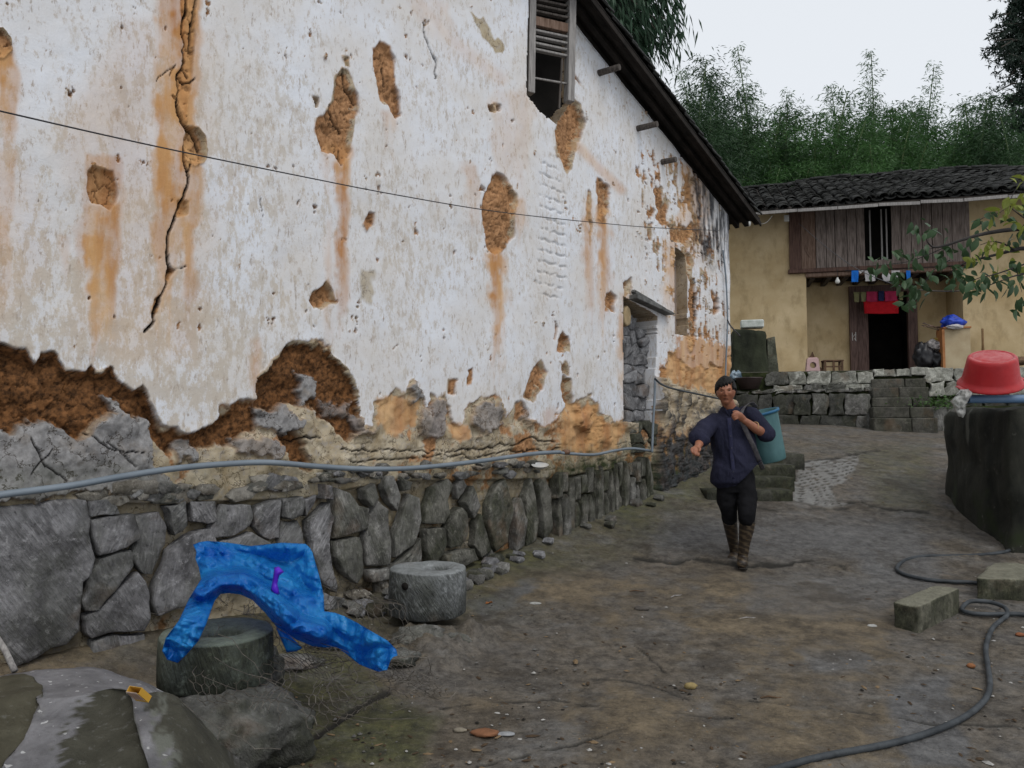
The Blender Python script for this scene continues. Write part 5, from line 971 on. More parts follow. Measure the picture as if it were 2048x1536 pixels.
def film(name, outline, Yf, m, label=None, cat=None, step=5, parent=None, seed=1, wr=.03, fr=.02, puff=.05, pr=22, amps=(1, 1), oc=2, crease=False):
    O = np.array(outline, float); vi = [Vector(p) for p in O]; k = len(vi)
    xs = np.arange(O[:, 0].min(), O[:, 0].max(), step); yy = np.arange(O[:, 1].min(), O[:, 1].max(), step); Xm, Ym = np.meshgrid(xs, yy); Xm = Xm + np.random.RandomState(seed).uniform(-.3, .3, Xm.shape) * step; s0 = sd(Xm, Ym, outline, 60); ok = s0 > step * .5
    vi += [Vector((a, b)) for a, b in zip(Xm[ok], Ym[ok])]
    v, e, f, *_ = delaunay_2d_cdt(vi, [(i, (i + 1) % k) for i in range(k)], [list(range(k))], 1, 1e-4)
    A = np.array([(p.x, p.y) for p in v]); d = np.clip(sd(A[:, 0], A[:, 1], outline, 60), 0, 60)
    n1 = 1 - np.abs(fbm(A[:, 0] * fr + fbm(A[:, 0] * fr, A[:, 1] * fr, seed=seed) * .8, A[:, 1] * fr * 1.7, seed=seed + 3, o=oc, g=.40)) * 2.2; n2 = 1 - np.abs(fbm(A[:, 0] * fr * 2.6 + A[:, 1] * fr, A[:, 1] * fr * 1.2 - A[:, 0] * fr, seed=seed + 8, o=oc, g=.4)) * 2.2
    if crease:
        n1 = 0 * n1; md = fbm(A[:, 0] * .012, A[:, 1] * .012, seed=seed, o=2)
        for i_, (an, la, am) in enumerate(((25, 75, 1.), (70, 52, .8), (-35, 36, .55), (110, 27, .40), (10, 19, .28), (55, 15, .2), (-60, 12, .16))):
            u_ = A[:, 0] * math.cos(R(an)) + A[:, 1] * math.sin(R(an)) + fbm(A[:, 0] * .015, A[:, 1] * .015, seed=seed + 20 + i_, o=3) * la * 1.3; n1 = n1 + am * (np.abs(np.mod(u_ / la, 1) - .5) * 2) * ss(fbm(A[:, 0] * .013 + i_ * 7, A[:, 1] * .013, seed=seed + 40 + i_, o=2), -.25, .3)
        n2 = 0 * n1
    Y = Yf(A[:, 0], A[:, 1]) - puff * np.sqrt(np.clip(d / pr, 0, 1)) - wr * (n1 * amps[0] + n2 * .6 * amps[1])
    P = W(A[:, 0], A[:, 1], Y); c = P.mean(0); o = mobj(name, P - c, [tuple(t) for t in f], m, parent, True, tuple(c)); s_ = o.modifiers.new('thickness', 'SOLIDIFY'); s_.thickness = .0015
    return tag(o, label, cat) if label else o
film('plastic_bag', [(1920, 779), (1936, 778), (1946, 786), (1938, 798), (1932, 810), (1931, 826), (1926, 836), (1917, 833), (1908, 815), (1901, 803), (1910, 793)], lambda x, y: 7.12 + 0 * x, bagm.m, 'crumpled clear plastic bag hanging at the end of the blue pipe', 'bag', 3, None, 5, .03, .09, .05, 8)
film('paper_scrap', [(1985, 784), (2003, 777), (2012, 780), (2020, 790), (1990, 790)], lambda x, y: 7.05 + 0 * x, simple('grey_rag', (.10, .09, .085), (.2, .18, .17), 10), 'grey rag lying between the red basin and the blue pipe', 'rag', 4, None, 7, .01, .09, .02, 8)
# two long stone blocks
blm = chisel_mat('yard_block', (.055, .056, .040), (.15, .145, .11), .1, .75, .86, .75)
def yard_block(a, b, c_, h, label, seed, dpt=None):
    A, B, D = gpt(*a), gpt(*b), gpt(*c_); u = (B - A)[:2]; v = (D - B)[:2]; A2 = A[:2]; B2 = B[:2]; C2 = B2 + v; D2 = A2 + v; z0 = min(A[2], B[2], D[2]) - .03; z1 = (A[2] + B[2]) / 2 + h
    return rough_block('stone_block', [(*A2, z0), (*B2, z0), (*C2, z0), (*D2, z0), (*A2, z1), (*B2, z1), (*C2, z1 + (D[2] - B[2]) * .7), (*D2, z1 + (D[2] - B[2]) * .7)], blm, label, 'stone block', 16, .016, 9, seed)
yard_block((1788, 1254), (1838, 1268), (1920, 1222), .17, 'long rough stone block lying nearest the hose loop', 31); yard_block((1952, 1196), (2085, 1205), (2110, 1165), .155, 'wider mossy stone block behind the hose loop at the right edge', 37)
# hose
hp = [(2075, 1075), (2048, 1092), (2010, 1108), (1960, 1114), (1900, 1116), (1850, 1117), (1812, 1124), (1794, 1140), (1806, 1152), (1850, 1163), (1900, 1168), (1950, 1170), (2010, 1180), (2080, 1200), (2110, 1225), (2075, 1236), (2030, 1233), (1985, 1234), (1945, 1232), (1924, 1224), (1940, 1214), (1980, 1215), (2010, 1226), (2014, 1236), (2002, 1246), (1984, 1264), (1972, 1300), (1976, 1340), (1980, 1378), (1970, 1406), (1938, 1436), (1890, 1461), (1820, 1486), (1740, 1505), (1650, 1522), (1560, 1545), (1400, 1600)]
P = [gpt(*p) for p in hp]; c0 = P[0]; rub = simple('black_rubber_hose', (.018, .022, .026), (.05, .058, .065), 9, .6, .35, .002, 80)
o = MB().tube(smooth_line([Vector(p - c0) + Vector((0, 0, .017 + (.02 if 19 < i < 23 else 0))) for i, p in enumerate(P)], 9), .0155, 10).build('hose', rub, None, True); o.location = tuple(c0); tag(o, 'black rubber hose looping from the tank across the yard', 'hose')
# grindstones
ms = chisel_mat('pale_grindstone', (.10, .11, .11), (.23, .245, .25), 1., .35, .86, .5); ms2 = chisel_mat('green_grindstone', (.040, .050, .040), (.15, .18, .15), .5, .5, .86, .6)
def millstone(px, py, Y, Rr, h, m, label, seed, holeoff=(0.06, .04), tilt=(0, 0, 0), zoff=0.):
    c = W(px, py, Y); z = gz(c[0], c[1]) - .01; par = empty('grindstone', (c[0], c[1], z), 0, label, 'grindstone'); par.rotation_euler = tilt
    bm = bmesh.new(); n = 64; rings = []
    prof = [(Rr * .93, 0, 0), (Rr * .995, .012, 0), (Rr, h * .5, 0), (Rr * .99, h - .010, 0), (Rr * .965, h, 0), (Rr * .80, h + .004, 0), (Rr * .62, h + .003, .4), (Rr * .42, h - .008, .8), (Rr * .30, h - .022, 1), (Rr * .26, h - .10, 1), (Rr * .25, h - .18, 1), (0.001, h - .18, 1)]
    V = []; 
    for (r, zz, k) in prof:
        for i in range(n):
            a = 2 * math.pi * i / n; x = r * math.cos(a) + holeoff[0] * k; y = r * math.sin(a) + holeoff[1] * k; nn = fbm(math.cos(a) * 2.2 + seed, math.sin(a) * 2.2, zz * 6, seed=seed, o=4) * .014; V.append((x * (1 + nn / Rr), y * (1 + nn / Rr), zz + fbm(x * 12, y * 12, seed, seed=seed) * .006))
    Fc = [(k * n + i, k * n + (i + 1) % n, (k + 1) * n + (i + 1) % n, (k + 1) * n + i) for k in range(len(prof) - 1) for i in range(n)]
    par.location.z += zoff; mobj('stone_body', V, Fc, m, par, True)
    a = R(-118); MB().tube([(Rr * .90 * math.cos(a), Rr * .90 * math.sin(a), h * .74), (Rr * 1.004 * math.cos(a), Rr * 1.004 * math.sin(a), h * .74)], .024, 12).build('handle_hole', darkm, par, True); return par
millstone(855, 1200, 5.22, .262, .30, ms, 'pale chiselled grindstone standing alone beside the rough stone wall', 3, zoff=.085)
millstone(432, 1350, 3.60, .255, .215, ms2, 'dark green grindstone under the blue plastic sheet', 5, (.02, .03))
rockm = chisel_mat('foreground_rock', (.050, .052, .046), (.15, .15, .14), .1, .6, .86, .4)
lump('rock', .36, rockm, 'flat dark rock the green grindstone sits on', 'rock', (float(W(450, 1400, 3.42)[0]), 3.42, gz(-1.3, 3.4) + .10), 41, (1.05, .8, .56), amp=.20, fr=2.0, n=34)
bpy.data.objects['grindstone.001'].location.z += .265
for i, (px, py, r, sc, lb) in enumerate([(545, 1375, .12, (.5, .6, 1.2), 'narrow upright dark rock beside the green grindstone'), (585, 1330, .10, (1.7, 1, .35), 'flat pale green stone slab right of the green grindstone'), (655, 1290, .10, (1.3, 1, .35), 'small rounded pale stone under the tail of the blue plastic'),
        (760, 1180, .075, (.8, .6, 1.3), 'upright pale stone leaning left of the pale grindstone'), (715, 1195, .06, (1.6, 1, .6), 'low pale stone lying at the wall foot behind the blue sheet'), (975, 1115, .07, (.8, .7, 1), 'pale broken stone at the wall foot right of the pale grindstone'), (838, 1290, .16, (1.1, .8, .50), 'jagged grey rock poking from the ground below the pale grindstone'), (905, 1285, .14, (1.3, .8, .35), 'low jagged rock beside the grey rock below the pale grindstone'), (800, 1325, .12, (1, .9, .45), 'dark rock at the edge of the tangled wire'), (960, 1275, .07, (1.5, .9, .4), 'flat little rock at the right end of the jagged rocks')]):
    p = gpt(px, py); lump('rock', r, [rockm, st_mid, st_mid, st_cream, st_cream, st_mid, st_mid, st_mid, rockm, st_mid][i], lb, 'rock', (p[0], p[1], p[2] + r * sc[2] * .35), 50 + i, sc, amp=.30, fr=2.4, n=16)
# foreground boulder
bpx = np.linspace(-330, 470, 150); topy = np.interp(bpx, [-330, 0, 40, 80, 125, 180, 230, 290, 330, 380, 430, 470], [1420, 1350, 1343, 1334, 1331, 1331, 1341, 1356, 1382, 1445, 1505, 1560])
rows = [(-30, 3.15, -1), (-6, 2.95, 0)] + [(d, 0, 1) for d in np.linspace(0, 330, 110)] + [(380, 1.7, 2)]
Pb = np.zeros((len(rows), len(bpx), 3)); QPX = np.zeros(Pb.shape[:2]); QPY = np.zeros(Pb.shape[:2])
for i, (d, Yk, k) in enumerate(rows):
    py = topy + d; Yv = np.interp(d, [-30, -6, 0, 60, 200, 330, 380], [3.2, 2.95, 2.86, 2.42, 2.12, 1.92, 1.85]) + 0 * bpx + .10 * np.sin(bpx * .011) - .00035 * np.maximum(bpx - 230, 0) * -1.5
    P = W(bpx, py, Yv); 
    if k == -1: P[:, 2] = .2
    if k == 2: P[:, 2] = -.3
    Pb[i] = P; QPX[i] = bpx; QPY[i] = py
f = fbm(Pb[..., 0] * 4, Pb[..., 1] * 4, Pb[..., 2] * 4, seed=77, o=6, g=.55) * .03 - np.abs(fbm(Pb[..., 0] * 2.2, Pb[..., 1] * 2.2, Pb[..., 2] * 2.2, seed=78, o=2)) * .05
dk1 = sd(QPX + fbm(QPX * .04, QPY * .04, seed=80, o=4) * 16, QPY, [(-60, 1362), (40, 1366), (62, 1375), (64, 1410), (50, 1450), (20, 1500), (-60, 1600)], 40); fz = fbm(QPX * .05, QPY * .05, seed=79, o=5, g=.65) * 26; dk2 = sd(QPX + fz, QPY + fz, [(150, 1405), (190, 1382), (235, 1392), (252, 1420), (262, 1460), (285, 1540), (300, 1700), (70, 1700), (110, 1500)], 40); dk3 = sd(QPX + fz, QPY - fz, [(265, 1400), (300, 1395), (345, 1385), (420, 1460), (520, 1600), (520, 1720), (330, 1720), (318, 1500), (300, 1440)], 40); lg = sl(QPX + f * 500, QPY, [(225, 1385), (255, 1430), (275, 1490)], 7, 30); lg2 = sl(QPX + f * 400, QPY, [(296, 1410), (310, 1470), (325, 1540)], 10, 30)
dark_ = np.maximum(np.maximum(ss(dk2, -4, 5), ss(dk3, -4, 5)), 0); Pb[..., 1] += f + .05 * ss(dk1, -8, 8) ; dk2 = sd(QPX, QPY, [(150, 1405), (190, 1382), (235, 1392), (252, 1420), (262, 1460), (285, 1540), (300, 1700), (70, 1700), (110, 1500)], 40); dk3 = sd(QPX, QPY, [(265, 1400), (300, 1395), (345, 1385), (420, 1460), (520, 1600), (520, 1720), (330, 1720), (318, 1500), (300, 1440)], 40); Pb[..., 1] += .11 * (ss(dk2, -22, 34) + ss(dk3, -22, 34) + .6 * ss(dk1, -22, 30)); Pb[..., 2] += f * .6
bmt = M('boulder', .85, .25); ba = bmt.attr('mask_a'); _n = bmt.noise(7, 7, .65); _n2 = bmt.noise(30, 6, .7)
_c = bmt.mix(bmt.st(_n, .35, .66), (.105, .103, .108), (.215, .212, .222)); _c = bmt.mix(bmt.st(bmt.noise(40, 2, .4), .70, .72), _c, (.42, .42, .42)); _c = bmt.mix(ba[0], _c, bmt.mix(bmt.st(_n, .35, .66), (.032, .031, .022), (.068, .066, .050))); _c = bmt.mix(ba[1], _c, bmt.mix(bmt.st(_n, .35, .66), (.045, .041, .026), (.090, .084, .058))); _c = bmt.mix(ba[2], _c, (.13, .135, .115)); bmt.col(bmt.mix(bmt.st(_n2, .58, .70), _c, bmt.mix(.5, _c, (.2, .2, .19)))).bump(bmt.mix(.5, _n, _n2), .03, 1.)
Pb0 = Pb[40, 70].copy(); o = grid_mesh('boulder', Pb - Pb0, bmt.m, None, attrs={'mask_a': np.stack([dark_, ss(dk1, -4, 4), np.maximum(ss(lg, -4, 4), ss(lg2, -4, 4)) * ss(fbm(QPX * .08, QPY * .08, seed=5, o=4), -.3, .1)], -1)}); o.location = tuple(Pb0); tag(o, 'big grey and moss brown boulder in the left foreground', 'boulder')
# cigarette packet: yellow carton sleeve, open end
pk = empty('carton', tuple(W(288, 1397, 2.42)), R(-18), 'small open yellow carton with pale striped side on the boulder', 'carton'); ylw = simple('yellow_card', (.48, .26, .03), (.58, .35, .06), 9, .6); psk = simple('pale_striped_card', (.46, .36, .30), (.55, .46, .40), 40, .6)
pk.rotation_euler = (R(48), R(2), R(-14)); w_, h_, t_ = .0225, .046, .010
MB().box(-w_, -w_ + .0012, -t_, t_, 0, h_ * 1.35).box(w_ - .0012, w_, -t_, t_, 0, h_ * 1.35).box(-w_ + .0013, w_ - .0013, t_ - .001, t_, 0, h_ * 1.35).box(-w_ + .0013, w_ - .0013, -t_, -t_ + .001, 0, h_ * 1.35).build('sleeve', ylw, pk)
MB().box(-w_ * .82, w_ * .82, -t_ - .0012, -t_ - .0002, h_ * .35, h_ * 1.5).build('label_panel', psk, pk)
for k in range(5): MB().box(-w_ * .7 + k * w_ * .32, -w_ * .7 + k * w_ * .32 + .0022, -t_ - .0020, -t_ - .0014, h_ * .45, h_ * 1.3).build('printed_line', simple('printed_red_brown%d' % k, (.30, .16, .12), (.36, .2, .15), 9), pk)
# blue plastic sheet
tz = [(295, 135), (340, 118), (390, 110), (520, 120), (690, 145), (900, 122), (1060, 130), (1090, 155), (1110, 190), (1150, 330), (1185, 480), (1190, 590), (1260, 600), (1330, 625), (1420, 670), (1500, 720), (1620, 790), (1680, 850), (1690, 890), (1655, 905), (1640, 930), (1620, 990), (1560, 1000), (1490, 975), (1430, 950), (1330, 870), (1270, 830), (1190, 835), (1110, 825), (1000, 780), (930, 735), (870, 700), (790, 600), (700, 510), (620, 475), (540, 462), (480, 470), (440, 520), (410, 600), (380, 680), (330, 790), (250, 880), (190, 940), (120, 920), (85, 860), (110, 770), (200, 650), (270, 500), (350, 370), (335, 290), (310, 230), (318, 185)]
tz = [(x / 3.413 + 300, y / 3.413 + 1050) for x, y in tz]
def tarpY(x, y): return 0.04 - .36 * ss(y, 1170, 1250) * ss(x, 520, 440) + 3.62 + .30 * (1 - np.clip((y - 1082) / 150, 0, 1)) - .12 * ss(x, 640, 780) + .05 * np.sin(x * .03) - .22 * ss(sl(x, y, [(400, 1180), (440, 1160), (490, 1160), (540, 1200), (590, 1250), (640, 1265)], 20), -8, 12) + .14 * ss(sd(x, y, [(470, 1100), (615, 1095), (640, 1200), (600, 1190), (540, 1140)]), -5, 30)
blu = M('thin_blue_plastic', .28, .5); _n = blu.noise(5, 6, .6); _v = blu.noise(14, 7, .75, None, 1.2); blu.col(blu.mix(blu.st(_n, .35, .65), (.004, .16, .58), (.04, .42, .82))); blu.set('Subsurface Weight', 0.); blu.bump(blu.mix(.5, blu.ma('ABSOLUTE', blu.ma('SUBTRACT', blu.noise(9, 2, .4, None, 1.2), .5)), blu.ma('ABSOLUTE', blu.ma('SUBTRACT', blu.noise(24, 2, .4, None, .8), .5))), .035, .9).rgh(blu.mix(blu.st(_v, .4, .6), .22, .42))
_tr = blu.t.nodes.new('ShaderNodeBsdfTranslucent'); _tr.inputs[0].default_value = (.01, .20, .75, 1); _tp = blu.t.nodes.new('ShaderNodeBsdfTransparent'); _tp.inputs[0].default_value = (.12, .45, .85, 1); _mx = blu.t.nodes.new('ShaderNodeMixShader'); _mx.inputs[0].default_value = .42; _mx2 = blu.t.nodes.new('ShaderNodeMixShader'); _mx2.inputs[0].default_value = .27
blu.t.links.new(blu.b.outputs[0], _mx.inputs[1]); blu.t.links.new(_tr.outputs[0], _mx.inputs[2]); blu.t.links.new(_mx.outputs[0], _mx2.inputs[1]); blu.t.links.new(_tp.outputs[0], _mx2.inputs[2]); blu.t.links.new(_mx2.outputs[0], blu.o.inputs[0])
sheet = film('plastic_sheet', tz, tarpY, blu.m, 'crumpled thin blue plastic sheet draped on the chicken wire over the green grindstone', 'plastic sheet', 1.6, None, 11, .046, .020, .022, 30, crease=True)
sc_ = np.array(sheet.location)
def sub(name, zz, Y, m, **k):
    o = film(name, [(x / 3.413 + 300, y / 3.413 + 1050) for x, y in zz], lambda x, y: Y + 0 * x, m, **k); o.parent = sheet; o.location = tuple(np.array(o.location) - sc_); return o
sub('flap', [(860, 700), (960, 760), (1040, 840), (1000, 860), (935, 868), (905, 800)], 3.62, blu.m, step=3, wr=.01, puff=.02, pr=8)
sub('purple_tie', [(850, 290), (880, 285), (915, 320), (880, 345), (868, 400), (885, 470), (850, 480), (825, 440), (840, 370)], 3.54, simple('purple_plastic', (.05, .01, .36), (.10, .02, .50), 20, .35), step=3, wr=.01, puff=.02, pr=6)
# chicken wire heap
wr_m = simple('rusty_wire', (.05, .043, .036), (.13, .115, .095), 30, .55, .4, 0)
cw = empty('chicken_wire', tuple(gpt(640, 1400)), 0, 'tangled rusty chicken wire heaped under and beside the blue plastic sheet', 'chicken wire'); co_ = np.array(cw.location); rs = np.random.RandomState(3)
def netpt(u, v, sd_=0):
    TL, TR, BR, BL = (np.array(p, float) for p in ((395, 1140, 3.95), (790, 1180, 4.1), (905, 1400, 3.75), (400, 1500, 2.9)))
    p = TL * (1 - u) * (1 - v) + TR * u * (1 - v) + BR * u * v + BL * (1 - u) * v
    a = float(fbm(u * 3 + sd_, v * 3, seed=8, o=3)); b = float(fbm(u * 3 + 5, v * 3 + sd_, seed=9, o=3)); c = float(fbm(u * 2.5, v * 2.5, seed=10 + sd_, o=3))
    return W(p[0] + a * 60, p[1] + b * 46, p[2] + c * .35) - co_
mb = MB(); nu, nv_ = 34, 20
for i in range(nu):
    for j in range(nv_):
        if fbm(i * .17, j * .17, seed=31) < -.28: continue
        x0 = i; y0 = j; o_ = .5 * (j % 2); a = ((x0 + o_) / nu, (y0 + .17) / nv_); b = ((x0 + o_ + .5) / nu, (y0 - .17) / nv_); c = ((x0 + o_ - .5) / nu, (y0 - .17) / nv_); d = ((x0 + o_) / nu, (y0 + .83) / nv_)
        if min(a[0], c[0]) < 0 or b[0] > 1 or d[1] > 1 or c[1] < 0: continue
        A = netpt(*a)
        for q in (b, c, d): mb.tube([A, netpt(*q)], .0016, 3, False)
mb.build('netting', wr_m, cw)['kind'] = 'stuff'
mb = MB()
for k in range(46):
    u = rs.uniform(.5, .98); v = rs.uniform(.35, .95); c_ = netpt(u, v) ; r1 = rs.uniform(.06, .2); a0 = rs.uniform(0, 6); ax = Vector(rs.normal(size=3)).normalized(); q = ax.to_track_quat('Z', 'Y')
    pts = [Vector(c_) + q @ Vector((r1 * math.cos(a0 + t * rs.uniform(2.4, 3.6)), r1 * .5 * math.sin(a0 + t * 3), r1 * .2 * t)) for t in np.linspace(0, 1, 9)]
    for p in pts:
        p.z = max(p.z, gz(p.x + co_[0], p.y + co_[1]) - co_[2] + .003)
    mb.tube(pts, .0017, 3, False)
for (a, b, Ya, Yb, sg) in (((620, 1180), (700, 1290), 4.3, 4.0, .02), ((425, 1310), (700, 1405), 3.3, 3.4, .03), ((440, 1270), (620, 1430), 3.3, 3.2, .0), ((400, 1350), (840, 1440), 3.1, 3.6, .05), ((470, 1220), (880, 1400), 3.4, 3.8, -.03), ((300, 1230), (400, 1205), 3.6, 3.8, 0), ((540, 1270), (780, 1330), 3.5, 3.8, .02), ((360, 1400), (560, 1500), 2.9, 3.0, .03), ((640, 1170), (770, 1250), 4.2, 4.3, -.03)):
    A = W(*a, Ya) - co_; B = W(*b, Yb) - co_; mb.tube([tuple(A + (B - A) * t + np.array([0, 0, -sg * 4 * t * (1 - t)]) + rs.normal(size=3) * .006) for t in np.linspace(0, 1, 9)], .0015, 3, False)
mb.build('loose_wire', wr_m, cw)['kind'] = 'stuff'
# stick by the boulder, twigs, leaves and chips on the ground
o = MB().tube([tuple(W(-10, 1270, 3.0) - W(10, 1300, 3.0)), (0, 0, 0), tuple(W(30, 1342, 2.95) - W(10, 1300, 3.0))], .012, 7).build('stick', wood_lt, None, True, loc=tuple(W(10, 1300, 3.0))); tag(o, 'grey stick leaning behind the boulder at the left edge', 'stick')
def gthing(name, px, py, mb, m, label, cat, rot=0, **k):
    p = gpt(px, py); o = mb.build(name, m, None, loc=(p[0], p[1], p[2] + .004), rot=(0, 0, rot), **k); return tag(o, label, cat)
lf_or = simple('orange_dead_leaf', (.20, .075, .025), (.30, .13, .05), 20); lf_br = simple('brown_dead_leaf', (.06, .035, .02), (.13, .08, .045), 20)
def leafshape(L, w, lift=.012): return MB().add([(-L, 0, 0), (-L * .5, w, lift), (0, w * 1.2, lift * .4), (L * .6, w * .7, lift), (L, 0, .002), (L * .6, -w * .7, lift * 1.4), (0, -w * 1.2, lift), (-L * .5, -w, .002), (0, 0, .0)], [(8, 0, 1), (8, 1, 2), (8, 2, 3), (8, 3, 4), (8, 4, 5), (8, 5, 6), (8, 6, 7), (8, 7, 0)])
gthing('dead_leaf', 978, 1208, leafshape(.03, .014), lf_or, 'orange dead leaf on the ground right of the pale grindstone', 'leaf', .4)
for (px, py, rr, s, c1, lb) in ((970, 1470, .045, (1.5, .9, .35), (.22, .10, .05), 'flat reddish stone in the centre foreground'), (920, 1463, .022, (1.6, .8, .5), (.25, .22, .17), 'pale chip left of the flat reddish stone'), (1012, 1470, .028, (1.6, .7, .3), (.30, .31, .32), 'thin pale chip right of the flat reddish stone'), (1381, 1376, .030, (1.1, .7, .6), (.30, .23, .10), 'ochre pebble alone in the middle of the yard'), (1942, 1335, .022, (1.1, .8, .7), (.28, .12, .05), 'orange pebble beside the bend of the hose'), (2040, 1272, .022, (1.4, .8, .6), (.24, .09, .04), 'orange chip at the right edge near the hose'), (1284, 1220, .035, (1.6, 1, .5), (.09, .08, .07), 'dark clod on the ground ahead of the pale grindstone'), (1744, 1254, .024, (1.4, .9, .5), (.42, .42, .40), 'white pebble left of the nearest stone block'), (1070, 1208, .03, (1.5, .8, .3), (.38, .38, .36), 'white shard on the ground beyond the pale grindstone')):
    p = gpt(px, py); lump('pebble', rr, simple('pebble_colour', tuple(k * .7 for k in c1), c1, 30), lb, 'stone', (p[0], p[1], p[2] + rr * s[2] * .5), int(px), s, amp=.18, fr=1.8, n=8)
for (px, py, L, a, lb) in ((1355, 1195, .07, .6, 'short pale curved twig lying in the yard left of the man'), (1500, 1240, .08, .15, 'pale twig lying in the centre of the yard'), (1275, 1185, .06, -.1, 'reddish twig lying near the dark clod'), (1545, 1400, .06, -.1, 'dark flat twig in the near middle of the yard')):
    gthing('twig', px, py, MB().tube([(-L, 0, .004), (-L * .3, .012, .01), (L * .4, .004, .006), (L, .02, .004)], [.004, .005, .004, .002], 5), wood_lt if 'pale' in lb else lf_br, lb, 'twig', a)
lit = MB(); rs = np.random.RandomState(12)
for k in range(2600):
    u = rs.uniform(-.35, .66); Yl = 1 / rs.uniform(1 / 14.5, 1 / 2.9); X = u * Yl
    if X * WL.N[0] + (Yl - 6.83) * WL.N[1] < .12: continue
    if rs.rand() > .35 + .65 * (float(fbm(X * 1.5, Yl * 1.5, seed=5)) > .05): continue
    z = gz(X, Yl) + .002; s = rs.uniform(.003, .012) * (1.5 if rs.rand() < .06 else 1); a = rs.uniform(0, 6); fl_ = rs.uniform(.2, .8); kind = rs.choice([0, 1, 2, 3, 4], p=[.3, .3, .15, .15, .1]); el = rs.uniform(1, 3.5) if kind in (1, 3) else rs.uniform(1, 1.6)
    pts = [(s * el * math.cos(t) * rs.uniform(.7, 1.2), s * math.sin(t) * rs.uniform(.7, 1.2)) for t in (0, 1.3, 2.5, 3.8, 5.1)]; ca, sa = math.cos(a), math.sin(a)
    V = [(X + x * ca - y * sa, Yl + x * sa + y * ca, z) for x, y in pts] + [(X, Yl, z + s * fl_)]; lit.add(V, [(0, 1, 5), (1, 2, 5), (2, 3, 5), (3, 4, 5), (4, 0, 5)], int(kind))
cg = lambda n, c: simple(n, tuple(k * .7 for k in c), c, 30, .9, .2, 0)
o = lit.build('ground_litter', [cg('grit_grey', (.13, .125, .115)), cg('grit_brown', (.075, .05, .03)), cg('grit_white', (.38, .37, .35)), cg('grit_tan', (.20, .14, .08)), cg('grit_dark', (.02, .018, .015))]); tag(o, 'grit, chips and dry leaf bits scattered over the yard', None, None, 'stuff')
# ================================================================== VEGETATION
def leaf_mesh(name, Cn, Dr, Lg, Wd, m, seed=0, bend=.25):
    """rhombic leaves: centre arrays, direction arrays, lengths, widths -> one mesh"""
    rs = np.random.RandomState(seed); n = len(Cn); Dr = Dr / (np.linalg.norm(Dr, axis=1, keepdims=True) + 1e-9); r = rs.normal(size=(n, 3)); S_ = np.cross(Dr, r); S_ /= (np.linalg.norm(S_, axis=1, keepdims=True) + 1e-9)
    Lg = np.asarray(Lg)[:, None]; Wd = np.asarray(Wd)[:, None]; down = np.array([0, 0, -1.]) * Lg * bend
    V = np.stack([Cn, Cn + Dr * Lg * .4 + S_ * Wd * .5, Cn + Dr * Lg + down, Cn + Dr * Lg * .4 - S_ * Wd * .5], 1).reshape(-1, 3)
    me = bpy.data.meshes.new(name); me.vertices.add(4 * n); me.vertices.foreach_set('co', V.reshape(-1).astype(np.float32)); me.loops.add(4 * n); me.loops.foreach_set('vertex_index', np.arange(4 * n, dtype=np.int32)); me.polygons.add(n); me.polygons.foreach_set('loop_start', np.arange(0, 4 * n, 4, dtype=np.int32)); me.update(calc_edges=True); me.materials.append(m); return me
def leaf_mat(name, a, b, tr=.25, rough=.55):
    k = M(name, rough, .3); n = k.noise(1.1, 5, .6, k.co('Object')); g = k.t.nodes.new('ShaderNodeNewGeometry').outputs['Random Per Island']
    c = k.mix(k.st(n, .35, .65), a, b); c = k.mix(k.ma('MULTIPLY', g, .5), c, tuple(min(1, x * 1.5) for x in b)); c = k.mix(k.ma('MULTIPLY', k.rnd(), .45), c, tuple(x * .55 for x in a)); k.col(c)
    t = k.t.nodes.new('ShaderNodeBsdfTranslucent'); k._in(t.inputs[0], c); m = k.t.nodes.new('ShaderNodeMixShader'); m.inputs[0].default_value = tr; k.t.links.new(k.b.outputs[0], m.inputs[1]); k.t.links.new(t.outputs[0], m.inputs[2]); k.t.links.new(m.outputs[0], k.o.inputs[0]); return k.m
bam_m = leaf_mat('bamboo_leaf', (.022, .064, .021), (.072, .162, .045), .35); bam_dk = leaf_mat('dark_bamboo_leaf', (.014, .038, .016), (.040, .088, .032), .25); culm_m = simple('bamboo_culm', (.05, .09, .03), (.10, .14, .05), 2, .5, .3, 0)
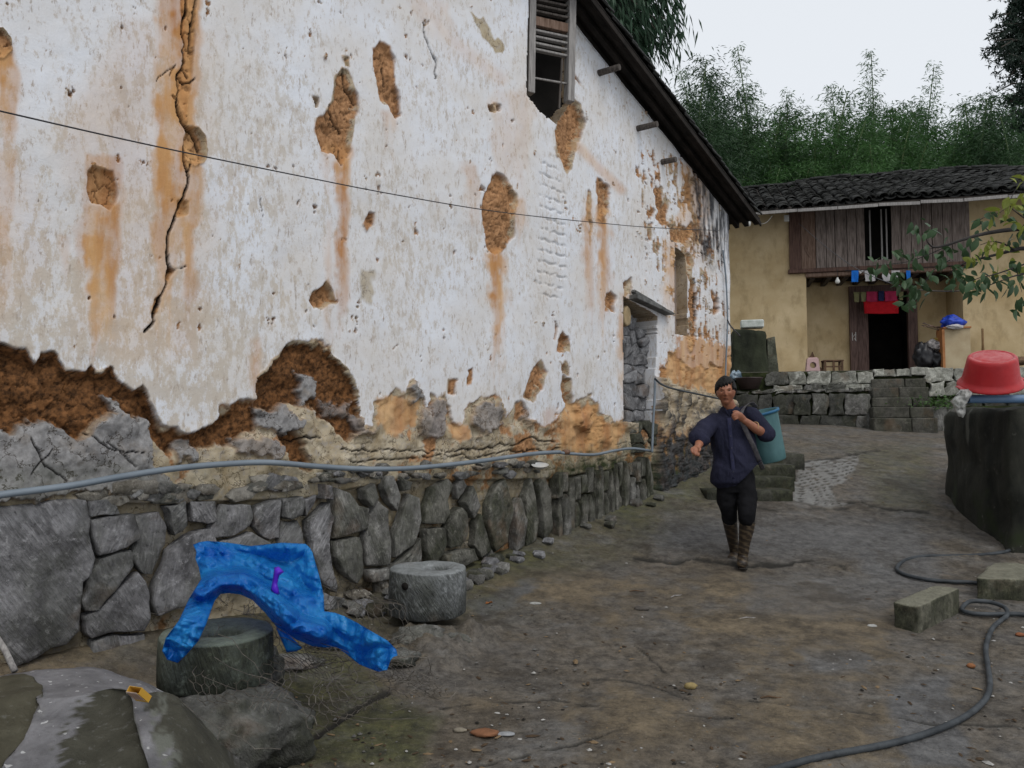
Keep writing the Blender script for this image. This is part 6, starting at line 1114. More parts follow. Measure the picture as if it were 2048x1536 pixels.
def bamboo_variant(seed, H, arch, dens, lo=.3, wid=1., leafL=.17):
    rs = np.random.RandomState(seed); az = rs.uniform(0, 6.28)
    if arch < 0: az = math.pi; arch = -arch
    ts = np.linspace(0, 1, 16); cp = [(math.cos(az) * arch * t ** 2.6, math.sin(az) * arch * .4 * t ** 2.6, H * (t - .22 * (arch / 3) * t ** 5)) for t in ts]; cp = np.array(cp)
    Cn = []; Dr = []; nb_n = int(58 * dens)
    for k in range(nb_n):
        t = lo + (1 - lo) * (k + rs.rand()) / nb_n; p = np.array([np.interp(t, ts, cp[:, i]) for i in range(3)])
        for b in range(4 if t < .7 else (3 if t < .85 else 2)):
            a = rs.uniform(0, 6.28); bl = (1.5 * (1 - t) ** .8 + .34) * rs.uniform(.5, 1.1) * wid; d = np.array([math.cos(a), math.sin(a), rs.uniform(.35, .9)]); d /= np.linalg.norm(d); ns = int(4 + bl * 7)
            for s in range(ns):
                u = (s + .7) / ns * bl; q = p + d * u + np.array([0, 0, -.30 * u * u]); nl = rs.randint(4, 8) if t < .65 else (rs.randint(3, 6) if t < .85 else rs.randint(2, 4))
                for _ in range(nl): Cn.append(q + rs.normal(size=3) * .07); Dr.append(d * .5 + np.array([rs.normal() * .55, rs.normal() * .55, -.45 + rs.normal() * .35]))
    Cn = np.array(Cn); Dr = np.array(Dr); n = len(Cn); return cp, Cn, Dr, rs.uniform(.6, 1.2, n) * leafL, rs.uniform(.7, 1.2, n) * leafL * .17
vars_ = []
for i, (H, ar, de, lo, wd) in enumerate([(12, -1.2, 1, .2, 1.), (12, .6, 1.1, .15, .95), (12, -3.2, .9, .25, .8), (12, 1.6, .9, .2, 1.1), (9, 1.2, 1.3, .05, 1.45), (9, .8, 1.3, .05, 1.6), (10, .7, 1.5, .15, 1.35)]):
    cp, Cn, Dr, Lg, Wd = bamboo_variant(i + 2, H, ar, de, lo, wd); cr = leaf_mesh('crown', Cn, Dr, Lg, Wd, bam_m if i not in (0, 6) else bam_dk, i); tm = MB(); tm.tube([tuple(p) for p in cp], [float(.045 * (1 - .8 * t)) + .004 for t in np.linspace(0, 1, 16)], 6)
    me = bpy.data.meshes.new('culm'); me.from_pydata(tm.v, [], tm.f); me.materials.append(culm_m); vars_.append((me, cr, H))
def bamboo(px, ytop, Y, v, label, group='bamboo behind the far house', rz=0., wide=1.):
    tp = W(px, ytop, Y); z = gz(tp[0], Y); me, cr, H = vars_[v]; s = (tp[2] - z) / H
    o = empty('bamboo', (tp[0], Y, z), rz, label, 'bamboo', group); o.scale = (wide * max(.8, s), wide * max(.8, s), s)
    for n_, dta in (('culm', me), ('crown', cr)):
        c_ = bpy.data.objects.new(n_, dta); C.objects.link(c_); c_.parent = o
    return o
sky_ = [(1508, 68, 28, 1, 'tallest slim bamboo plume left of the open sky'), (1472, 78, 26, 0, 'dark bamboo with its tip bent over, left of the tallest plume'), (1400, 60, 30, 3, 'bamboo showing beside the near roof edge'), (1548, 160, 29, 1, 'short bamboo plume just right of the tallest plume'), (1600, 108, 30, 2, 'bamboo whose thin tip arches far to the left in the middle of the sky'), (1648, 165, 31, 3, 'bushy bamboo plume right of the arching one'), (1688, 150, 32, 1, 'middle bamboo plume left of the pointed one'), (1745, 92, 30, 1, 'pointed pale bamboo plume above the middle of the far roof'), (1790, 175, 31, 3, 'low bamboo plume between the two pointed ones'), (1832, 112, 29, 1, 'pointed bamboo plume right of the middle'), (1880, 190, 30, 3, 'low bamboo plume left of the dark conifer'), (1915, 118, 27, 2, 'bamboo with a thin bent tip beside the dark conifer'), (1960, 170, 28, 1, 'bamboo plume standing in front of the dark conifer')]
for i, (px, yt, Y, v, lb) in enumerate(sky_): bamboo(px, yt, Y, v, lb, rz=random.uniform(-.3, .3) + (0 if v in (0, 2) else i))
random.seed(5)
for i, (px, yt, Y) in enumerate(((1372, 88, 20), (1408, 128, 21), (1452, 118, 23), (1505, 150, 24), (1560, 190, 25), (1935, 168, 22), (1985, 150, 22), (2040, 190, 21))):
    bamboo(px, yt, Y, 6, ('dark dense bamboo next to the near roof edge', 'second dark dense bamboo right of the near roof edge', 'dark bamboo crown under the bent over tip', 'dark bamboo crown at the foot of the tallest plume', 'low dark bamboo crown left of the arching plume', 'dark bamboo crown just left of the conifer', 'dark bamboo crown in front of the conifer', 'dark bamboo crown at the right edge under the conifer')[i], rz=i * 1.3)
for row, (Y, y0, n) in enumerate(((26.5, 190, 17), (24.5, 225, 17), (22.6, 258, 16))):
    for k in range(n):
        px = 1330 + (2230 - 1330) * (k + random.uniform(.2, .8)) / n; bamboo(px, y0 + random.uniform(-22, 30), Y + random.uniform(-.6, .6), random.choice([4, 5, 3, 4, 5]), ('tall bushy bamboo in the rear row of the thicket above the far roof', 'green bushy bamboo in the middle row of the thicket above the far roof', 'low dense bamboo in the front row, just above the far roof ridge')[row], 'bamboo behind the far house', random.uniform(0, 6), 1.15)
for k in range(22):
    px = 1250 + 1100 * k / 22; bamboo(px, 205 + random.uniform(-14, 30), 33 + random.uniform(-1, 1), random.choice([4, 5]), 'dark bamboo at the very back of the thicket under the skyline', 'bamboo behind the far house', random.uniform(0, 6), 1.5)
# dark drooping tree behind the near roof
rs = np.random.RandomState(21); bark = simple('dark_bark', (.03, .025, .02), (.07, .06, .05), 6)
dt_ = empty('drooping_tree', (1.2, 15.2, gz(1.2, 15.2)), 0, 'dark long leaved tree overhanging the near tiled roof at the top', 'tree'); o_ = np.array(dt_.location)
MB().tube([(0, 0, 0), (.2, .1, 3), (.7, 0, 6), (1.2, -.2, 9), (1.5, -.2, 12)], [.2, .17, .13, .09, .04], 9).build('trunk', bark, dt_, True)
Cn = []; Dr = []; lm = MB()
for k in range(150):
    px = rs.uniform(1180, 1372); py = rs.uniform(-420, 175); lim = np.interp(py, [-420, -60, 0, 40, 80, 120, 190], [1330, 1372, 1382, 1380, 1368, 1345, 1310])
    if px > lim: continue
    a = W(px - rs.uniform(5, 50), py - rs.uniform(20, 60), 14.2 + rs.uniform(-.8, 1)) - o_; b = W(px, py, 14.2 + rs.uniform(-.8, 1)) - o_; lm.tube([tuple(a), tuple(b)], .012, 4, False)
    for s in range(70): t = rs.rand(); q = a + (b - a) * t + rs.normal(size=3) * .20; Cn.append(q); Dr.append((b - a) * .4 / np.linalg.norm(b - a) + np.array([rs.normal() * .35 + .15, rs.normal() * .35, -.8]))
for k in range(34):
    px = rs.uniform(1180, 1330); py = rs.uniform(-500, 60); b = W(px, py, 14.6) - o_; t = np.array([.9, -.1, max(3., min(10, b[2] - 2))]); lm.tube([tuple(t), tuple((t + b) / 2 + np.array([0, 0, .4])), tuple(b)], [.05, .03, .015], 5, False)
lm.build('branch', bark, dt_)['kind'] = 'stuff'; Cn = np.array(Cn); n = len(Cn); cr = bpy.data.objects.new('crown', leaf_mesh('crown', Cn, np.array(Dr), rs.uniform(.16, .30, n), rs.uniform(.030, .05, n), leaf_mat('dark_long_leaf', (.010, .030, .016), (.026, .062, .030), .12), 4)); C.objects.link(cr); cr.parent = dt_
# dark conifer top right
cf = empty('conifer', tuple(W(2075, 600, 24)[:2]) + (gz(16, 24),), 0, 'tall dark spiky conifer at the upper right corner', 'tree'); o_ = np.array(cf.location); MB().tube([(0, 0, 0), (.1, 0, 8), (0, 0, 18)], [.3, .22, .05], 9).build('trunk', bark, cf, True)
Cn = []; Dr = []; lm = MB()
for k in range(210):
    py = rs.uniform(-260, 260); lim = np.interp(py, [-260, 0, 60, 90, 150, 200, 260], [2000, 1958, 1985, 1968, 1966, 1978, 1990]); px = rs.uniform(lim, 2160); e = W(px, py, 24 + rs.uniform(-1.5, 1.5)) - o_; s0 = np.array([0, 0, e[2] + rs.uniform(.0, .8)]); lm.tube([tuple(s0), tuple((s0 + e) / 2 + np.array([0, 0, .15])), tuple(e)], [.05, .03, .012], 5, False)
    for s in range(22):
        t = rs.uniform(.25, 1); q = s0 + (e - s0) * t + rs.normal(size=3) * .13
        for w in range(9): Cn.append(q); Dr.append(rs.normal(size=3))
lm.build('branch', bark, cf)['kind'] = 'stuff'; Cn = np.array(Cn); n = len(Cn); cr = bpy.data.objects.new('crown', leaf_mesh('crown', Cn, np.array(Dr), rs.uniform(.10, .20, n), rs.uniform(.03, .045, n), leaf_mat('conifer_needle', (.006, .016, .010), (.016, .034, .020), .05), 6, .0)); C.objects.link(cr); cr.parent = cf
# weeds at the terrace
rs = np.random.RandomState(8); p0 = FH.world(fl(1880, 800, 2.9)[0], -2.85, fl(1880, 812, 2.85)[1]); Cn = rs.normal(size=(420, 3)) * np.array([.28, .07, .06]) + np.array([0, 0, .04]); Dr = rs.normal(size=(420, 3)) + np.array([0, 0, .8]); wd = bpy.data.objects.new('weeds', leaf_mesh('weeds', Cn, Dr, rs.uniform(.04, .09, 420), rs.uniform(.012, .03, 420), leaf_mat('weed_leaf', (.03, .075, .02), (.08, .15, .04)), 2)); C.objects.link(wd); wd.location = tuple(p0); tag(wd, 'small green weeds growing on the terrace right of the steps', 'weeds', None, 'stuff')
# persimmon branch reaching in from the right
YB = 5.4
tr_ = empty('fruit_tree', (5.6, YB + .3, gz(5.6, YB + .3)), 0, 'leafy branch with green and yellowing leaves reaching in from the right edge', 'tree'); o_ = np.array(tr_.location); tbk = simple('dark_twig_bark', (.018, .016, .015), (.045, .04, .038), 20, .8)
top_ = W(2420, 470, YB + .1) - o_; MB().tube([(0, 0, 0), (-.1, 0, 1.2), tuple(top_ + np.array([.1, 0, -.3])), tuple(top_ + np.array([.0, 0, .9]))], [.12, .10, .08, .05], 10).build('trunk', bark, tr_, True)
def br(pts, r0, r1, dY=0.):
    P = [W(a, b, YB + dY + (c if len(q) > 2 else 0)) - o_ for q in pts for (a, b, c) in [(q + (0,))[:3]]]; S_ = smooth_line([Vector(p) for p in P], 4); MB().tube(S_, [r0 + (r1 - r0) * i / (len(S_) - 1) for i in range(len(S_))], 6).build('branch', tbk, tr_, True)
br([(2420, 470), (2200, 450), (2048, 457), (1981, 465), (1940, 475), (1877, 494), (1858, 488), (1850, 470)], .022, .0025); br([(2420, 500), (2200, 505), (2060, 497), (2029, 500), (2002, 507), (1946, 521), (1922, 530), (1900, 545)], .022, .002, .1); br([(2029, 500), (2008, 488), (1985, 483), (1960, 490)], .007, .002, .08); br([(2240, 520), (2048, 548), (2008, 561)], .008, .003, -.15); br([(1912, 484), (1873, 502), (1817, 523), (1742, 532)], .005, .0015, .0)
br([(2100, 510), (2033, 534), (1992, 548), (1950, 559), (1940, 575)], .007, .0018, -.1); br([(2033, 536), (2037, 559), (2044, 585)], .003, .0015, -.1); br([(1900, 520), (1867, 540), (1846, 571), (1825, 588), (1812, 608)], .004, .0015, .05); br([(1981, 465), (1960, 440), (2000, 425), (2030, 400)], .004, .0015, .05); br([(1877, 494), (1850, 500), (1820, 510)], .003, .0012, .02); br([(2100, 470), (2040, 430), (2020, 405), (2045, 355)], .006, .0015, .1)
LV = []; lgr = leaf_mat('fruit_leaf_green', (.020, .048, .022), (.050, .095, .035), .2, .45); lyl = leaf_mat('fruit_leaf_yellow', (.12, .16, .025), (.26, .28, .05), .35, .5)
for m_ in (lgr, lyl):
    for sc in (0, 1):
        L = .088; w = .046; rows_ = [(0, .0), (.18, .62), (.42, 1.), (.68, .80), (.88, .35), (1., 0.)]; V = []; Fc = []
        for (t, ww) in rows_:
            zc = -.25 * L * t * t * (1 + sc); 
            for s_ in (-1, 0, 1): V.append((s_ * w / 2 * ww, L * t, zc + abs(s_) * ww * .010 * (1 - sc * 1.6)))
        for i in range(5):
            for s_ in (0, 1): Fc.append((i * 3 + s_, i * 3 + s_ + 1, i * 3 + 4 + s_, i * 3 + 3 + s_))
        me = bpy.data.meshes.new('leaf'); me.from_pydata(V, [], Fc); me.polygons.foreach_set('use_smooth', [True] * len(Fc)); me.materials.append(m_); LV.append(me)
cl_ = [(1760, 526, 0), (1742, 534, 0), (1780, 520, 0), (1800, 505, 0), (1838, 452, 0), (1858, 450, 0), (1876, 462, 0), (1852, 498, 0), (1880, 540, 0), (1898, 530, 0), (1918, 545, 0), (1852, 548, 0), (1800, 556, 0), (1815, 562, 0), (1790, 545, 0), (1835, 580, 0), (1822, 600, 0), (1812, 610, 0), (1845, 574, 0), (1932, 562, 0), (1940, 580, 0), (1960, 562, 0), (1975, 580, 0), (1990, 562, 0), (1985, 540, .4), (2010, 545, .4), (2022, 572, 0), (2036, 604, 0), (2042, 590, 0), (1950, 520, .3), (1966, 500, 1), (1984, 487, 1), (2000, 490, .7), (2028, 522, .4), (2044, 540, .4), (1975, 430, .2), (1990, 436, .2), (2000, 426, .5), (2012, 414, .9), (2028, 402, 1), (2042, 392, 1), (2030, 440, .3), (2046, 452, .2), (2022, 476, 0), (2040, 470, 0), (1942, 506, .9), (1920, 482, .1), (2040, 352, 1), (1830, 520, 0), (1868, 520, 0), (1890, 500, 0), (1905, 560, 0), (1960, 545, .3), (2045, 420, .6), (2070, 480, .2), (2100, 520, .2), (2110, 430, .2), (2150, 480, .2), (1950, 478, .1), (2000, 462, .1)]
rs = np.random.RandomState(17); cnt = 0
for (px, py, yl) in cl_:
    for k in range(5):
        if cnt >= 295: break
        a = px + rs.normal() * 9; b = py + rs.normal() * 7; P = W(a, b, YB + rs.normal() * .10) - o_
        me = LV[(2 if rs.rand() < yl else 0) + rs.randint(2)]; l = bpy.data.objects.new('leaf', me); C.objects.link(l); l.parent = tr_; l.location = tuple(P); l.rotation_euler = (R(-55 + rs.normal() * 32), rs.normal() * .5, R(180 + rs.normal() * 75)); s = rs.uniform(.65, 1.15); l.scale = (s, s, s); cnt += 1
pw = [W(1598, 447, 15.6), W(1660, 500, 14), W(1722, 542, 12), W(1800, 572, 10.5), W(1870, 582, 9.5), W(1950, 578, 8.6), W(2048, 545, 7.6), W(2200, 500, 6.5)]; c0 = pw[0]; o = MB().tube(smooth_line([Vector(p - c0) for p in pw], 6), .006, 5).build('washing_line', wire_m, None, True); o.location = tuple(c0); tag(o, 'thin wire sagging from the far eave toward the leafy branch', 'wire')
# ================================================================== THE MAN
YM = 6.6; base = gpt(1478, 1134); YM = float(base[1]); man = empty('person', tuple(base), 0, 'man in a dark blue shirt and striped rubber boots walking with one arm swung forward', 'person'); mo_ = np.array(man.location)
def J(px, py, d=0.): return Vector((W(px, py, YM + d) - mo_).tolist())
def loft(mb, rings, n=20, cap=True):
    """rings: (centre, rx, ry, axis_x) ellipses square to the path"""
    b0 = len(mb.v); Cn = [r[0] for r in rings]
    for i, (c, rx, ry, ax) in enumerate(rings):
        t = (Cn[min(i + 1, len(Cn) - 1)] - Cn[max(i - 1, 0)]).normalized(); a = Vector(ax); a = (a - t * a.dot(t)).normalized(); b = t.cross(a)
        for k in range(n):
            th = 2 * math.pi * k / n; mb.v.append(tuple(c + a * math.cos(th) * rx + b * math.sin(th) * ry))
    for i in range(len(rings) - 1):
        for k in range(n): mb.f.append((b0 + i * n + k, b0 + i * n + (k + 1) % n, b0 + (i + 1) * n + (k + 1) % n, b0 + (i + 1) * n + k)); mb.mi.append(0)
    if cap:
        mb.f.append(tuple(b0 + k for k in range(n - 1, -1, -1))); mb.mi.append(0); mb.f.append(tuple(b0 + (len(rings) - 1) * n + k for k in range(n))); mb.mi.append(0)
def limb(mb, pts, rad, ax=(1, 0, 0), n=16, sub=3, flat=1.):
    P = smooth_line(pts, sub); m = len(pts) - 1; rings = []
    for i, p in enumerate(P):
        t = i / sub; k = min(int(t), m - 1); r = rad[k] + (rad[k + 1] - rad[k]) * (t - k); rings.append((p, r, r * flat, ax))
    a = (P[0] - P[1]).normalized(); b = (P[-1] - P[-2]).normalized(); r0 = rings[0][1]; r1 = rings[-1][1]
    rings = [(P[0] + a * r0 * .75, r0 * .45, r0 * .45 * flat, ax), (P[0] + a * r0 * .45, r0 * .82, r0 * .82 * flat, ax)] + rings + [(P[-1] + b * r1 * .45, r1 * .82, r1 * .82 * flat, ax), (P[-1] + b * r1 * .75, r1 * .45, r1 * .45 * flat, ax)]; loft(mb, rings, n)
def fuse(mb, name, m, parent, vox=.008, sm=4, disp=None):
    """join overlapping lofts into one skin"""
    o = mb.build('tmp_' + name, m, None, True); r = o.modifiers.new('r', 'REMESH'); r.mode = 'VOXEL'; r.voxel_size = vox; s = o.modifiers.new('s', 'SMOOTH'); s.iterations = sm; s.factor = .6
    dg = bpy.context.evaluated_depsgraph_get(); dg.update(); me = bpy.data.meshes.new_from_object(o.evaluated_get(dg)); me.name = name; bpy.data.objects.remove(o)
    if disp:
        n = len(me.vertices); V = np.zeros(n * 3, np.float32); N = np.zeros(n * 3, np.float32); me.vertices.foreach_get('co', V); me.vertices.foreach_get('normal', N); V = V.reshape(-1, 3); N = N.reshape(-1, 3); V = V + N * disp(V)[:, None]; me.vertices.foreach_set('co', V.reshape(-1).astype(np.float32)); me.update()
    me.polygons.foreach_set('use_smooth', [True] * len(me.polygons)); o = bpy.data.objects.new(name, me); C.objects.link(o)
    if not me.materials: me.materials.append(m)
    o.parent = parent; return o
skin = M('tanned_skin', .5, .35); _n = skin.noise(14, 5, .6); skin.col(skin.mix(skin.st(_n, .35, .65), (.23, .088, .050), (.33, .142, .082))); skin.set('Subsurface Weight', .08); skin.set('Subsurface Radius', (.01, .004, .002)); skin.bump(skin.noise(60, 4, .6), .002, .5)
# head: his face looks a little to the left of the camera; built about its own centre and turned
HC = J(1451.5, 784, -.03); HRot = Matrix.Rotation(R(-17), 4, 'Z') @ Matrix.Rotation(R(-2), 4, 'Y') @ Matrix.Rotation(R(3), 4, 'X')
def gauss(x, z, cx, cz, sx, sz): return np.exp(-((x - cx) / sx) ** 2 - ((z - cz) / sz) ** 2)
nu_, nv2 = 168, 126; Vh = []
for j in range(nv2 + 1):
    ph = math.pi * j / nv2
    for i in range(nu_):
        th = 2 * math.pi * i / nu_; Vh.append((math.sin(ph) * math.sin(th), -math.sin(ph) * math.cos(th), math.cos(ph)))
Vh = np.array(Vh); x, y, z = Vh.T; front = ss(-y, -.05, .5)
X_ = x * .078; Z_ = z * .116; Y_ = y * .098
jaw = ss(-z, .05, .95); X_ = X_ * (1 - .30 * jaw * (1 - .15 * ss(y, -.2, .6))); Y_ = Y_ * np.where(y > 0, 1 - .35 * jaw, 1 - .06 * jaw) + np.where(y > 0, .01 * ss(z, -.2, .5), 0)
Y_ = Y_ + front * (.010 * ss(-z, -.1, .2) * ss(-z, 1., .6))                  # flatten into a face plane
f_ = np.zeros(len(x))
f_ += .021 * gauss(X_, Z_, 0, -.020, .0105, .014) + .012 * gauss(X_, Z_, 0, -.002, .0075, .020) + .007 * gauss(X_, Z_, .011, -.026, .007, .007) + .007 * gauss(X_, Z_, -.011, -.026, .007, .007)
for s_ in (-1, 1): f_ += -.012 * gauss(X_, Z_, s_ * .030, .010, .017, .009) + .006 * gauss(X_, Z_, s_ * .029, .028, .022, .007) + .008 * gauss(X_, Z_, s_ * .042, -.018, .016, .016) - .004 * gauss(X_, Z_, s_ * .036, -.05, .013, .016)
f_ += .007 * gauss(X_, Z_, 0, -.049, .022, .0045) + .008 * gauss(X_, Z_, 0, -.060, .018, .005) - .006 * gauss(X_, Z_, 0, -.0545, .024, .0022) - .004 * gauss(X_, Z_, 0, -.070, .018, .005) + .010 * gauss(X_, Z_, 0, -.088, .020, .014)
Y_ = Y_ - f_ * front
Hm = np.stack([X_, Y_, Z_], 1); MH = np.array(Matrix.Translation(HC) @ HRot); tfm = lambda P: (np.asarray(P) @ MH[:3, :3].T) + MH[:3, 3]
Fh = [(j * nu_ + i, (j + 1) * nu_ + i, (j + 1) * nu_ + (i + 1) % nu_, j * nu_ + (i + 1) % nu_) for j in range(nv2) for i in range(nu_)]
bd = MB(); bd.add([tuple(v) for v in tfm(Hm)], Fh)
for s_ in (-1, 1):   # ears
    e = Vector(tfm([[s_ * .073, .010, -.006]])[0]); up_ = Vector(tfm([[s_ * .076, .016, .022]])[0]); lo_ = Vector(tfm([[s_ * .069, .004, -.034]])[0]); limb(bd, [up_, e, lo_], [.013, .015, .009], (0, 1, 0), 12, 3, .45)
sh_R, sh_L = J(1430, 838, .02), J(1498, 822, .03); nk = J(1460, 822, .03)
limb(bd, [Vector(tfm([[0, .015, -.06]])[0]), J(1458, 812, .02), J(1461, 828, .05)], [.052, .054, .075], (1, 0, 0), 18)
loft(bd, [(J(1461, 836, .05), .10, .07, (1, 0, .1)), (J(1462, 854, .05), .14, .09, (1, 0, .1)), (J(1466, 890, .05), .16, .105, (1, 0, 0)), (J(1469, 925, .04), .12, .09, (1, 0, 0)), (J(1470, 955, .04), .115, .085, (1, 0, 0))], 22)
elR, wrR = J(1399, 871, -.05), J(1396, 893, -.25); limb(bd, [sh_R, J(1412, 854, 0), elR], [.042, .042, .042]); limb(bd, [elR, J(1400, 882, -.14), wrR], [.041, .042, .027]); elL, wrL = J(1532, 868, .0), J(1489, 841, -.17); limb(bd, [sh_L, J(1520, 846, .02), elL], [.042, .042, .042]); limb(bd, [elL, J(1513, 858, -.09), wrL], [.042, .041, .027])
# hands: palm and five separate fingers each
def hand(palm_c, wrist, fingers, thumb, mb, pr=.034):
    limb(mb, [wrist, (wrist + palm_c) / 2, palm_c], [.026, .031, pr], (1, 0, 0), 14, 3, .62)
    for f in fingers: limb(mb, f, [.0095, .0092, .0085, .0075][:len(f)], (1, 0, 0), 8, 3)
    limb(mb, thumb, [.0125, .0105, .009], (1, 0, 0), 8, 3)
pR = J(1390, 899, -.30); hand(pR, wrR, [[pR + Vector(q) for q in f] for f in (((-.028, -.012, .012), (-.040, -.042, -.004), (-.030, -.052, -.030), (-.016, -.040, -.036)), ((-.012, -.018, .008), (-.020, -.052, -.014), (-.012, -.056, -.042), (.0, -.040, -.044)), ((.006, -.018, .000), (.0, -.050, -.022), (.006, -.052, -.048), (.014, -.036, -.048)), ((.022, -.014, -.006), (.020, -.040, -.026), (.022, -.040, -.046), (.026, -.026, -.046)))], [pR + Vector((.022, -.006, .016)), pR + Vector((.034, -.034, .006)), pR + Vector((.022, -.052, -.010))], bd)
pL = J(1478, 831, -.19); hand(pL, wrL, [[pL + Vector(q) for q in f] for f in (((-.022, -.010, .022), (-.048, -.022, .018), (-.056, -.004, .006), (-.044, .010, .002)), ((-.026, -.014, .008), (-.052, -.024, .002), (-.058, -.004, -.010), (-.044, .010, -.010)), ((-.024, -.014, -.008), (-.048, -.022, -.014), (-.052, -.002, -.024), (-.040, .010, -.022)), ((-.018, -.012, -.022), (-.038, -.018, -.030), (-.042, -.002, -.036), (-.032, .008, -.034)))], [pL + Vector((-.004, .0, .026)), pL + Vector((-.028, .006, .036)), pL + Vector((-.046, .006, .030))], bd)
hipR, hipL = J(1455, 955, .05), J(1485, 955, .03); knR, knL = J(1454, 1022, .06), J(1493, 1025, -.05); anR, anL = J(1468, 1102, .34), J(1486, 1108, .02)
limb(bd, [hipR, knR, J(1461, 1062, .2), anR], [.062, .050, .045, .032]); limb(bd, [hipL, knL, J(1492, 1060, 0), anL], [.062, .050, .045, .032])
body = fuse(bd, 'body', skin.m, man, .0045, 3)
dkm = simple('eye_dark', (.008, .006, .005), (.015, .012, .01), 9, .3, .5, 0); eyw = simple('eye_white', (.25, .22, .2), (.32, .29, .27), 9, .4, .5, 0); lipm = simple('lip', (.17, .045, .032), (.21, .06, .045), 9, .5, .3, 0); hairm = simple('black_hair', (.003, .0025, .0025), (.008, .007, .006), 14, .6, .2, .006, 45, (1, 1, .2)); browm = simple('eyebrow_hair', (.016, .010, .008), (.028, .018, .014), 40, .7, .2, 0)
def face(name, x, z, rx, rz, yy, m, rot=0):
    mb = MB(); n = 12; ca, sa = math.cos(rot), math.sin(rot); pts = [(x + rx * math.cos(t) * ca - rz * math.sin(t) * sa, z + rx * math.cos(t) * sa + rz * math.sin(t) * ca) for t in np.linspace(0, 2 * math.pi, n, endpoint=False)]
    V = [tuple(v) for v in tfm([(a, yy + .004, b) for a, b in pts])] + [tuple(tfm([(x, yy - .003, z)])[0])]; return mobj(name, V, [(i, n, (i + 1) % n) for i in range(n)] + [tuple(range(n))], m, man, True)
def ysurf(x, z):
    k = np.argmin((Hm[:, 0] - x) ** 2 + (Hm[:, 2] - z) ** 2 + (Hm[:, 1] > 0) * 9); return float(Hm[k, 1])
for s_ in (-1, 1):
    y_ = ysurf(s_ * .030, .008); face('eye', s_ * .030, .008, .0125, .0042, y_ - .002, eyw); face('iris', s_ * .030 - .002, .0085, .0052, .0048, y_ - .005, dkm); face('eyelid', s_ * .030, .0125, .013, .0013, y_ - .0055, browm, s_ * -.08); y_ = ysurf(s_ * .030, .028); face('eyebrow', s_ * .030, .029, .0175, .0028, y_ - .002, browm, s_ * .10)
y_ = ysurf(0, -.052); face('lips', 0, -.0545, .022, .0052, y_ - .0015, lipm); face('lip_line', 0, -.0545, .021, .0012, y_ - .0052, browm)
for s_ in (-1, 1): face('nostril', s_ * .0075, -.0335, .0032, .0020, ysurf(s_ * .0075, -.033) - .001, browm)
# hair: a cap over the skull with a fringe swept to his right
hb = MB(); Hh = Hm * np.array([1.21, 1.17, 1.14]) + np.array([0, .006, .008]); nz_ = fbm(Hm[:, 0] * 60, Hm[:, 1] * 60, Hm[:, 2] * 22, seed=4, o=3) * .006
lim_ = np.where(y < -.15, .46 + .20 * x + .06 * np.sin(x * 21), np.where(y < .25, .10 - .30 * (np.abs(x) > .3) * ss(-y, .2, -.1) + .06, -.38)); lim_ = np.where((np.abs(x) > .72) & (y < .15), .05 + .12 * ss(-y, 0, .5), lim_)
Hh[:, 2] = np.maximum(Hh[:, 2], lim_ * .113 + .002); inn = Hm * .97; mk = (z < lim_); Hh[mk] = np.stack([Hm[mk, 0] * .985, Hm[mk, 1] * .985, np.maximum(Hm[mk, 2], lim_[mk] * .113 - .004)], 1); Hh += (Hm / .1) * nz_[:, None]
keep = [f for f in Fh if not all(mk[i] for i in f)]; o = mobj('hair', tfm(Hh), keep, hairm, man, True)
# shirt
sm = M('navy_cotton', .9, .15); _n = sm.noise(5, 5, .6); _w = sm.noise(16, 5, .6, sm.co('Object', (1, 1, .35))); sm.col(sm.mix(sm.st(_n, .35, .65), (.011, .012, .024), (.023, .024, .046))); sm.bump(_w, .03, .9)
sb = MB(); loft(sb, [(J(1459, 819, .04), .060, .060, (1, 0, .1)), (J(1460, 827, .05), .095, .085, (1, 0, .14)), (J(1462, 840, .05), .155, .112, (1, 0, .14)), (J(1463, 856, .05), .182, .128, (1, 0, .1)), (J(1466, 885, .04), .178, .130, (1, 0, .04)), (J(1469, 915, .03), .184, .132, (1, 0, 0)), (J(1471, 942, .03), .200, .140, (1, 0, -.05)), (J(1471, 962, .03), .205, .145, (1, 0, -.16)), (J(1472, 964, .03), .14, .10, (1, 0, -.16))], 30)
limb(sb, [J(1438, 841, .03), J(1423, 849, .01), J(1407, 861, -.04), J(1399, 877, -.13)], [.062, .060, .062, .074], (1, 0, 0), 20, 4); limb(sb, [J(1488, 829, .03), J(1508, 836, .03), J(1525, 854, .01), J(1532, 869, -.01)], [.066, .062, .062, .068], (1, 0, 0), 20, 4)
def sdisp(V): return (1 - np.abs(fbm(V[:, 0] * 5 + V[:, 2] * 3, V[:, 1] * 5, V[:, 2] * 3.2, seed=14, o=3)) * 2) * .022 + fbm(V[:, 0] * 12 + V[:, 2] * 8, V[:, 1] * 12, V[:, 2] * 8, seed=15, o=2) * .010
shirt = fuse(sb, 'shirt', sm.m, man, .007, 3, sdisp)
zh = J(1470, 925, .03).z; xh = J(1470, 925, .03).x
for v in shirt.data.vertices:
    if v.co.z < zh: v.co.z = zh + (v.co.z - zh) * (1. - 1.15 * max(0., min(1., (v.co.x - xh + .02) / .22))) ; v.co.x += .02 * (zh - v.co.z) * 2
for s_ in (-1, 1):
    a = J(1459 + s_ * 3, 833, -.095); limb_ = MB(); loft(limb_, [(J(1459 + s_ * 1.5, 832, -.082), .006, .004, (1, 0, 0)), (J(1459 + s_ * 8, 822, -.055), .021, .006, (0, 0, 1)), (J(1459 + s_ * 13, 817, .0), .021, .006, (0, 0, 1)), (J(1459 + s_ * 12, 814, .07), .018, .006, (0, 0, 1))], 8); limb_.build('collar', sm.m, shirt, True)
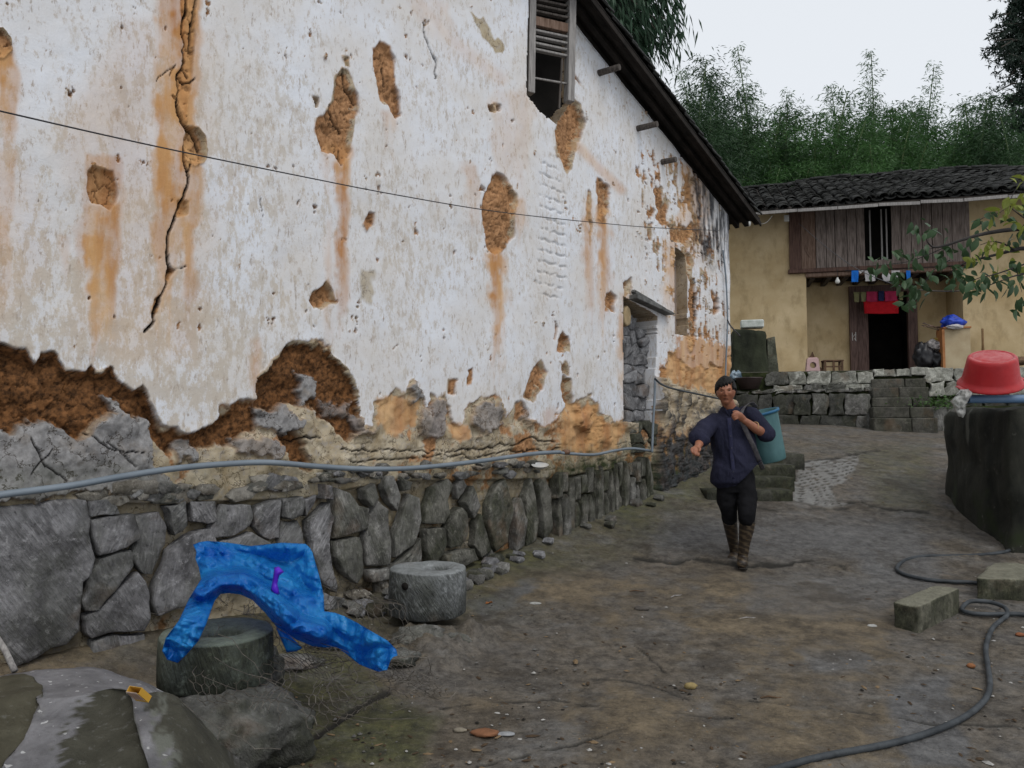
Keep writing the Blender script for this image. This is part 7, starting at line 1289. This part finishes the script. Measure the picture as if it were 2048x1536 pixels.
plk = MB(); pl_ = [J(1458, 836, -.090), J(1460, 860, -.098), J(1463, 900, -.103), J(1466, 935, -.108), J(1468, 958, -.116)]; loft(plk, [(p, .018, .006, (1, 0, 0)) for p in pl_], 8); plk.build('placket', simple('navy_placket', (.022, .023, .048), (.034, .036, .072), 9, .9, .1), shirt, True)
for k in range(5): p = J(1459.5 + k * 1.9, 848 + k * 24, -.112 - k * .002); MB().lathe([(0, 0), (.006, 0), (.006, .003), (0, .003)], 8).build('button', simple('dark_button%d' % k, (.02, .02, .03), (.05, .05, .06), 9, .4), shirt, loc=tuple(p), rot=(R(90), 0, 0))
# trousers
tm_ = simple('black_trousers', (.005, .005, .006), (.012, .012, .014), 6, .9, .12, .01, 18); tb_ = MB(); loft(tb_, [(J(1470, 930, .04), .150, .11, (1, 0, 0)), (J(1471, 952, .04), .172, .122, (1, 0, 0)), (J(1471, 972, .04), .170, .122, (1, 0, 0)), (J(1471, 985, .04), .14, .10, (1, 0, 0))], 24)
limb(tb_, [J(1452, 965, .05), J(1453, 995, .05), J(1457, 1022, .07), J(1459, 1040, .10)], [.092, .080, .070, .068], (1, 0, 0), 20, 4); limb(tb_, [J(1488, 965, .03), J(1493, 995, -.02), J(1495, 1022, -.08), J(1494, 1040, -.06)], [.094, .084, .076, .070], (1, 0, 0), 20, 4)
fuse(tb_, 'trousers', tm_, man, .008, 3, lambda V: fbm(V[:, 0] * 9, V[:, 1] * 9, V[:, 2] * 9, seed=24, o=3) * .024)
# boots with muddy camouflage stripes
bt = M('striped_rubber_boot', .45, .4); _w = bt.wave(14, bt.co('Object', (.25, .25, 1.35), (.25, .35, 0)), 4.5, 3, 2.2); _n = bt.noise(12, 5, .7); bt.col(bt.mix(bt.st(_w, .50, .85), bt.mix(bt.st(_n, .35, .65), (.016, .012, .009), (.038, .026, .017)), (.085, .062, .038))); bt.bump(_n, .004)
for nm, pts, rad, foot in (('boot', [J(1459, 1040, .10), J(1462, 1058, .17), J(1466, 1085, .27), J(1470, 1108, .34)], [.063, .058, .046, .042], [J(1470, 1106, .34), J(1469, 1112, .33), J(1463, 1119, .20)]), ('boot', [J(1495, 1039, -.05), J(1493, 1058, -.03), J(1489, 1085, .0), J(1486, 1108, .02)], [.068, .063, .049, .045], [J(1486, 1106, .02), J(1485, 1120, -.0), J(1484, 1128, -.13)])):
    mb = MB(); P = smooth_line(pts, 4); loft(mb, [(p, rad[min(int(i / 4), 3)] + ((rad[min(int(i / 4) + 1, 3)] - rad[min(int(i / 4), 3)]) * (i / 4 - int(i / 4))), (rad[min(int(i / 4), 3)] + ((rad[min(int(i / 4) + 1, 3)] - rad[min(int(i / 4), 3)]) * (i / 4 - int(i / 4)))) * 1.05, (1, 0, 0)) for i, p in enumerate(P)], 20)
    for p in foot: p.z = max(p.z, .0)
    if foot[2].y < 0: foot[1].z = .055; foot[2].z = .050
    limb(mb, foot, [.044, .047, .043], (1, 0, 0), 16, 4, .92); o = fuse(mb, nm, bt.m, man, .006, 3)
    g_ = [Vector((p.x, p.y, p.z - .040)) for p in foot]; ml = MB(); loft(ml, [(g_[0] + Vector((0, .03, 0)), .036, .010, (1, 0, 0)), (g_[1], .046, .010, (1, 0, 0)), (g_[2] + Vector((0, -.03, 0)), .034, .010, (1, 0, 0))], 12); ml.build('sole', simple('black_sole', (.012, .010, .009), (.03, .026, .02), 9), o, True)
# wrist band, key pieces at the belt
mb = MB(); c_ = J(1509, 853, -.10); ax_ = (wrL - elL).normalized(); q = ax_.to_track_quat('Z', 'Y'); mb.tube([tuple(c_ + q @ Vector((.041 * math.cos(t), .041 * math.sin(t), 0))) for t in np.linspace(0, 2 * math.pi, 22)], .0042, 6, False); mb.build('wristband', simple('tan_band', (.36, .20, .09), (.45, .28, .14), 9, .5), man, True)
# the carrying bin on his back with its strap
bn = empty('back_bin', tuple(Vector(mo_) + J(1541, 922, .30)), 0, 'tall faded turquoise plastic bin carried on the man\'s back by a grey strap', 'bin'); turq = M('faded_turquoise_plastic', .5, .35); _n = turq.noise(6, 6, .65, turq.co('Object', (1, 1, .4))); turq.col(turq.mix(turq.st(_n, .35, .68), (.040, .105, .115), (.075, .165, .172))); turq.bump(turq.noise(20, 4, .6), .003)
prof = [(0, 0), (.130, 0), (.136, .01), (.142, .10), (.150, .28), (.158, .42), (.160, .435), (.172, .437), (.172, .455), (.160, .457), (.152, .45), (.145, .28), (.130, .02), (0, .02)]; MB().lathe(prof, 40, sx=1.05, sy=.85).build('shell', turq.m, bn, True); MB().lathe([(.160, .436), (.1745, .436), (.1745, .458), (.160, .458)], 40, sx=1.05, sy=.85).build('rim', simple('blue_rim', (.02, .10, .20), (.04, .15, .26), 6, .5), bn, True); bn.rotation_euler = (R(4), R(-14), 0)
stp_m = simple('grey_webbing', (.055, .052, .058), (.10, .095, .10), 30, .9, .1); lb = Vector(mo_) - Vector(bn.location); inv = bn.rotation_euler.to_matrix().inverted()
def LB(p): return inv @ (p + Vector(mo_) - Vector(bn.location))
for pts in ([J(1512, 815, .22), J(1503, 806, .08), J(1492, 811, -.06), J(1484, 822, -.13), J(1482, 836, -.17), J(1492, 862, -.14), J(1508, 895, -.11), J(1520, 925, -.02), J(1526, 938, .16)],):
    mb = MB(); loft(mb, [(LB(p), .020, .0035, inv @ Vector((.8, -.25, .5))) for p in smooth_line(pts, 5)], 8); mb.build('strap', stp_m, bn, True)
